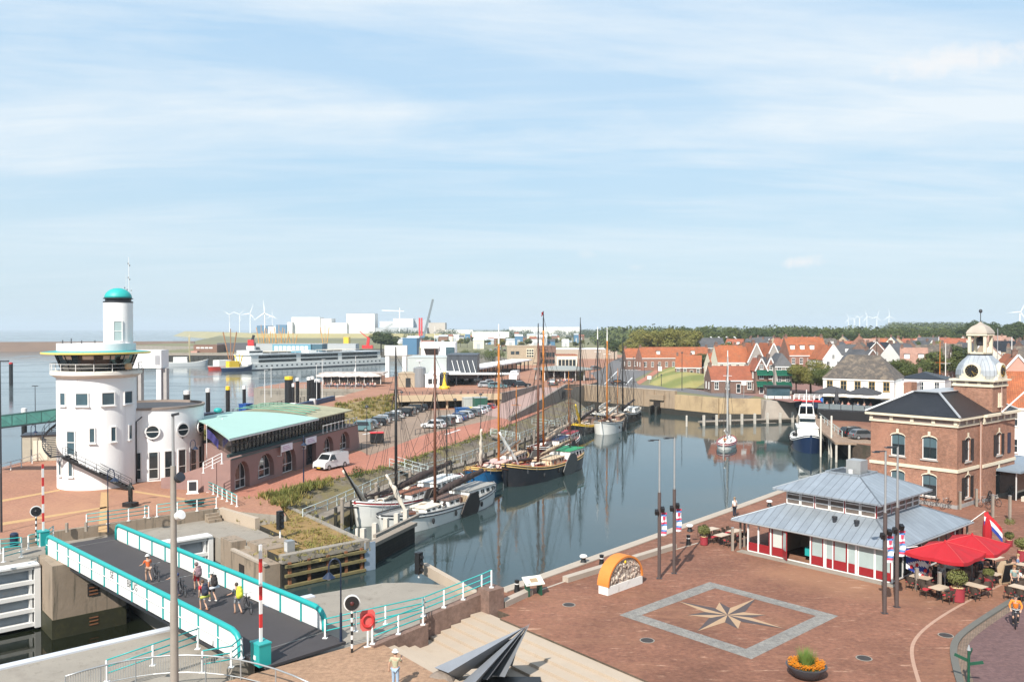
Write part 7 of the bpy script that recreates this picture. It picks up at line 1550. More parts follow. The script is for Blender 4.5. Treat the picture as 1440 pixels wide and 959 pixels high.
for lbl,a,b_ in (('nearest the white barges',G(553,655,.0),G(597,668,-.75)),('between the blue barge and the orange mast',G(690,612,0),G(731,619,-.75)),('beyond the maroon barge',G(752,597,0),G(784,600,-.75))):
    t=T('gangway','railed grey gangway down to the jetty '+lbl,'gangway',a); d=b_-a; n=Vector((-d.y,d.x,0)).normalized()*.75
    MB().bar((0,0,0),d,1.5,.15).build('deck',wood_grey,t)
    for s in (-1,1):
        for h in (1.0,.55): MB().tube([n*s+V3(0,0,h),d+n*s+V3(0,0,h)],.035,5).build('handrail',pale,t)
        rep('post',MB().box(-.04,-.04,0,.04,.04,1.0).mesh('post',pale),t,[d*(i/4)+n*s for i in range(5)])
def pile(label,p,h,r=.16,group=None,cap=None,m_=None):
    t=T('mooring_pile',label,'mooring pile',p,0,group); MB().lathe([(r,-4),(r,h),(r*.7,h+.06)],(0,0),10).build('shaft',m_ or wood_grey,t,auto=40)
    if cap: MB().lathe([(r+.01,h-.5),(r+.02,h-.5),(r+.02,h+.08),(0,h+.16)],(0,0),10).build('cap',cap,t)
    return t
pile('white topped mooring pile at the tip of the dry grass corner',V3(XP(501,72.5),72.5,ZH),2.2,.14,None,None,pbr('bleached_timber',(.5,.46,.4),.8))
t=T('timber_dolphin','dark timber guide fender with pale posts in front of the white barges','fender',V3(-10.4,73,ZH),math.atan2(.94,.33)); 
MB().box(-4.2,-.25,-2,4.0,.25,1.5).build('planking',bricks('wet_dark_planks',(.035,.03,.024),(.025,.022,.018),(.01,.01,.01),4,.25,.7,.02,.5,.6,.4,tint=(.06,.055,.025)),t); MB().box(-4.3,-.45,1.5,4.1,.3,1.8).build('capping_beam',wood_grey,t); MB().box(-4.2,-.75,2.35,3.9,-.46,2.6).build('hand_beam',wood_grey,t)
rep('post',MB().box(-.2,-.2,-2,.2,.2,3.0).mesh('post',pbr('bleached_timber',(.5,.46,.4),.8)),t,[(x,.55,0) for x in (-4.0,-2.0,0,2,3.8)])
MB().box(-5.6,-.5,-.2,-4.35,.6,.9).build('landing_block',pbr('mustard_lichen',(.3,.2,.06),.9,var=.2),t)
# far side of the basin
fw=T('flood_wall','brown concrete flood wall with buttress panels at the head of the basin','wall',(17.5,213.5,-3)); w0=V3(17.5,213.5,0);w1=V3(37,191,0);w2=V3(44.5,181.5,0);w3=V3(53,180,0); fwm=pbr('brown_flood_wall',(.30,.225,.155),.9,var=.15,vs=.3,bump=.3,bs=3,dirt_or_reflection=(.2,.15,.1),ds=.25,streak=((.16,.12,.08),(.54,.68))); fym=pbr('ochre_flood_wall',(.41,.30,.175),.9,var=.12,vs=.4,bump=.3,bs=3,dirt_or_reflection=(.28,.2,.12),dpos=(.5,.7),ds=.3,streak=((.24,.17,.1),(.56,.7)))
o0=fw.location
def wseg(name,a,b_,z0,z1,th,m_,out=.0):
    d=(b_-a).normalized(); n=V3(d.y,-d.x,0)*-1; n=n if n.y<0 else -n; m=MB(); q=[a+n*out,b_+n*out,b_+n*(out-th),a+n*(out-th)]; m.prism([(p.x-o0.x,p.y-o0.y) for p in q],z0-o0.z,z1-o0.z); return m.build(name,m_,fw)
wseg('wall',w0,w1,-4,2.5,.8,fwm,.3); wseg('wall',w1,w2,-4,1.75,.8,fym,.35); wseg('wall',w2,w3,-4,1.7,.8,fym,.36); wseg('tide_band',w0,w1,-4,-1.5,.3,wood_dark,.5); wseg('tide_band',w1,w2,-4,-1.6,.3,wood_dark,.55); wseg('tide_band',w2,w3,-4,-1.6,.3,wood_dark,.56)
for i in range(9): a=w0.lerp(w1,(i+.5)/9.4); wseg('buttress',a,a.lerp(w1,.02),-1.5,2.3,.25,fwm,.52)
a=w0.lerp(w1,.8); wseg('culvert',a,a.lerp(w1,.3),-2.8,.2,.5,niche,.6); wseg('culvert_head',a-V3(.8,-.9,0),a.lerp(w1,.5),.2,1.4,.5,fwm,.75)  # dark block stands for the shade in the culvert mouth
for k in (0,1): q=a.lerp(w1,.3*k)+V3(-.8,-1.0,0); o=MB().box(-.2,-4,-3,.2,.5,-.9).build('wing_wall',wood_dark,fw); o.location=q-o0+V3(0,-.5,0); o.rotation_euler=(0,0,R(-20))
wseg('coping',w0,w1,2.5,2.62,.9,quaystone,.35)
ab=T('bridge_abutment','battered grey stone abutment beside the red and white bridge','abutment',(57,179,-3)); m=MB(); lo=[(-4.4,-2.4),(3.2,-3.0),(3.4,4),(-4,4)]; hi_=[(-3.4,-1.0),(2.2,-1.6),(2.4,4),(-3,4)]
for i in range(4): j=(i+1)%4; m.poly([(*lo[i],-.5),(*lo[j],-.5),(*hi_[j],4.4),(*hi_[i],4.4)])
m.poly([(*p,4.4) for p in hi_]); m.build('wall',pbr('grey_stone_batter',(.30,.26,.22),.9,var=.15,vs=.8,bump=.4,bs=4),ab)
pn=T('pontoon','low timber landing stage on piles in front of the flood wall','landing stage',(37.8,170,ZH),ang((37.8,170),(59,176.5))); MB().box(0,-.8,.5,22,.8,.8).build('deck',wood_grey,pn); MB().box(0,-.84,.1,22,-.801,.65).build('fender_beam',wood_dark,pn)
rep('post',MB().box(-.2,-.2,-2,.2,.2,2.1).mesh('post',pbr('bleached_timber',(.5,.46,.4),.8)),pn,[(x,-1.02,0) for x in (.3,3.2,6.2,9,12,15,18,21)])
for px,l in ((888,'beside the culvert'),(901,'right of the culvert'),(966,'left of the pontoon')): y={888:188,901:186,966:168}[px]; pile('short pale mooring pile standing '+l,V3(XP(px,y),y,ZH),2.1,.2,'pale piles at the head of the basin',None,pbr('bleached_timber',(.5,.46,.4),.8))
for px,yt,y,l in ((1155,585,128,'tall pale pile at the bow of the navy vessel'),(1170,585,127.5,'tall pale pile at the boardwalk corner')): pile(l,V3(XP(px,y),y,ZH),ZT(y,yt)-ZH,.14,None,None,pbr('bleached_timber',(.5,.46,.4),.8))
# boardwalk right
bwk=T('boardwalk','timber boardwalk on piles running from the cars to the bridge','boardwalk',(46.9,122.7,-2)); bp=[(46.9,122.7),(51.9,121.6),(53.3,123.3),(52.5,127.2),(58.6,163),(56.4,164.5),(54.6,156.5)]
MB().prism([(x-46.9,y-122.7) for x,y in bp],1.8,2.12).build('deck',bricks('brown_planks',(.34,.24,.17),(.29,.2,.145),(.15,.11,.08),.16,3.0,.85,.02,.2,.5,.3),bwk)
rep('pile',MB().lathe([(.17,-2),(.17,1.8)],(0,0),8).mesh('pile',pbr('bleached_timber',(.5,.46,.4),.8)),bwk,[(.3,.2,0),(2.0,-.3,0),(4.4,-.6,0),(2.2,8,0),(4.2,16,0),(6.2,24,0),(8.2,32,0)])
MB().tube([(3.2,5.5,3.1),(9.6,33,3.1)],.04,5).tube([(3.2,5.5,2.6),(9.6,33,2.6)],.03,5).build('hand_rail',pale,bwk); rep('rail_post',MB().box(-.05,-.05,2.1,.05,.05,3.1).mesh('rail_post',pale),bwk,[(3.2+6.4*i/7,5.5+27.5*i/7,0) for i in range(8)])
# red and white bridge over the canal mouth
a=V3(59.4,178,1.5); d=V3(66.8,175,1.5)-a; t=T('canal_bridge','small bridge with white railings, red edge and dark blue girder over the canal','bridge',a,ang((0,0),d)); L=d.length
MB().box(0,-1.6,-.1,L,1.6,.12).build('deck',asphalt,t); MB().box(0,-1.75,-.05,L,-1.61,.35).build('red_edge',red,t); MB().box(.2,-1.7,-1.3,L-.2,1.5,-.11).build('girder',bluedark,t)
for y in (-1.68,1.6):
    for h in (1.25,.8): MB().tube([(0,y,h),(L,y,h)],.05,5).build('rail',white,t)
    rep('post',MB().box(-.06,-.06,.1,.06,.06,1.3).mesh('post',white),t,[(L*i/8,y,0) for i in range(9)])
MB().tube([(L*.72,-1.9,.5),(L*.72,-1.75,.5)],.5,14).build('round_sign',pbr('sign_blue',(.03,.15,.5),.5),t)
t=T('bridge_hut','small black hut with a white base beside the canal bridge','hut',V3(XP(1095,181),181,1.0),R(-8)); MB().box(-2.6,0,0,2.6,3,1.2).build('base',white,t); MB().box(-2.4,.1,1.2,2.4,3,3.0).build('cabin',GLB,t); MB().box(-2.7,-.2,3.0,2.7,3.2,3.35).build('roof',black,t)
for x in (-2.2,-.8,.8,2.2): MB().box(x-.06,-.1,.0,x+.06,-.003,1.15).build('post',black,t)
# ------------------------------------------------------------------ parking, garage deck, ramp
dune=pbr('dune_grass_ground',(.25,.185,.075),.95,var=.3,vs=.8,bump=.8,bs=5,dirt_or_reflection=(.12,.13,.04),ds=.5)
ue=sub([(-42,110),(-39,116),(-33.5,135),(-31,162),(-25.6,178)],5); le=sub([(-36,106),(-33,114),(-26.5,135),(-23.5,160),(-22,176)],5); m=MB(); rows=[]
for k in range(6):
    t_=k/5; rows.append([(a.x*(1-t_)+b.x*t_,a.y*(1-t_)+b.y*t_,2.42*(1-t_)**1.3+.02+(.35*noise.noise(Vector((a.x*.5+k,a.y*.5,1)))+.2 if 0<k<5 else 0)) for a,b in zip(ue,le)])
for k in range(5): m.ribbon(rows[k+1],rows[k])
m.build('dune_slope',dune,smooth=True)['kind']='structure'
gb=leafy('dry_grass_blades',(.36,.26,.09),(.28,.22,.07),(.20,.19,.05)); gg=leafy('green_scrub_blades',(.13,.14,.035),(.2,.18,.05),(.17,.18,.05))
def tufts(name,label,pts,n,h,mat_,seed,spread=.5,w=.05,blades=7):
    rnd=random.Random(seed); m=MB()
    for _ in range(n):
        a=rnd.choice(pts); c=Vector(a)+V3(rnd.gauss(0,spread),rnd.gauss(0,spread),0); s=rnd.uniform(.5,1.3)
        for k in range(blades):
            t_=rnd.random()*6.28; d=V3(C_(t_),S(t_),0); p=c+d*rnd.random()*.25*s; q=p+d*rnd.uniform(.05,.35)*s+V3(0,0,h*s*rnd.uniform(.6,1.1)); ww=V3(-d.y,d.x,0)*w*s
            m.add([p-ww,p+ww,q],[(0,1,2)])
    o=m.mesh(name,mat_,uv=False); ob=bpy.data.objects.new(name,o); COL.objects.link(ob); return tag(ob,label,'vegetation',None,'stuff')
dp=[Vector(r[i]) for r in rows[0:5] for i in range(2,len(r))]
tufts('dune_grass','straw coloured dune grass covering the slope above the parking place',dp,900,.55,gb,1,.8,.09); tufts('dune_scrub','green scrub among the dune grass above the parking place',dp[::3],420,.6,gg,2,.9,.12)
b_=[G(x,y,0) for x,y in ((385,699),(395,698),(405,694),(418,690),(430,687),(445,683),(398,708),(410,702))]; tufts('bank_scrub','green and straw scrub at the head of the stone slope',b_,260,.6,gg,3,.6,.09); tufts('bank_grass','straw grass at the head of the stone slope',b_+[G(460,677),G(390,715,-.4)],260,.5,gb,4,.7,.06)
tufts('corner_grass','dry yellow grass on the lock corner',[G(x,y,-.5) for x,y in ((410,715),(430,730),(450,745),(470,757),(440,760),(420,775),(400,735),(460,768),(480,764),(415,755))],420,.22,gb,5,1.3,.04)
tufts('slope_weeds','weeds along the edge of the brick road above the jetty',[a.lerp(b,k/7)+V3(.4,-.1,-.05) for a,b in zip(LS[1:-1],LS[2:]) for k in range(7)]+[V3(4,172,-.4),V3(8,182,-.4),V3(10,192,-.5),V3(6,176,-.4)],420,.32,gg,6,.7,.06)
m=MB(); leafball(m,(0,0,.7),.75,420,.09,31,.9); o=m.build('rose_bush',leaf_d); o.location=G(503,672); tag(o,'dark green rose bush at the edge of the brick road','shrub'); m=MB(); leafball(m,(0,0,.9),.7,50,.07,32,.8); m.build('blossoms',red,o)
dk=T('parking_deck','beige concrete edge of the parking deck above its dark garage opening','parking deck',(-23.6,172,0)); q=[(-23.6,172),(-2.5,178.2),(-4.4,184.55),(-25.5,178.35)]; bge=pbr('beige_concrete_beam',(.50,.38,.25),.85,var=.06,dirt_or_reflection=(.4,.29,.19),ds=.3)
lq=[(x+23.6,y-172) for x,y in q]; MB().prism(lq,1.8,2.402).build('slab',left_m,dk); da=math.atan2(6.2,21.1); Ld=math.hypot(21.1,6.2)
def dko(name,x0,x1,y0,y1,z0,z1,m_): o=MB().box(x0,y0,z0,x1,y1,z1).build(name,m_,dk); o.rotation_euler=(0,0,da); return o
dko('edge_beam',-.2,Ld+.2,-.35,0,1.7,3.0,bge); 
for i in range(5): dko('column',i*Ld/4.3+.3,i*Ld/4.3+.7,.5,.9,0,1.79,bge)
dko('end_wall',Ld-.4,Ld,0,6.4,0,1.79,bge)
for i in range(7): dko('garage_lamp',1.5+i*3,1.8+i*3,1.2,1.4,1.6,1.7,white)
railing('thin dark railing along the edge of the parking deck',[V3(-23.6,172.2,3.0),V3(-2.6,178.3,3.0)],h=.75,rails=(.72,.4),step=2.6,rm=darkmetal,pm=darkmetal,foot=False)
MB().poly([(-5.5,163,.03),(.2,153,.03),(12.6,201.5,2.43),(7,205,2.43),(-2.3,178.4,.9)]).build('ramp_road',pbr('grey_pink_ramp',(.33,.22,.19),.9,var=.08))['kind']='structure'
gw2=pbr('grey_ramp_wall',(.24,.20,.17),.9,var=.12,vs=.4,bump=.3,bs=4,streak=((.15,.125,.1),(.55,.7))); w=MB(); wallrun(w,[(V3(-.4,152,0),.75),(V3(6,175.5,0),1.95),(V3(12.8,202,0),3.35)],.5,-1.5); rwl=tag(w.build('ramp_wall',gw2),'grey concrete wall rising along the ramp with three dark arches','wall')
w=MB(); wallrun(w,[(V3(-.4,152,0),.9),(V3(6,175.5,0),2.1),(V3(12.8,202,0),3.5)],.7,.0); w.v=[(x,y,z) for x,y,z in w.v]; w=MB()
for k in (0.8,.86,.92):
    p=V3(6,175.5,0).lerp(V3(12.8,202,0),k); d=V3(6.8,26.5,0).normalized(); m=MB(); pr=[(-.5,.2)]+[(-.5*C_(PI*i/8),1.6+.5*S(PI*i/8)) for i in range(9)]+[(.5,.2)]; m.poly([(x,-.03,z) for x,z in pr]); m.poly([(x,.03,z) for x,z in pr[::-1]]); m.ribbon([(x,-.03,z) for x,z in pr],[(x,.03,z) for x,z in pr]); o=m.build('arch_niche_shade',niche,rwl); o.location=p+V3(d.y,-d.x,0)*.27; o.rotation_euler=(0,0,math.atan2(d.y,d.x))  # wall is uncut: dark arched panels paint the shade of hollow arches
w=MB(); wallrun(w,[(V3(-2.5,178.2,0),3.0),(V3(7,205,0),3.1)],.5,.2); tag(w.build('ramp_wall',gw2),'grey parapet wall between the parking deck and the ramp','wall'); w=MB(); wallrun(w,[(V3(12.9,202.2,0),3.3),(V3(17.5,213.5,0),2.6)],.5,-4); tag(w.build('ramp_wall',fwm),'brown wall end joining the ramp to the flood wall','wall')
# parked cars
ca=G(503,606); cb=G(586,577); ra=ang(ca,cb); cs=['teal','grey','black','silver','grey','white','black','grey','black','black']; kd=['suv','hatch','est','hatch','est','hatch','suv','est','suv','est']; od=['nearest the pavilion','second from the pavilion','third from the pavilion','fourth from the pavilion','fifth from the pavilion','sixth from the pavilion','seventh from the pavilion','third from the garage','second from the garage','nearest the garage']
for i in range(10): p=ca.lerp(cb,i/9)+V3(random.uniform(-.3,.3),0,0); car('%s parked car in the dune side row, %s'%(cs[i].replace('teal','dark blue green'),od[i]),p,ra+PI/2+R(8),cs[i],kd[i],'cars parked below the dune slope')
ca=G(610,602); cb=G(684,577); ra=ang(ca,cb); cs=['white','grey','white','blue','silver','grey','white','silver','red']; kd=['hatch','suv','est','hatch','hatch','est','hatch','hatch','hatch']
for i in range(9): p=ca.lerp(cb,i/8); car('%s parked car in the road side row, %s'%(cs[i],('at the near end','second','third','fourth','fifth','sixth','seventh','eighth','at the garage end')[i]),p,ra+PI/2+R(-6),cs[i],kd[i],'cars parked beside the brick road')
car('white delivery van driving on the brick road past the pavilion',G(466,658),R(-118),'white','van'); car('grey estate car at the top of the ramp',V3(XP(778,212),212,2.42),R(75),'grey','est'); car('dark van parked on the deck below the camper van',V3(XP(718,206),206,2.42),R(20),'black','van'); car('black estate car parked right of the dark van on the deck',V3(XP(733,206),206,2.42),R(20),'black','est'); car('white camper van parked on the deck behind the dark cars',V3(XP(724,232),232,2.42),R(-100),'white','camper'); car('blue green car parked by the yellow mast on the deck',V3(XP(699,202),202,2.42),R(10),'teal','est'); car('silver car parked left of the blue green one on the deck',V3(XP(683,205),205,2.42),R(10),'silver','hatch'); car('white car parked behind the two deck cars',V3(XP(690,212),212,2.42),R(15),'white','hatch')
for px,y,c,l in ((655,230,'white','beneath the terminal canopy'),(668,226,'grey','at the terminal entrance')): car('%s car waiting %s'%(c,l),V3(XP(px,y),y,2.42),R(60),c,'hatch')
def boxthing(name,label,cat,p,rz,w,d,h,m_,top=None,ribs=6,group=None):
    t=T(name,label,cat,p,rz,group); MB().box(-w/2,-d/2,.1,w/2,d/2,h).build('body',m_,t)
    r=MB().box(-.04,-.05,.15,.04,0,h-.05).mesh('rib',m_); rep('rib',r,t,[(-w/2+w*(i+.5)/ribs,-d/2,0) for i in range(ribs)]); MB().box(-w/2-.05,-d/2-.08,h,w/2+.05,d/2+.05,h+.12).build('lid',top or m_,t); return t
boxthing('waste_container','black waste container with a red lid at the parking fence','container',G(530,623),R(15),1.9,1.2,1.5,black,red); boxthing('waste_skip','blue waste skip at the end of the road side car row','skip',G(650,585),R(15),2.6,1.8,1.5,pbr('skip_blue',(.02,.09,.25),.5)); boxthing('waste_skip','yellow waste skip right of the blue one','skip',G(663,582),R(15),2.2,1.6,1.2,yellow); boxthing('storage_container','tall green and grey storage container at the garage opening','container',G(675,577),R(15),2.6,2.4,2.6,pbr('dark_green_box',(.02,.09,.06),.6),pbr('grey_top',(.3,.33,.32),.6)); boxthing('storage_container','pale grey storage container left of the green one','container',G(661,575),R(15),3.0,2.2,2.3,pbr('pale_grey_box',(.4,.42,.4),.6))
dm=darkmetal
for l,pts in (('from the pavilion corner to the container',[G(508,632),G(540,626),G(557,621)]),('along the road side car row',[G(584,612),G(604,608),G(640,596),G(668,586)])): railing('low dark fence '+l,pts,h=.95,rails=(.9,.2),step=1.6,rm=dm,pm=dm,rr=.03,cat='fence',name='fence',foot=False)
for px,py,h,l in ((640,624,6.2,'middle of the brick road edge'),(565,604,6,'among the parked cars'),(516,640,6.2,'parking fence'),(717,596,6.4,'foot of the ramp'),(676,612,6.2,'orange mast by the road')): 
    p=G(px,py); t=T('lamp_post','slim dark lamp post at the '+l,'lamp post',p,0,'lamp posts along the brick road'); MB().tube([(0,0,0),(0,0,h)],.06,8,0,.04).build('shaft',dm,t); MB().lathe([(.05,h),(.28,h+.1),(.22,h+.3),(.03,h+.4)],(0,0),10).build('lantern',dm,t)
for a,b in ((G(510,611),G(532,607)),(G(626,611),G(647,604)),(G(700,583),G(712,580))):
    d=(b-a).normalized()*.2; n=V3(-d.y,d.x,0); MB().poly([a-n+V3(0,0,.014),b-n+V3(0,0,.014),b+n+V3(0,0,.014),a+n+V3(0,0,.014)]).build('road_marking',white)['kind']='structure'
# ------------------------------------------------------------------ promenade side
for px,y,yt,r,c,l in ((262,131,550,.5,white,'broad, behind the drum annex'),(292,134.5,547,.35,white,'slim, left of the yellow banded one'),(320,139,544,.35,yellow,'yellow banded, behind the pavilion roof'),(343,144,543,.3,white,'slim, right of the yellow banded one'),(406,161,530,.8,yellow,'thick with a yellow top'),(412,156,540,.25,white,'slim, right below the yellow top'),(418,166,532,.35,white,'slim, left of the blue pontoon'),(434,167,531,.4,white,'left of the pair at the pontoon'),(439,170,530,.4,white,'right of the pair at the pontoon'),(446,172,534,.7,white,'short and thick at the pontoon end'),(33,118,575,.35,white,'beside the beige hut')): pile('black mooring pile, '+l,V3(XP(px,y),y,ZS),ZT(y,yt)-ZS,r,'black harbour piles with painted tops',c,black)
pile('red topped channel marker standing alone in the sea left of the tower',V3(XP(15,330),330,ZS),ZT(330,510)-ZS,.7,None,red,black)
def seg(a,b,d): a=Vector(a);b=Vector(b); v=(b-a).normalized(); return a+V3(-v.y,v.x,0)*d,b+V3(-v.y,v.x,0)*d
railing('black harbour railing along the promenade edge behind the pavilion',[V3(-60.8,111.6,ZU),V3(-46.8,132,ZU),V3(-39,167,ZU)],h=1.1,rails=(1.1,.8,.5,.2),step=1.5,rm=black,pm=black,rr=.03,foot=False)
railing('grey curved railing around the seaward edge of the tower forecourt',[G(0,665),G(30,657),G(60,647),V3(-60.5,109.5,0)],rails=(1.0,.5),step=2.5,rm=steel,pm=white,foot=False)
blp=pbr('pontoon_blue',(.012,.05,.12),.5,var=.15)
t=T('blue_pontoon','long dark blue steel pontoon lying outside the promenade','pontoon',V3(-38.7,176,ZS),ang((-41,160),(-36.5,190))); MB().box(-14,-1,-.5,14,2.2,5.6).build('hull',blp,t); MB().box(-14,-.9,5.601,14,2.1,5.8).build('deck',concrete,t)
t=T('blue_barrier','low dark blue barrier with white blocks along the promenade','barrier',V3(-38,150,ZU),ang((-42,130),(-35,178))); MB().box(-14,-.3,0,18,.3,.9).build('panel',blp,t); rep('block',MB().box(-.4,-.5,0,.4,.5,1.2).mesh('block',white),t,[(-12,0,0),(-2,0,0),(7,0,0)])
MB().prism([(-59,110),(-45.9,131.5),(-35,180),(-36.8,180.2),(-47.2,132.6),(-60,112)],2.4,2.412).build('promenade_path',pbr('pale_promenade',(.43,.33,.25),.9,var=.08))['kind']='structure'
t=T('service_hut','beige service hut with a pale door beyond the forecourt railing','hut',V3(XP(58,106),106,0),R(20)); MB().box(-2.2,0,0,2.2,3,3.2).build('wall',pbr('beige_panel',(.42,.38,.3),.8),t); MB().box(-1.0,-.06,.1,.6,-.003,2.6).build('door',creamw,t); MB().box(-2.35,-.15,3.2,2.35,3.1,3.35).build('roof',darkmetal,t)
boxthing('luggage_container','dark blue container under a row of white bollards behind the pavilion','container',V3(-46,129,ZU),R(60),3.4,1.6,1.3,bluedark); boxthing('luggage_container','royal blue container beside the white post behind the pavilion roof','container',V3(XP(345,141),141,ZU),R(70),1.8,1.4,1.6,pbr('royal_blue_box',(.01,.06,.25),.5))
for px,y,yt in ((372,150,520),(445,165,512),(453,170,505),(500,205,500),(381,175,515)):
    t=T('lamp_post','slim white lamp post on the promenade%s'%{372:' behind the turquoise roof',445:', left one of the pontoon pair',453:', right one of the pontoon pair',500:' at the cafe terrace',381:' near the tall yellow pile'}[px],'lamp post',V3(XP(px,y),y,ZU),0,'white lamp posts on the promenade'); h=ZT(y,yt)-ZU; MB().tube([(0,0,0),(0,0,h)],.07,8,0,.045).build('shaft',white,t); MB().box(-.1,-.1,h-.08,.6,.1,h).build('luminaire',steel,t)
# cafe on the pier
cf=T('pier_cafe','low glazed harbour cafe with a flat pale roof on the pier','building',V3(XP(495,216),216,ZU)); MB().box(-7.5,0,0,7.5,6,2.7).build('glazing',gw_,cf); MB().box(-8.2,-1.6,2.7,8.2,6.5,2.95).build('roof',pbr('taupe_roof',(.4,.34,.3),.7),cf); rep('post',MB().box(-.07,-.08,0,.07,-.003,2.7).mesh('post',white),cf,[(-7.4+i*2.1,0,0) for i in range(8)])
cr=pbr('off_white_parasol',(.55,.5,.46),.85)
for i,px in enumerate((460,474,489,505,520)): umbrella('%s off white parasol on the pier cafe terrace'%('leftmost','second','middle','fourth','rightmost')[i],0,0,2.0,3.4,2.75,0,cr,V3(XP(px,207+i%2*3),207+i%2*3,ZU),'off white parasols of the pier cafe')
railing('grey railing in front of the pier cafe terrace',[V3(-61,201,ZU),V3(-35,198,ZU)],rails=(1.0,.5),step=2,rm=steel,pm=steel,foot=False)
sits=[person('',(0,0,-50),0,'sit',shirt=c,legs=(.05,.06,.09),hair=h) for c,h in (((.6,.2,.18),(.1,.06,.04)),((.65,.63,.6),(.05,.03,.02)),((.12,.18,.3),(.3,.2,.1)),((.6,.4,.35),(.2,.15,.1)))]
sn=['red','white','blue','pink']; sk=[0]*4
def sitter(i,p,rz,where,grp):
    lb='seated guest in a %s top at %s'%(sn[i%4],where)
    if not sk[i%4]: sk[i%4]=1; s=sits[i%4]; s.location=p; s.rotation_euler=(0,0,rz); s['label']=lb; s['group']=grp; return s
    return dup(sits[i%4],p,rz,lb,grp)
for i in range(22): y=202+random.random()*5; px=458+i*3.3; sitter(i,V3(XP(px,y),y,ZU),random.uniform(0,6.3),'the pier cafe terrace','guests seated on the pier cafe terrace')
for i in range(14): y=219+random.random()*4; px=772+i*2.6; sitter(i,V3(XP(px,y),y,ZU),random.uniform(0,6.3),'the round cafe terrace','guests seated on the round cafe terrace')
for i,(x,y) in enumerate(((1.1,-1.9),(2.9,-1.9),(4.6,-1.2),(7.5,-2.3),(9.1,-2.3),(5.3,-5.7),(8.8,-4.5))): sitter(i,kw(x,y),random.uniform(0,6.3),'the red parasol terrace','guests seated on the red parasol terrace')
# ------------------------------------------------------------------ ferry terminal group
gp=pbr('pale_grey_cladding',(.42,.45,.44),.6,var=.04); gd=seams('dark_grey_cladding',(.075,.085,.1),.6,.5,.3,.1)
def flatb(name,label,x0,x1,y,z0,z1,d,m_,roof=None,cat='building',rz=0,wins=(),wm=None,nm='building'):
    "flat roofed block from photo column x0 to x1 at depth y"
    a=V3(XP(x0,y),y,z0); w=XP(x1,y)-a.x; t=T(name,label,cat,a,rz); h=z1-z0; MB().box(0,0,-1,w,d,h).build('wall',m_,t); MB().box(-.1,-.1,h,w+.1,d+.1,h+.25).build('roof',roof or m_,t)
    for (u0,u1,v0,v1,n) in wins:
        for i in range(n):
            xa=w*(u0+(u1-u0)*i/n); xb=w*(u0+(u1-u0)*(i+.8)/n) if n>1 else w*u1; MB().box(xa,-.08,h*v0,xb,-.003,h*v1).build('window',wm or GL,t)
    return t
flatb('terminal_hall','pale grey windowless terminal block left of the dark one',573,628,214,ZU,9.2,14,gp)
t=flatb('terminal_hall','dark grey terminal block with white wall letters and slanted struts',628.5,671,213,ZU+2.6,9.8,16,gd); MB().box(.2,-3.4,.2,18,-.05,.55).build('canopy',white,t);
for i in range(5): MB().bar((1.2+i*1.3,-.1,3.6),(2.2+i*1.3,-2.8,.6),.12).build('strut',white,t)
t=T('terminal_canopy','long white terminal canopy over a dark arcade running away from the dark block','canopy',V3(-15.8,211,ZU),math.atan2(84,20)); MB().box(0,-2.5,3.1,88,5,3.5).build('roof',white_wall,t); MB().box(0,2.5,0,86,2.8,3.1).build('arcade_wall',GL,t); rep('column',MB().lathe([(.18,0),(.18,3.1)],(0,0),8).mesh('column',darkmetal),t,[(i*6,-2,0) for i in range(15)])
flatb('terminal_annex','tan brick annex with a pale door before the terminal',560,583,205,ZU,5.6,7,brk3,wins=((.45,.75,0,.7,1),)); flatb('terminal_annex','white annex with a window row beside the round grey tank',598,618,204,ZU,5.4,6,white_wall,wins=((.2,.9,.3,.7,2),)); flatb('terminal_annex','dark grey annex under the grey terminal hall',618.5,628,205,ZU,5.5,6,gd)
t=T('round_tank','round grey metal tank with a small white cowl between two annexes','tank',V3(XP(590,206),206,ZU)); MB().lathe([(1.5,0),(1.5,4.6),(1.3,4.8),(0,5)],(0,0),20).build('shell',seams('grey_tank',(.3,.31,.32),.8,.5,.4),t,auto=40); MB().lathe([(.1,5),(.1,6.2),(.9,6.3),(.9,6.4),(0,6.5)],(0,0),14).build('cowl',white,t)
ct=flatb('traffic_tower','white traffic control building with slanted dark windows behind the terminal',592,640,258,ZU,12.2,9,white_wall); MB().add([(1,-.9,8.2),(5.2,-.9,8.2),(5.2,-.05,6.2),(1.4,-.05,6.2)],[(3,2,1,0)]).box(.7,-1.0,8.2,5.4,6,9.4).build('control_room',white_wall,ct); MB().add([(1,-.96,8.15),(5.2,-.96,8.15),(5.2,-.2,6.3),(1.4,-.2,6.3)],[(3,2,1,0)]).build('control_window',GL,ct); MB().box(7.6,-.4,5.4,10.2,-.003,8.6).build('bay_window',GLB,ct); MB().tube([(4,2,9.4),(4,2,15)],.06,6).build('aerial',white,ct)
t=T('ramp_portal','white lifting portal with two thick legs left of the traffic tower','portal',V3(XP(557,262),262,-3)); MB().box(-3.4,-1.2,11.3,3.4,1.2,14.4).build('crossbeam',white,t); [MB().box(x-.6,-1,0,x+.6,1,11.3).build('leg',white,t) for x in (-2.6,2.6)]; MB().obox((3,-1,4.2),(7,2,1.4),.1,0,ry=-.1).build('ramp',gd,t)
t=T('channel_buoy','yellow channel buoy standing on the deck as a monument','buoy',V3(XP(625,200),200,ZU)); MB().lathe([(1.25,0),(1.35,.3),(1.2,.6),(.55,.7),(.4,1.6),(.15,3.0),(.1,3.4)],(0,0),16).build('body',yellow,t,auto=40); MB().bar((-.35,0,3.5),(.35,0,4.1),.12).bar((.35,0,3.5),(-.35,0,4.1),.12).build('top_mark',yellow,t)
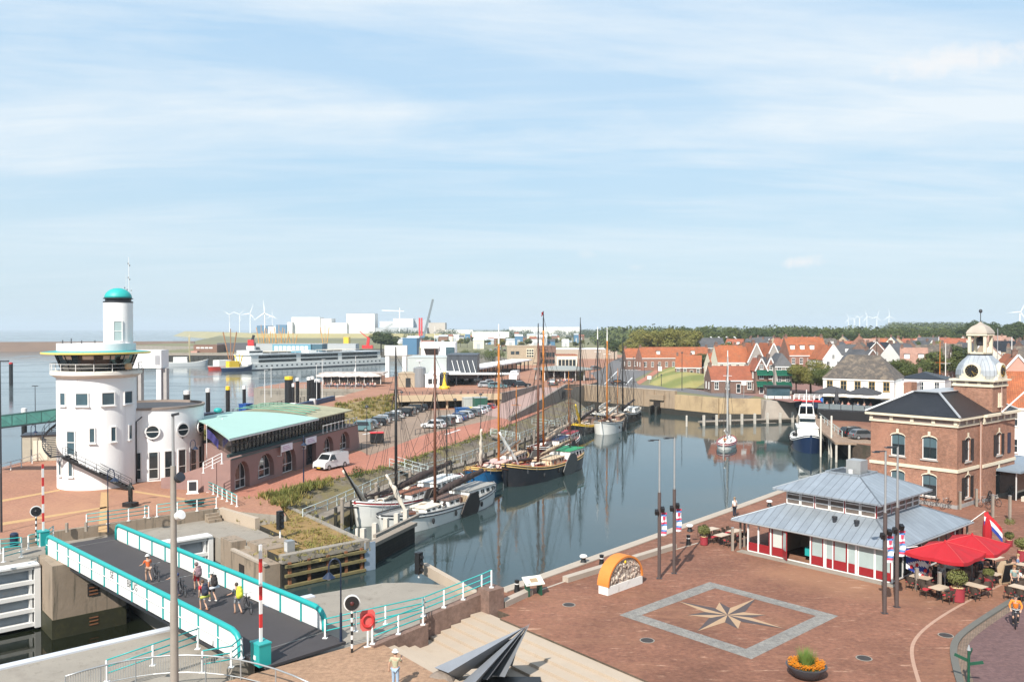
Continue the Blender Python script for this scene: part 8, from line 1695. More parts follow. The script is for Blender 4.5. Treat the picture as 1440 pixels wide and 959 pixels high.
for i in range(9): bicycle('bicycle parked along the deck edge, %s from the buoy'%('first','second','third','fourth','fifth','sixth','seventh','eighth','ninth')[i],V3(-17+i*1.55,175.4+i*.45,2.41),R(75+random.uniform(-15,15)),group='bicycles parked along the deck edge')
ofb=flatb('harbour_office','sandy brick office block with a nine pane window at the edge of the deck',713,757,330,ZU,9.6,16,brk3,wins=((.12,.42,.58,.75,2),(.12,.5,.05,.25,2))); MB().box(7.6,-.1,3.0,10.4,-.003,6.3).build('window',offwhite,ofb); rep('pane',MB().box(0,-.16,0,.7,-.101,.7).mesh('pane',GL),ofb,[(7.75+i*.92,0,3.2+k*1.05) for i in range(3) for k in range(3)])
flatb('harbour_office','brown end wing of the sandy office block',757.3,782,331,ZU,9.4,22,brk2,wins=((.1,.95,.45,.7,5),(.1,.95,.1,.3,5)))
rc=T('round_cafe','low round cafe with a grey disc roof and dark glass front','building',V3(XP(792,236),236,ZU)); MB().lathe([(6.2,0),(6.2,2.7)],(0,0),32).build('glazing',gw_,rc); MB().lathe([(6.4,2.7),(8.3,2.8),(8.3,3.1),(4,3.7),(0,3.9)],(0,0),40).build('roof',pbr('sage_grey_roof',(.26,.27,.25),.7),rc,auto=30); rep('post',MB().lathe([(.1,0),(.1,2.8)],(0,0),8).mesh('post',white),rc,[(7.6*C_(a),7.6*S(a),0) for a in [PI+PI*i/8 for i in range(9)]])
flatb('shop_row','row of pale low shops with a terracotta roof beyond the round cafe',783,812,300,ZU,7.0,14,creamw,ro,wins=((.08,.95,.2,.7,5),)); flatb('white_roofed_shed','long white roofed shed beyond the office block',770,868,420,ZN,6.3,20,pbr('shed_brown',(.4,.33,.27),.8),white_wall)
# ------------------------------------------------------------------ road junction, lawn dike
def gs(name,pts,z,m_): 
    o=MB().sheet(W2([G(x,y,z) for x,y in pts]),z).build(name,m_); o['kind']='structure'; return o
asf=pbr('road_asphalt_pale',(.13,.125,.125),.9,var=.1,vs=.1)
gs('asphalt_road',[(812,543),(905,548),(958,551),(1012,558),(1050,561),(1062,557),(1010,551),(960,545),(897,541),(893,533),(925,517),(948,505),(936,497),(912,495.5),(880,500),(860,508),(845,520),(812,530)],ZN+.02,asf)
gs('red_pavement',[(800,546),(812,543),(845,520),(860,508),(880,500),(850,496),(815,503),(790,512),(796,530)],ZN+.012,left_m)
gs('cycle_lane',[(897,521),(906,511),(918,503),(923,500),(930,501),(919,510),(908,521)],ZN+.05,pbr('red_cycle_asphalt',(.36,.15,.13),.9)); gs('brick_footpath',[(899,541),(907,536),(922,526),(942,513),(953,505),(944,502),(926,517),(905,531),(895,537)],ZN+.05,road_m); gs('town_pavement',[(958,545),(1010,551),(1063,557),(1112,566),(1175,556),(1240,540),(1120,520),(1040,535),(1005,552)],ZN+.035,bricks('town_brick_paving',(.27,.14,.115),(.23,.12,.1),(.2,.13,.11),.21,.08,.9,.01,.15,.2,.2))
lt_,nt2,lb=nodes('mown_dike_grass'); v=coord(nt2,'Object'); wv=nt2.nodes.new('ShaderNodeTexWave'); wv.inputs['Scale'].default_value=.028; wv.inputs['Distortion'].default_value=.6; mp=nt2.nodes.new('ShaderNodeMapping'); mp.inputs['Rotation'].default_value=(0,0,R(28)); nt2.links.new(v,mp.inputs[0]); nt2.links.new(mp.outputs[0],wv.inputs[0]); n1=nz(nt2,.8,5,.7,v); c=mix(nt2,ramp(nt2,wv.outputs[1],.2,.8),(.17,.185,.045),(.30,.265,.085)); c=mix(nt2,1,c,ramp(nt2,n1.outputs[0],.2,.8,(.8,)*3,(1.15,)*3),'MULTIPLY'); nt2.links.new(c,lb.inputs[0]); lb.inputs['Roughness'].default_value=.95
L=[G(x,y,ZN) for x,y in ((912,540),(930,521),(953,507),(972,511),(1006,522),(998,534),(978,546),(940,546))]; cen=sum(L,V3(0,0,0))/len(L); m=MB(); n=len(L)
for i in range(n):
    a,b=L[i],L[(i+1)%n]; m.poly([a,b,b.lerp(cen,.35)+V3(0,0,1.2),a.lerp(cen,.35)+V3(0,0,1.2)]); m.poly([a.lerp(cen,.35)+V3(0,0,1.2),b.lerp(cen,.35)+V3(0,0,1.2),cen+V3(0,0,1.9)])
m.build('grass_dike',lt_,smooth=True)['kind']='structure'
def stripe(a,b,w,z=ZN+.06): 
    a=G(*a,z);b=G(*b,z); d=(b-a).normalized(); nn=V3(-d.y,d.x,0)*w/2; MB().poly([a-nn,b-nn,b+nn,a+nn]).build('road_marking',white)['kind']='structure'
for i in range(9): stripe((874+i*4.6,520.5-i*.02),(876.6+i*4.6,520.5),2.6)
for a,b in (((850,540),(868,522)),((893,512),(904,503)),((880,541),(889,531)),((904,514),(909,509))): stripe(a,b,.35)
for px,py,c,k,rz,l in ((885,515,'white','hatch',20,'white car on the road left of the red cycle lane'),(902,510,'black','hatch',70,'black car turning beyond the zebra crossing'),(926,505,'black','est',75,'black car on the right hand lane by the dike'),(838,520,'grey','est',40,'grey car approaching the round cafe'),(905,501,'blue','hatch',70,'dark blue car farthest up the road'),(870,541,'black','hatch',10,'black car passing above the flood wall')): car(l,G(px,py,ZN+.03),R(rz),c,k,'cars on the harbour road')
for px,yb,yt,c,l in ((925,534,514,white,'white banner'),(959,549,497,None,''),(891,521,503,None,''),(906,531,511,None,''),(1026,560,537,None,''),(930,543,528,None,'')): 
    p=G(px,yb,ZN); h=ZT(p.y,yt)-ZN; t=T('lamp_post','slim dark lamp post %s'%{925:'with a white banner on the dike path',959:'tallest, before the mown dike',891:'at the zebra crossing',906:'beside the cycle lane',1026:'before the long brick house',930:'short, at the foot of the dike'}[px],'lamp post',p,0,'lamp posts on the harbour road'); MB().tube([(0,0,0),(0,0,h)],.09,8,0,.06).build('shaft',dm,t); MB().lathe([(.06,h),(.3,h+.1),(.05,h+.4)],(0,0),8).build('lantern',dm,t)
    if c: MB().box(.1,-.03,h-1.6,1.2,.03,h-.3).build('banner',white,t)
for px,py,h,c,l in ((918,497,4,yellow,'yellow traffic sign on a pole near the orange roofs'),(926,510,2.6,yellow,'yellow round traffic sign at the kerb'),(913,540,2.2,white,'white information sign at the foot of the dike'),(1046,559,3.6,white,'white direction sign before the brick house')): t=T('traffic_sign',l,'sign',G(px,py,ZN)); MB().tube([(0,0,0),(0,0,h)],.06,6).build('post',steel,t); MB().box(-.55,-.06,h-.9,.55,-.0,h).build('plate',c,t)
# ------------------------------------------------------------------ old town
def hp(px,y,z=ZN): return V3(XP(px,y),y,z)
wr=house('white two storey restaurant with a hipped mossy grey roof behind the boardwalk',V3(65.2,159.5,1.0),R(-33.7),12.6,11,6.1,10.4,whitew,rmoss,'h',2,5,0,trim=white,ww=1.15,door=False,cat='restaurant',name='restaurant',fm=pbr('tan_window_frame',(.45,.3,.12),.6))
M=wr.matrix_basis.copy(); M=Matrix.Translation(wr.location)@Matrix.Rotation(R(-33.7),4,'Z'); wp_=lambda x,y,z=0: M@V3(x,y,z)
MB().box(-6.2,-1.3,2.35,6.2,-.02,2.6).build('awning_canopy',pbr('dark_grey_canvas',(.05,.05,.055),.85),wr); MB().box(-6.1,-.14,.0,6.1,-.03,2.3).build('dark_shopfront',GL,wr); MB().box(6.32,2,0,9.5,9,5.3).build('side_wing',whitew,wr); MB().box(6.3,1.9,5.3,9.6,9.1,5.55).build('wing_roof',white,wr)
td=T('terrace_deck','raised dark terrace with a glass fence in front of the white restaurant','terrace',wp_(.6,-5.2,-1.2),R(-33.7)); MB().box(-5.8,-3.4,1.9,6.5,3.6,2.15).build('deck',darkmetal,td); MB().box(-5.8,-3.45,.2,6.5,-3.3,1.88).build('skirt',black,td)
for x in range(6): MB().box(-5.7+x*2.03,-3.38,2.15,-3.8+x*2.03,-3.34,3.1).build('glass_panel',glass('fence_glass',(.16,.19,.2),.1,.2),td)
for x,l in ((-3.6,'open dark grey parasol on the left of the restaurant terrace'),(2.0,'open dark grey parasol on the right of the restaurant terrace')): umbrella(l,0,0,2.6,4.0,3.0,R(-75),pbr('dark_grey_canvas',(.05,.05,.055),.85),wp_(x,-4.5,.9),'dark grey parasols of the white restaurant')
t=T('parasol','closed dark grey parasol between the open ones at the white restaurant','parasol',wp_(-2.2,-7,.9)); MB().tube([(0,0,0),(0,0,4)],.05,6).build('pole',steel,t); MB().lathe([(.3,1.2),(.45,1.6),(.3,3),(.06,4)],(0,0),8).build('canopy',pbr('dark_grey_canvas',(.05,.05,.055),.85),t)
for i in range(9): sitter(i,wp_(-4+i*.9,-6.6+i%3*.9,.95),random.uniform(0,6.3),'the white restaurant terrace','guests on the white restaurant terrace')
car('dark grey hatchback parked at the water edge of the boardwalk',V3(52.6,126.5,.13),R(8),'grey','hatch'); car('black saloon parked behind the dark hatchback on the boardwalk',V3(52.8,129.6,.13),R(10),'black','est')
hs=[('long low brown brick house with a red roof behind the flood wall',1031,197,10.2,7,3.0,6.1,brk2,rr_,'x',0,1,4,1,0),('narrow brick gable with green awnings right of the long brick house',1071,195,2.7,7,5.4,8.0,brk2,rr_,'y',0,2,1,1,0),('narrow white trimmed gable with a grey roof beside the green awning house',1084,196,2.7,8,5.2,8.2,brk,rg,'y',0,2,1,1,0),('corner house with a grey green hipped roof and large green awnings',1102,194,3.9,7,6.4,9.2,greyw,rg,'h',0,3,2,0,0),
 ('left one of the twin grey boarded gables',1064,214,4.3,12,6.6,11.2,greyw,ro,'y',0,2,1,1,0),('right one of the twin grey boarded gables',1088,213,4.3,12,6.6,11.2,greyw,ro,'y',0,2,1,1,0),('broad house with an orange roof left of the twin grey gables',1032,216,8.2,8,6.4,10.6,creamw,ro,'x',0,2,4,2,0),('pale gable house with a red roof left of the broad orange roof',1012,222,4.5,8,5.5,8.6,creamw,rr_,'x',0,2,2,1,0),
 ('very long orange roofed terrace behind the mown dike',952,305,26,8,4.5,8.2,brk,ro,'x',8,1,10,2,2),('orange roofed end house left of the very long terrace',903,312,12,8,4.2,7.6,brk2,ro,'x',4,1,5,1,1),('low cottage with an orange and grey roof nearest the dike',968,262,8,7,3.0,6.6,brk2,ro,'x',-14,1,4,1,0),('low cottage with a grey roof right of the nearest dike cottage',985,266,7,7,3.0,6.4,brk,rg,'x',-14,1,3,1,0),
 ('large house with an orange mansard roof and dormers beyond the canal tree',1138,248,11.5,10,7.2,12.4,brk,ro,'x',0,2,5,2,4),('house with an orange roof and white gable left of the thatch coloured roof',1172,236,6,9,6.4,10.4,whitew,ro,'y',6,2,2,1,0),('dark roofed house with a red wing beyond the long orange terrace',1000,400,14,9,6,10.5,brk,rg,'x',4,2,5,1,0),
 ('tall cream house with an orange roof close behind the clock tower',1432,118,8,9,7.6,12.6,pinkb,ro,'y',-20,2,3,1,0),('white house with a red orange roof at the right edge',1462,104,8,9,6.6,10.8,whitew,ro,'x',-25,2,3,1,0),('white flat fronted house with solar panels beside the restaurant',1296,170,8.5,9,6.2,7.4,whitew,rbk,'h',-34,2,3,1,0)]
for l,px,y,w,d,e,rg2,wm,rm,k,rz,fl,co_,ch,do in hs:
    z=ZN if px<1110 or y>230 else .2
    h=house(l,hp(px,y,z),R(rz),w,d,e,rg2,wm,rm,k,fl,co_,ch,do,'houses of the old town',white)
    if 'green awning' in l or 'grey roof beside' in l:
        for f in range(2):
            m=MB(); zz_=1.9+f*2.6; m.add([(-w*.45,-.02,zz_+1.0),(w*.45,-.02,zz_+1.0),(w*.45,-.9,zz_),(-w*.45,-.9,zz_)],[(3,2,1,0),(0,1,2,3)]); m.box(-w*.45,-.92,zz_-.25,w*.45,-.88,zz_); m.build('awning',pbr('green_awning',(.01,.14,.085),.8),h)
rnd=random.Random(12); ORD=['first','second','third','fourth','fifth','sixth','seventh','eighth','ninth','tenth','eleventh','twelfth','thirteenth','fourteenth','fifteenth','sixteenth','seventeenth']
roofs=[(ro,'orange'),(ro,'orange'),(rr_,'red'),(rr_,'red'),(rg,'grey'),(rg,'grey'),(rbk,'black'),(rpk,'pale pink'),(rmoss,'mossy brown')]; walls=[(brk,'brick'),(brk2,'dark brick'),(whitew,'white'),(creamw,'cream'),(brk3,'yellow brick'),(pinkb,'pink')]
rowsY=[(222,1196,1330),(246,1200,1450),(272,1070,1450),(300,1090,1450),(332,1020,1450),(368,1010,1450),(408,1030,1450),(452,1040,1450)]
for r,(Y,p0,p1) in enumerate(rowsY):
    step=10.2/Y*1190; px=p0+rnd.random()*8; i=0
    while px<p1:
        w=rnd.uniform(6.2,9.8); rm,rn=rnd.choice(roofs); wm,wn=rnd.choice(walls); k=rnd.choice('yxxyx'); e=rnd.uniform(5.0,7.4); fl=2
        if not (r<3 and 1120<px<1165) and not(r==1 and 1150<px<1185):
            house('%s roofed %s house, %s from the dike in the %s town row'%(rn,wn,ORD[min(i,16)],ORD[r]),hp(px+step/2,Y+rnd.uniform(-4,4)),R(rnd.choice((-30,-25,20,60,-28))+rnd.uniform(-6,6)),w,rnd.uniform(7.5,9.5),e,e+rnd.uniform(3.0,4.6),wm,rm,k,fl,2 if w<7.5 else 3,rnd.choice((1,1,2)),rnd.choice((0,0,1,2)) if k=='x' else 0,'houses of the old town',white if rnd.random()<.7 else None,sidewin=r<3,door=r<3); i+=1
        px+=step*rnd.uniform(.92,1.15)
# school with slanting white beams
sc=house('low brick school with four slanting white roof beams',hp(1020,430),0,16,10,5,6,brk2,rg,'x',1,4,0,0)
sc['category']='school'; rep('roof_beam',MB().bar((0,0,5.5),(-4.5,-2,10.8),.9,.5).mesh('roof_beam',white),sc,[(x,2,0) for x in (-3,1,5,9)])
# trees
tl=[(1140,192,5.4,9.6,'A','big olive green tree on the canal bank beside the green awnings'),(1162,186,4.0,8.2,'B','smaller green tree right of the big canal bank tree'),(1120,200,3.4,7.5,'B','green tree partly hidden left of the big canal bank tree'),(1268,196,5.5,9.6,'B','broad green tree right of the mossy grey roof'),(1292,192,4.8,9,'B','green tree behind the solar panel house'),(1312,214,5,10,'a','green tree left of the clock dome'),(1330,222,5,10.5,'a','green tree touching the clock dome on its left'),(1345,240,5,11,'b','dark tree just behind the clock dome'),
 (986,268,3.6,7.5,'b','dark street tree at the left end of the dike row'),(996,270,3.8,8,'b','dark street tree second in the dike row'),(1006,271,3.6,8,'b','dark street tree third in the dike row'),(1016,268,3.4,7.4,'b','dark street tree at the right end of the dike row'),(1045,262,3.2,8,'a','green tree behind the broad orange roof'),(864,405,5,10,'b','dark tree left of the road junction'),(880,395,4.5,9,'c','olive tree beside the dark one at the road junction'),(536,500,9,14,'b','dark tree clump standing by the blue shed across the harbour'),(548,505,8,12,'b','dark tree right of the tree clump across the harbour'),(1424,150,4,8,'B','green tree behind the cream right edge house'),(1205,262,5,10,'a','green tree among the roofs behind the restaurant'),(1100,262,4,8.5,'c','olive tree among the roofs right of the twin gables')]
for px,y,r,h,k,l in tl: tree(l,hp(px,y,ZN if y>205 else .5),r,h,k)
wl_=['olive green tree in the bright wood left of the town','dark green tree in the wood belt beyond the roofs','mid green tree in the wood belt beyond the roofs','tall dark tree on the wooded rise at the right']
for i in range(26): y=rnd.uniform(360,430); tree(wl_[0],hp(rnd.uniform(898,972),y),rnd.uniform(5,8),rnd.uniform(12,16.5)-(y-360)*.01,'c',group='trees of the bright wood')
for i in range(120): 
    y=rnd.uniform(485,640); px=rnd.uniform(935,1450); k=rnd.choice('abab'); tree(wl_[1] if k=='b' else wl_[2],hp(px,y),rnd.uniform(5.5,9),rnd.uniform(12,17.5),k,group='trees of the wood belt')
for i in range(34): y=rnd.uniform(470,560); px=rnd.choice((rnd.uniform(1360,1415),rnd.uniform(1405,1450))); tree(wl_[3],hp(px,y),rnd.uniform(6,9),rnd.uniform(17,21.5) if px<1402 or px>1420 else 15,'b',group='trees of the wooded rise')
for i in range(34): y=rnd.uniform(262,440); tree('small %s tree squeezed between the town roofs'%('olive','green','dark green')[i%3],hp(rnd.uniform(1020,1440),y),rnd.uniform(3,4.8),rnd.uniform(8,11.5),'cab'[i%3],group='trees between the town roofs')
# far woods as one mass
def mass(name,label,pts,mat_,seed):
    r=random.Random(seed); m=MB()
    for (px,y,rad,h) in pts: leafball(m,(XP(px,y),y,ZN+h-rad*.7),rad,300,rad*.11,r.random(),.8,.5)
    o=m.mesh(name,mat_,uv=False); ob=bpy.data.objects.new(name,o); COL.objects.link(ob); tag(ob,label,'woods',None,'stuff')
mass('far_woods','far woods closing the horizon beyond the town',[(rnd.uniform(850,1460),rnd.uniform(700,1300),rnd.uniform(14,24),rnd.uniform(13,17)) for _ in range(260)]+[(px,y,14,24) for px in range(1255,1360,5) for y in (1250,1350)],lg1,3)
mass('far_hedges','thin far tree lines behind the industrial harbour',[(rnd.uniform(520,900),rnd.uniform(1300,2200),k_,k_*1.1) for k_ in [rnd.uniform(8,13) for _ in range(110)]],lg2,4)
mass('quay_bushes','low bushes along the far quay',[(rnd.uniform(640,760),rnd.uniform(455,480),rnd.uniform(2,4),rnd.uniform(1.5,4)) for _ in range(26)],lg1,5)
# masts of yachts in the canal behind the town
for px,yt,yb,m_,l in ((1322,480,540,orange,'orange mast of a yacht in the canal left of the clock dome'),(1330,482,540,white,'white mast beside the orange one left of the clock dome'),(1395,470,520,white,'white mast right of the clock lantern'),(1403,462,520,steel,'grey mast with a furled sail at the right edge of the town'),(1233,470,530,wood_dark,'dark mast rising among the roofs behind the restaurant'),(1423,474,525,white,'white mast at the far right of the town'),(1365,505,535,white,'short white mast left of the clock dome')):
    y=205 if px<1390 else 190; t=T('yacht_mast',l,'mast',V3(XP(px,y),y,0)); h=ZT(y,yt); MB().tube([(0,0,0),(0,0,h)],.14,8,0,.07).build('pole',m_,t); MB().tube([(-1.2,0,h*.62),(1.2,0,h*.62)],.04,5).build('spreader',m_,t); [MB().tube([(s*2.0,0,1),(s*1.2,0,h*.62),(0,0,h-.3)],.02,4).build('stay',rope,t) for s in (-1,1)]
# ------------------------------------------------------------------ far industrial harbour
hw=pbr('hall_white',(.66,.65,.62),.7,var=.03,vs=.05); hgy=pbr('hall_grey',(.4,.42,.43),.7,var=.05,vs=.05); hbl=pbr('hall_blue',(.07,.17,.28),.6,var=.08,vs=.05); hbr=pbr('hall_brown',(.2,.11,.075),.8)
def far(label,x0,x1,yt,Y,m_,roof=None,d=40,z0=ZN,wins=(),cat='industrial hall',wm=None): return flatb('industrial_hall',label,x0,x1,Y,z0,ZT(Y,yt),d,m_,roof,cat,0,wins,wm)
for a in (('long white storage hall left of the dark roofed one',410,450,446,1705,hw),('stepped white hall end left of the long storage hall',404,411,453,1696,hw),('white hall right of the long storage hall',450,466,448,1707,hw),('low white loading hall before the dark roofed one',464,488,454,1696,hw),('tall white hall with a dark roof strip',487,527,441,1702,hw,pbr('dark_roof_strip',(.06,.07,.09),.6)),('white shed with a curved conveyor beside it',534,553,452,1705,hw),('broad white silo hall right of the conveyor',553,581,448,1700,hw),('grey process hall behind the red crane tower',581,603,450,1714,hgy),('pale brown hall right of the crane',603,626,454,1696,pbr('hall_tan',(.45,.4,.34),.7)),('blue hall foremost left of the white halls',388,403,457,1732,hbl),('small blue hall by the tallest turbine',361,377,458,1741,hbl),('white hall between the two blue ones',377,388,459,1736,hw),('low grey shed before the silo halls',528,600,461,1678,hgy,hbl),('white flat shed at the harbour road',626,665,464,1669,hw,None,30),('very long white shed with grey doors',716,815,460,1705,hw,None,60,ZN,((.08,.5,.05,.5,6),),'industrial hall',hgy),('grey pitched shed left of the very long one',700,737,466,1642,hgy),('long white greenhouse shed behind the containers',664,716,467,1000,hw)): far(*a)
ctc=[('orange',(.6,.16,.03)),('red',(.45,.04,.03)),('yellow',(.65,.45,.08)),('blue',(.05,.14,.3)),('white',(.65,.64,.6)),('green',(.05,.2,.1))]
for i in range(26):
    n,c=ctc[(i*5+i//7)%6]; px=628+i*3.0; y=1180+(i%4)*9; t=boxthing('shipping_container','%s shipping container, %s from the crane in the far stack yard'%(n,(ORD+['eighteenth','nineteenth','twentieth','twenty first','twenty second','twenty third','twenty fourth','twenty fifth','twenty sixth'])[i]),'container',V3(XP(px,y),y,ZN+(2.7 if i%3==0 else 0)*0),0,7,2.5,2.6+2.6*(i%2),pbr('ctr_'+n,c,.6),None,4,'containers in the far yard')
rnd=random.Random(44); cl_=[(hw,'white'),(hgy,'grey'),(hbl,'blue'),(hbr,'brown'),(creamw,'cream'),(rg,'slate')]
for i in range(34):
    Y=rnd.uniform(620,1150); px=565+i*7.6+rnd.uniform(-3,3); m_,n=cl_[(i*7+i//5)%6]; w=rnd.uniform(6,15)*800/Y; h=rnd.uniform(3.5,9); t=T('harbour_shed','small %s harbour shed, %s from the traffic tower across the water'%(n,(ORD+['eighteenth','nineteenth','twentieth','twenty first','twenty second','twenty third','twenty fourth','twenty fifth','twenty sixth','twenty seventh','twenty eighth','twenty ninth','thirtieth','thirty first','thirty second','thirty third','thirty fourth'])[i]),'shed',V3(XP(px,Y),Y,ZN),0,'small sheds across the water'); w=w*Y/1190; MB().box(-w/2,0,0,w/2,12,h).build('wall',m_,t); MB().add([(-w/2-.3,-.3,h),(w/2+.3,-.3,h),(w/2+.3,12.3,h),(-w/2-.3,12.3,h),(-w/2,6,h+1.6),(w/2,6,h+1.6)],[(0,1,5,4),(2,3,4,5),(1,2,5),(3,0,4)]).build('roof',(hgy,rr_,hw,rg)[i%4],t); MB().box(-w*.2,-.05,0,w*.15,-.003,h*.6).build('door',hgy if m_ is not hgy else hbl,t)
for i in range(24): Y=rnd.uniform(560,900); px=600+i*9.5; tree('small green tree across the outer harbour',V3(XP(px,Y),Y,ZN),rnd.uniform(3,5.5),rnd.uniform(5,9),'abc'[i%3],group='small trees across the outer harbour')
turb=pbr('turbine_white',(.78,.79,.8),.5,var=.01)
def turbine(label,px,yh,Y,L,rot,grp):
    h=ZT(Y,yh); t=T('wind_turbine',label,'wind turbine',V3(XP(px,Y),Y,ZN),0,grp); r=L/28; MB().tube([(0,0,0),(0,0,h)],1.5*r,10,0,.9*r).build('tower',turb,t); MB().box(-1*r,-2*r,h-1*r,1*r,4*r,h+1.2*r).build('nacelle',turb,t); MB().ball((0,-2.6*r,h),(1.2*r,1.2*r,1.2*r),8,6).build('hub',turb,t)
    for k in range(3):
        a=R(rot+120*k); m=MB().add([(-.5*r,-2.7*r,1*r),(.9*r,-2.5*r,1*r),(1.3*r,-2.6*r,L*.25),(.25*r,-2.7*r,L),(-.1*r,-2.7*r,L),(-.6*r,-2.8*r,L*.25),(.3*r,-3.1*r,L*.2)],[(0,1,2,6),(0,6,5),(5,6,3,4),(6,2,3),(0,5,4,3,2,1)]); o=m.build('blade',turb,t); o.location=(0,0,h); o.rotation_euler=(0,a,0); o.data.transform(Matrix.Translation((0,0,0)))
    return t
for i,(px,yh,Y,L,rt) in enumerate(((323,443.5,1900,17,60),(337,443,1950,17,-70),(352,442,1700,21,20),(372.5,441.5,1500,24,-5),(383,445,1900,16,0))): turbine('white wind turbine on the sea dike, %s from the sea'%ORD[i],px,yh,Y,L,rt,'turbines on the sea dike')
for i,(px,yh,Y,L,rt) in enumerate(((1193,449,4200,34,-20),(1201,449,4300,34,50),(1208.5,447.5,4100,34,55),(1219,446,3700,36,-20),(1233,446.5,3800,38,15),(1250,445.5,3500,34,-5),(1434,440,1500,24,25))): turbine('pale wind turbine on the inland horizon, %s from the town centre'%ORD[i] if i<6 else 'single large wind turbine at the right edge of the horizon',px,yh,Y,L,rt,'turbines on the inland horizon' if i<6 else None)
Y=1300; t=T('mobile_crane','grey lattice boom crane leaning over a red tower','crane',V3(XP(596,Y),Y,ZN)); MB().bar((0,0,3),(XP(609,Y)-XP(596,Y),0,ZT(Y,421)-ZN),3.6,3).build('boom',pbr('crane_grey',(.14,.17,.19),.6),t); MB().box(-5,-2,0,2,2,4).build('base',hbl,t); MB().ball((XP(608.5,Y)-XP(596,Y),0,ZT(Y,422)-ZN),(1.5,1,1.5),6,5).build('boom_head',yellow,t)
t=T('loading_tower','red steel loading tower beside the leaning crane','tower',V3(XP(591.5,Y),Y,ZN)); [MB().box(x-1.2,-1,0,x+1.2,1,ZT(Y,447)-ZN).build('column',red,t) for x in (-1.7,1.7)]; MB().box(-4,-1,0,4,1.2,1.5).build('base',red,t)
t=T('conveyor','grey sloping conveyor bridge between the white halls','conveyor',V3(XP(525,1600),1600,ZN)); MB().bar((0,0,3),(XP(552,1600)-XP(525,1600),0,24),4,4).build('gallery',hgy,t); MB().box(8,-1,0,9,1,8).build('leg',hgy,t)
Y=1650; t=T('tower_crane','white tower crane with a long jib above the silo hall','crane',V3(XP(562,Y),Y,ZN)); MB().box(-.7,-.7,0,.7,.7,ZT(Y,433)-ZN).build('mast',turb,t); MB().bar((XP(537,Y)-XP(562,Y),0,ZT(Y,436.5)-ZN),(XP(568,Y)-XP(562,Y),0,ZT(Y,437.5)-ZN),1.5).build('jib',turb,t); MB().box(-1,-1,ZT(Y,438)-ZN-2,1,1,ZT(Y,438)-ZN).build('cab',turb,t)
t=T('harbour_crane','small red harbour crane on the quay behind the cruise ship','crane',V3(XP(517,640),640,ZN)); MB().box(-4,-2,0,4,2,2.5).build('base',red,t); MB().bar((0,0,2.5),(1,0,9),2).build('tower',red,t); MB().bar((0,0,8),(-6,0,13),.6).build('boom',red,t)
# far quay
for a in (('brown brick quay warehouse with a pale window strip',272,305,485.5,530,hbr,None,14,ZN,((.12,.85,.55,.75,4),),'warehouse',hw),('pinkish low store beside the brown warehouse',268,277,494,527,pinkb,None,6),('dark quay shed behind the fishing vessels',305,352,483,545,pbr('shed_dark',(.09,.09,.1),.7),None,12),('pale grey quay shed between dark shed and blue hall',352,383,484,560,hgy,None,12),('light blue quay hall with white framed windows',383,437,484,560,pbr('hall_light_blue',(.12,.32,.42),.6),hgy,16,ZN,((.05,.95,.1,.75,8),),'industrial hall',hw),('dark teal end of the light blue hall',437,453,484,561,pbr('hall_dark_teal',(.05,.12,.16),.6),hgy,16),('long grey flat hall behind the cruise ship',453,500,484,600,hgy,None,14),('blue shed behind the traffic tower',566,586,476,520,hbl,None,12),('yellow store by the dike',483,490,474.5,800,yellow,None,10)): far(*a)
cs_=T('cruise_ship','long white river cruise ship with two dark window decks moored across the harbour','cruise ship',V3(-144,446,ZS),ang((-144,446),(-82,537))); cs_.scale=(.83,1,.72); L=134
def sp(y0,y1,z0,z1,x0,x1,n,m_): return MB().prism([(x0,y0),(x1-4,y0),(x1,(y0+y1)/2),(x1-4,y1),(x0,y1)],z0,z1).build(n,m_,cs_)
sp(-7,7,-1,5.2,0,L,'hull',wht); MB().box(0,-7.06,.0,L-5,-7.001,.9).build('waterline_band',darkmetal,cs_); sp(-6.6,6.6,5.2,11.2,3,L-8,'superstructure',wht); sp(-7,7,11.2,11.6,2,L-6,'sun_deck',pbr('ship_pale_grey',(.5,.53,.55),.5))
for z in (5.7,8.7):
    for x0,x1 in ((9,40),(44,78),(82,118)): MB().box(x0,-6.7,z,x1,-6.603,z+2).build('window_band',GL,cs_)
rep('porthole_window',MB().box(0,-7.06,2.6,1.4,-7.002,3.6).mesh('porthole_window',GL),cs_,[(6+i*4.2,0,0) for i in range(28)])
MB().box(3,-5,11.6,14,5,14.6).build('bridge_house',wht,cs_); MB().box(3.3,-5.06,13,13.7,-5.002,14.2).build('bridge_window',GL,cs_); MB().box(-.3,-6,1.5,-.001,6,4.8).build('stern_plate',wht,cs_); MB().box(55,-3,11.6,62,3,13.6).build('deck_house',wht,cs_); rep('deck_awning',MB().box(0,-5,13.4,14,5,13.6).mesh('deck_awning',canvas),cs_,[(20,0,0),(38,0,0),(70,0,0),(88,0,0)]); rep('awning_post',MB().box(0,-4.9,11.6,.15,-4.75,13.4).mesh('awning_post',white),cs_,[(20+i*7,0,0) for i in range(12)])
def trawler(label,px,y,L,hc,bc,rz,grp=None,H=13,sup=None):
    t=T('fishing_vessel',label,'fishing vessel',V3(XP(px,y),y,ZS),rz,grp); hull(t,L,L*.26,2.2,(hc,hc,wht,grd),1.8,.2,2.5); MB().box(-L*.3,-L*.09,2,L*.02,L*.09,5.4).build('wheelhouse',sup or wht,t); MB().box(-L*.0,-L*.09,4.1,L*.022,L*.09,5).build('window',GL,t)
    MB().tube([(L*.08,0,2),(L*.08,0,H)],.22,6).build('mast',bc,t)
    for s in (-1,1): MB().tube([(L*.08,s*.4,2.4),(L*.08-.5,s*L*.2,H*.92)],.32,6).build('outrigger_boom',bc,t)
    return t
orb=pbr('orange_boom',(.6,.3,.08),.5)
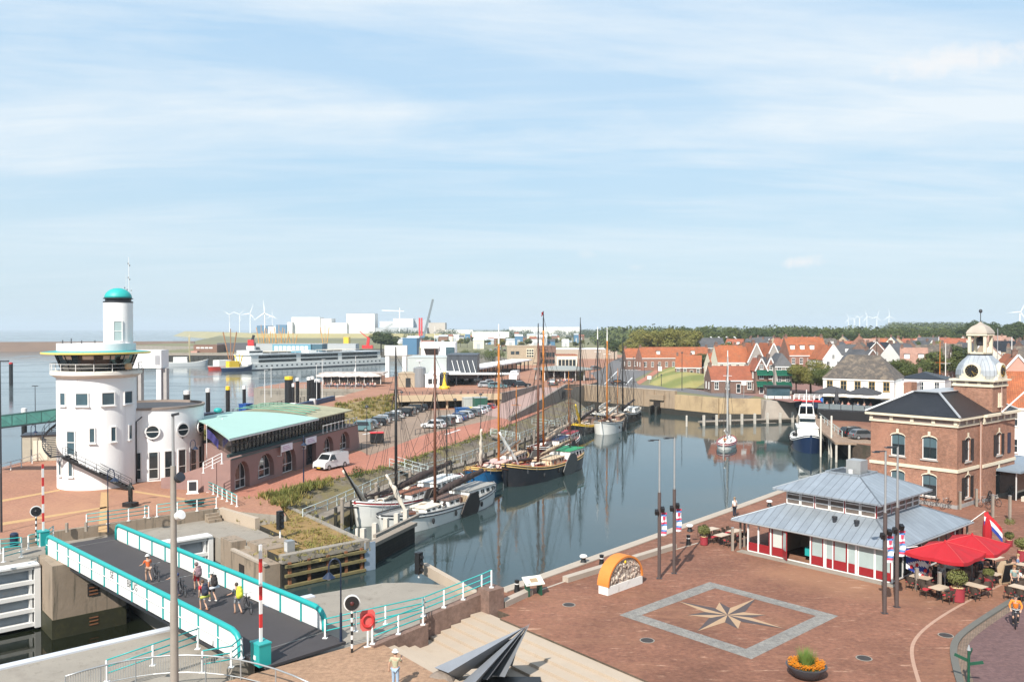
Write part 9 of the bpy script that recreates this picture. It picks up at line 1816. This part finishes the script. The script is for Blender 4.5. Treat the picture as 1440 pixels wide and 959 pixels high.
trawler('red beam trawler with tall brown derricks left of the cruise ship',320,455,26,pbr('trawler_red',(.5,.05,.03),.5),pbr('derrick_brown',(.3,.14,.06),.6),R(60),None,22); trawler('dark blue cutter moored before the red trawler',333,438,18,navy,yellow,R(50),None,9,yellow); trawler('grey and white cutter with twin yellow booms at the far left quay',262,500,24,hgy,pbr('pale_yellow_boom',(.6,.5,.3),.6),R(20),None,19)
for i,px in enumerate((366,374,382,391,399,411,456)): trawler('shrimp cutter with orange booms behind the blue hall, %s from the left'%ORD[i],px,640+i*3,18,blk,orb,R(80),'shrimp cutters behind the blue hall',25-(i%3)*3)
t=T('ship_funnel','red funnel with a black top of a ship behind the cruise ship','ship funnel',V3(XP(353,470),470,0)); MB().box(-2.2,-1.5,0,2.2,1.5,7).build('casing',wht,t); MB().box(-1.6,-1,7,1.6,1,10.4).build('funnel',red,t); MB().bar((.6,0,10),(1.6,0,13),1.2).build('exhaust_pipe',black,t)
q=T('quay_piling','dark timber piling of the far quay under the brown warehouse','quay piling',V3(-240,525.5,ZS)); MB().box(0,-.4,0,73,0,5.4).build('planking',wood_dark,q); MB().box(0,-.8,5.4,73,.2,6.2).build('capping',wood_grey,q); rep('pile',MB().box(0,-.7,-1,.5,-.401,5.4).mesh('pile',wood_dark),q,[(i*3,0,0) for i in range(25)])
t=T('motor_yacht','sleek white and blue motor yacht at the pontoon below the traffic tower','motor yacht',V3(XP(541,232),232,ZS),R(200)); hull(t,15,4,1.6,(pbr('yacht_blue',(.2,.25,.4),.3),wht,wht,wht),1.0,.2,2.2); MB().prism([(-4,-1.5),(2,-1.5),(4,0),(2,1.5),(-4,1.5)],1.5,3.4).build('saloon',wht,t); MB().box(-3,-1.56,2.2,1.8,-1.502,3.0).build('window',GL,t)
t=T('small_sailboat','small white sailboat with a sail hoisted in the outer harbour','sailing boat',V3(XP(500,300),300,ZS),R(10)); hull(t,7,2.2,.9,(navy,wht,wht,wht),.4,0,2.2); MB().tube([(0,0,.8),(0,0,9)],.07,6).build('mast',white,t); MB().add([(0,0,1.6),(-2.6,.25,1.8),(0,.05,8.8)],[(0,1,2)]).build('sail',white,t)
for i in range(16): px=690+i*6.5; y=560+(i%3)*25; car('%s car in the distant car park, %s from the left'%(('white','grey','silver','black')[i%4],ORD[i]),V3(XP(px,y),y,ZN),R(90+(i%2)*4),('white','grey','silver','black')[i%4],'hatch','cars in the distant car park')
# ------------------------------------------------------------------ air
hz=MB().box(-14500,-3500,-9,12500,26500,135).mesh('haze',[],uv=False); ho=bpy.data.objects.new('haze',hz); COL.objects.link(ho); tag(ho,'thin summer haze over harbour and town','haze',None,'stuff')
hm=bpy.data.materials.new('thin_haze'); hm.use_nodes=True; hn=hm.node_tree; hn.nodes.remove(hn.nodes['Principled BSDF']); pv_=hn.nodes.new('ShaderNodeVolumePrincipled'); pv_.inputs['Color'].default_value=(.78,.9,1,1); pv_.inputs['Density'].default_value=.00013; pv_.inputs['Anisotropy'].default_value=.0; hn.links.new(pv_.outputs[0],hn.nodes['Material Output'].inputs['Volume']); hz.materials.append(hm)
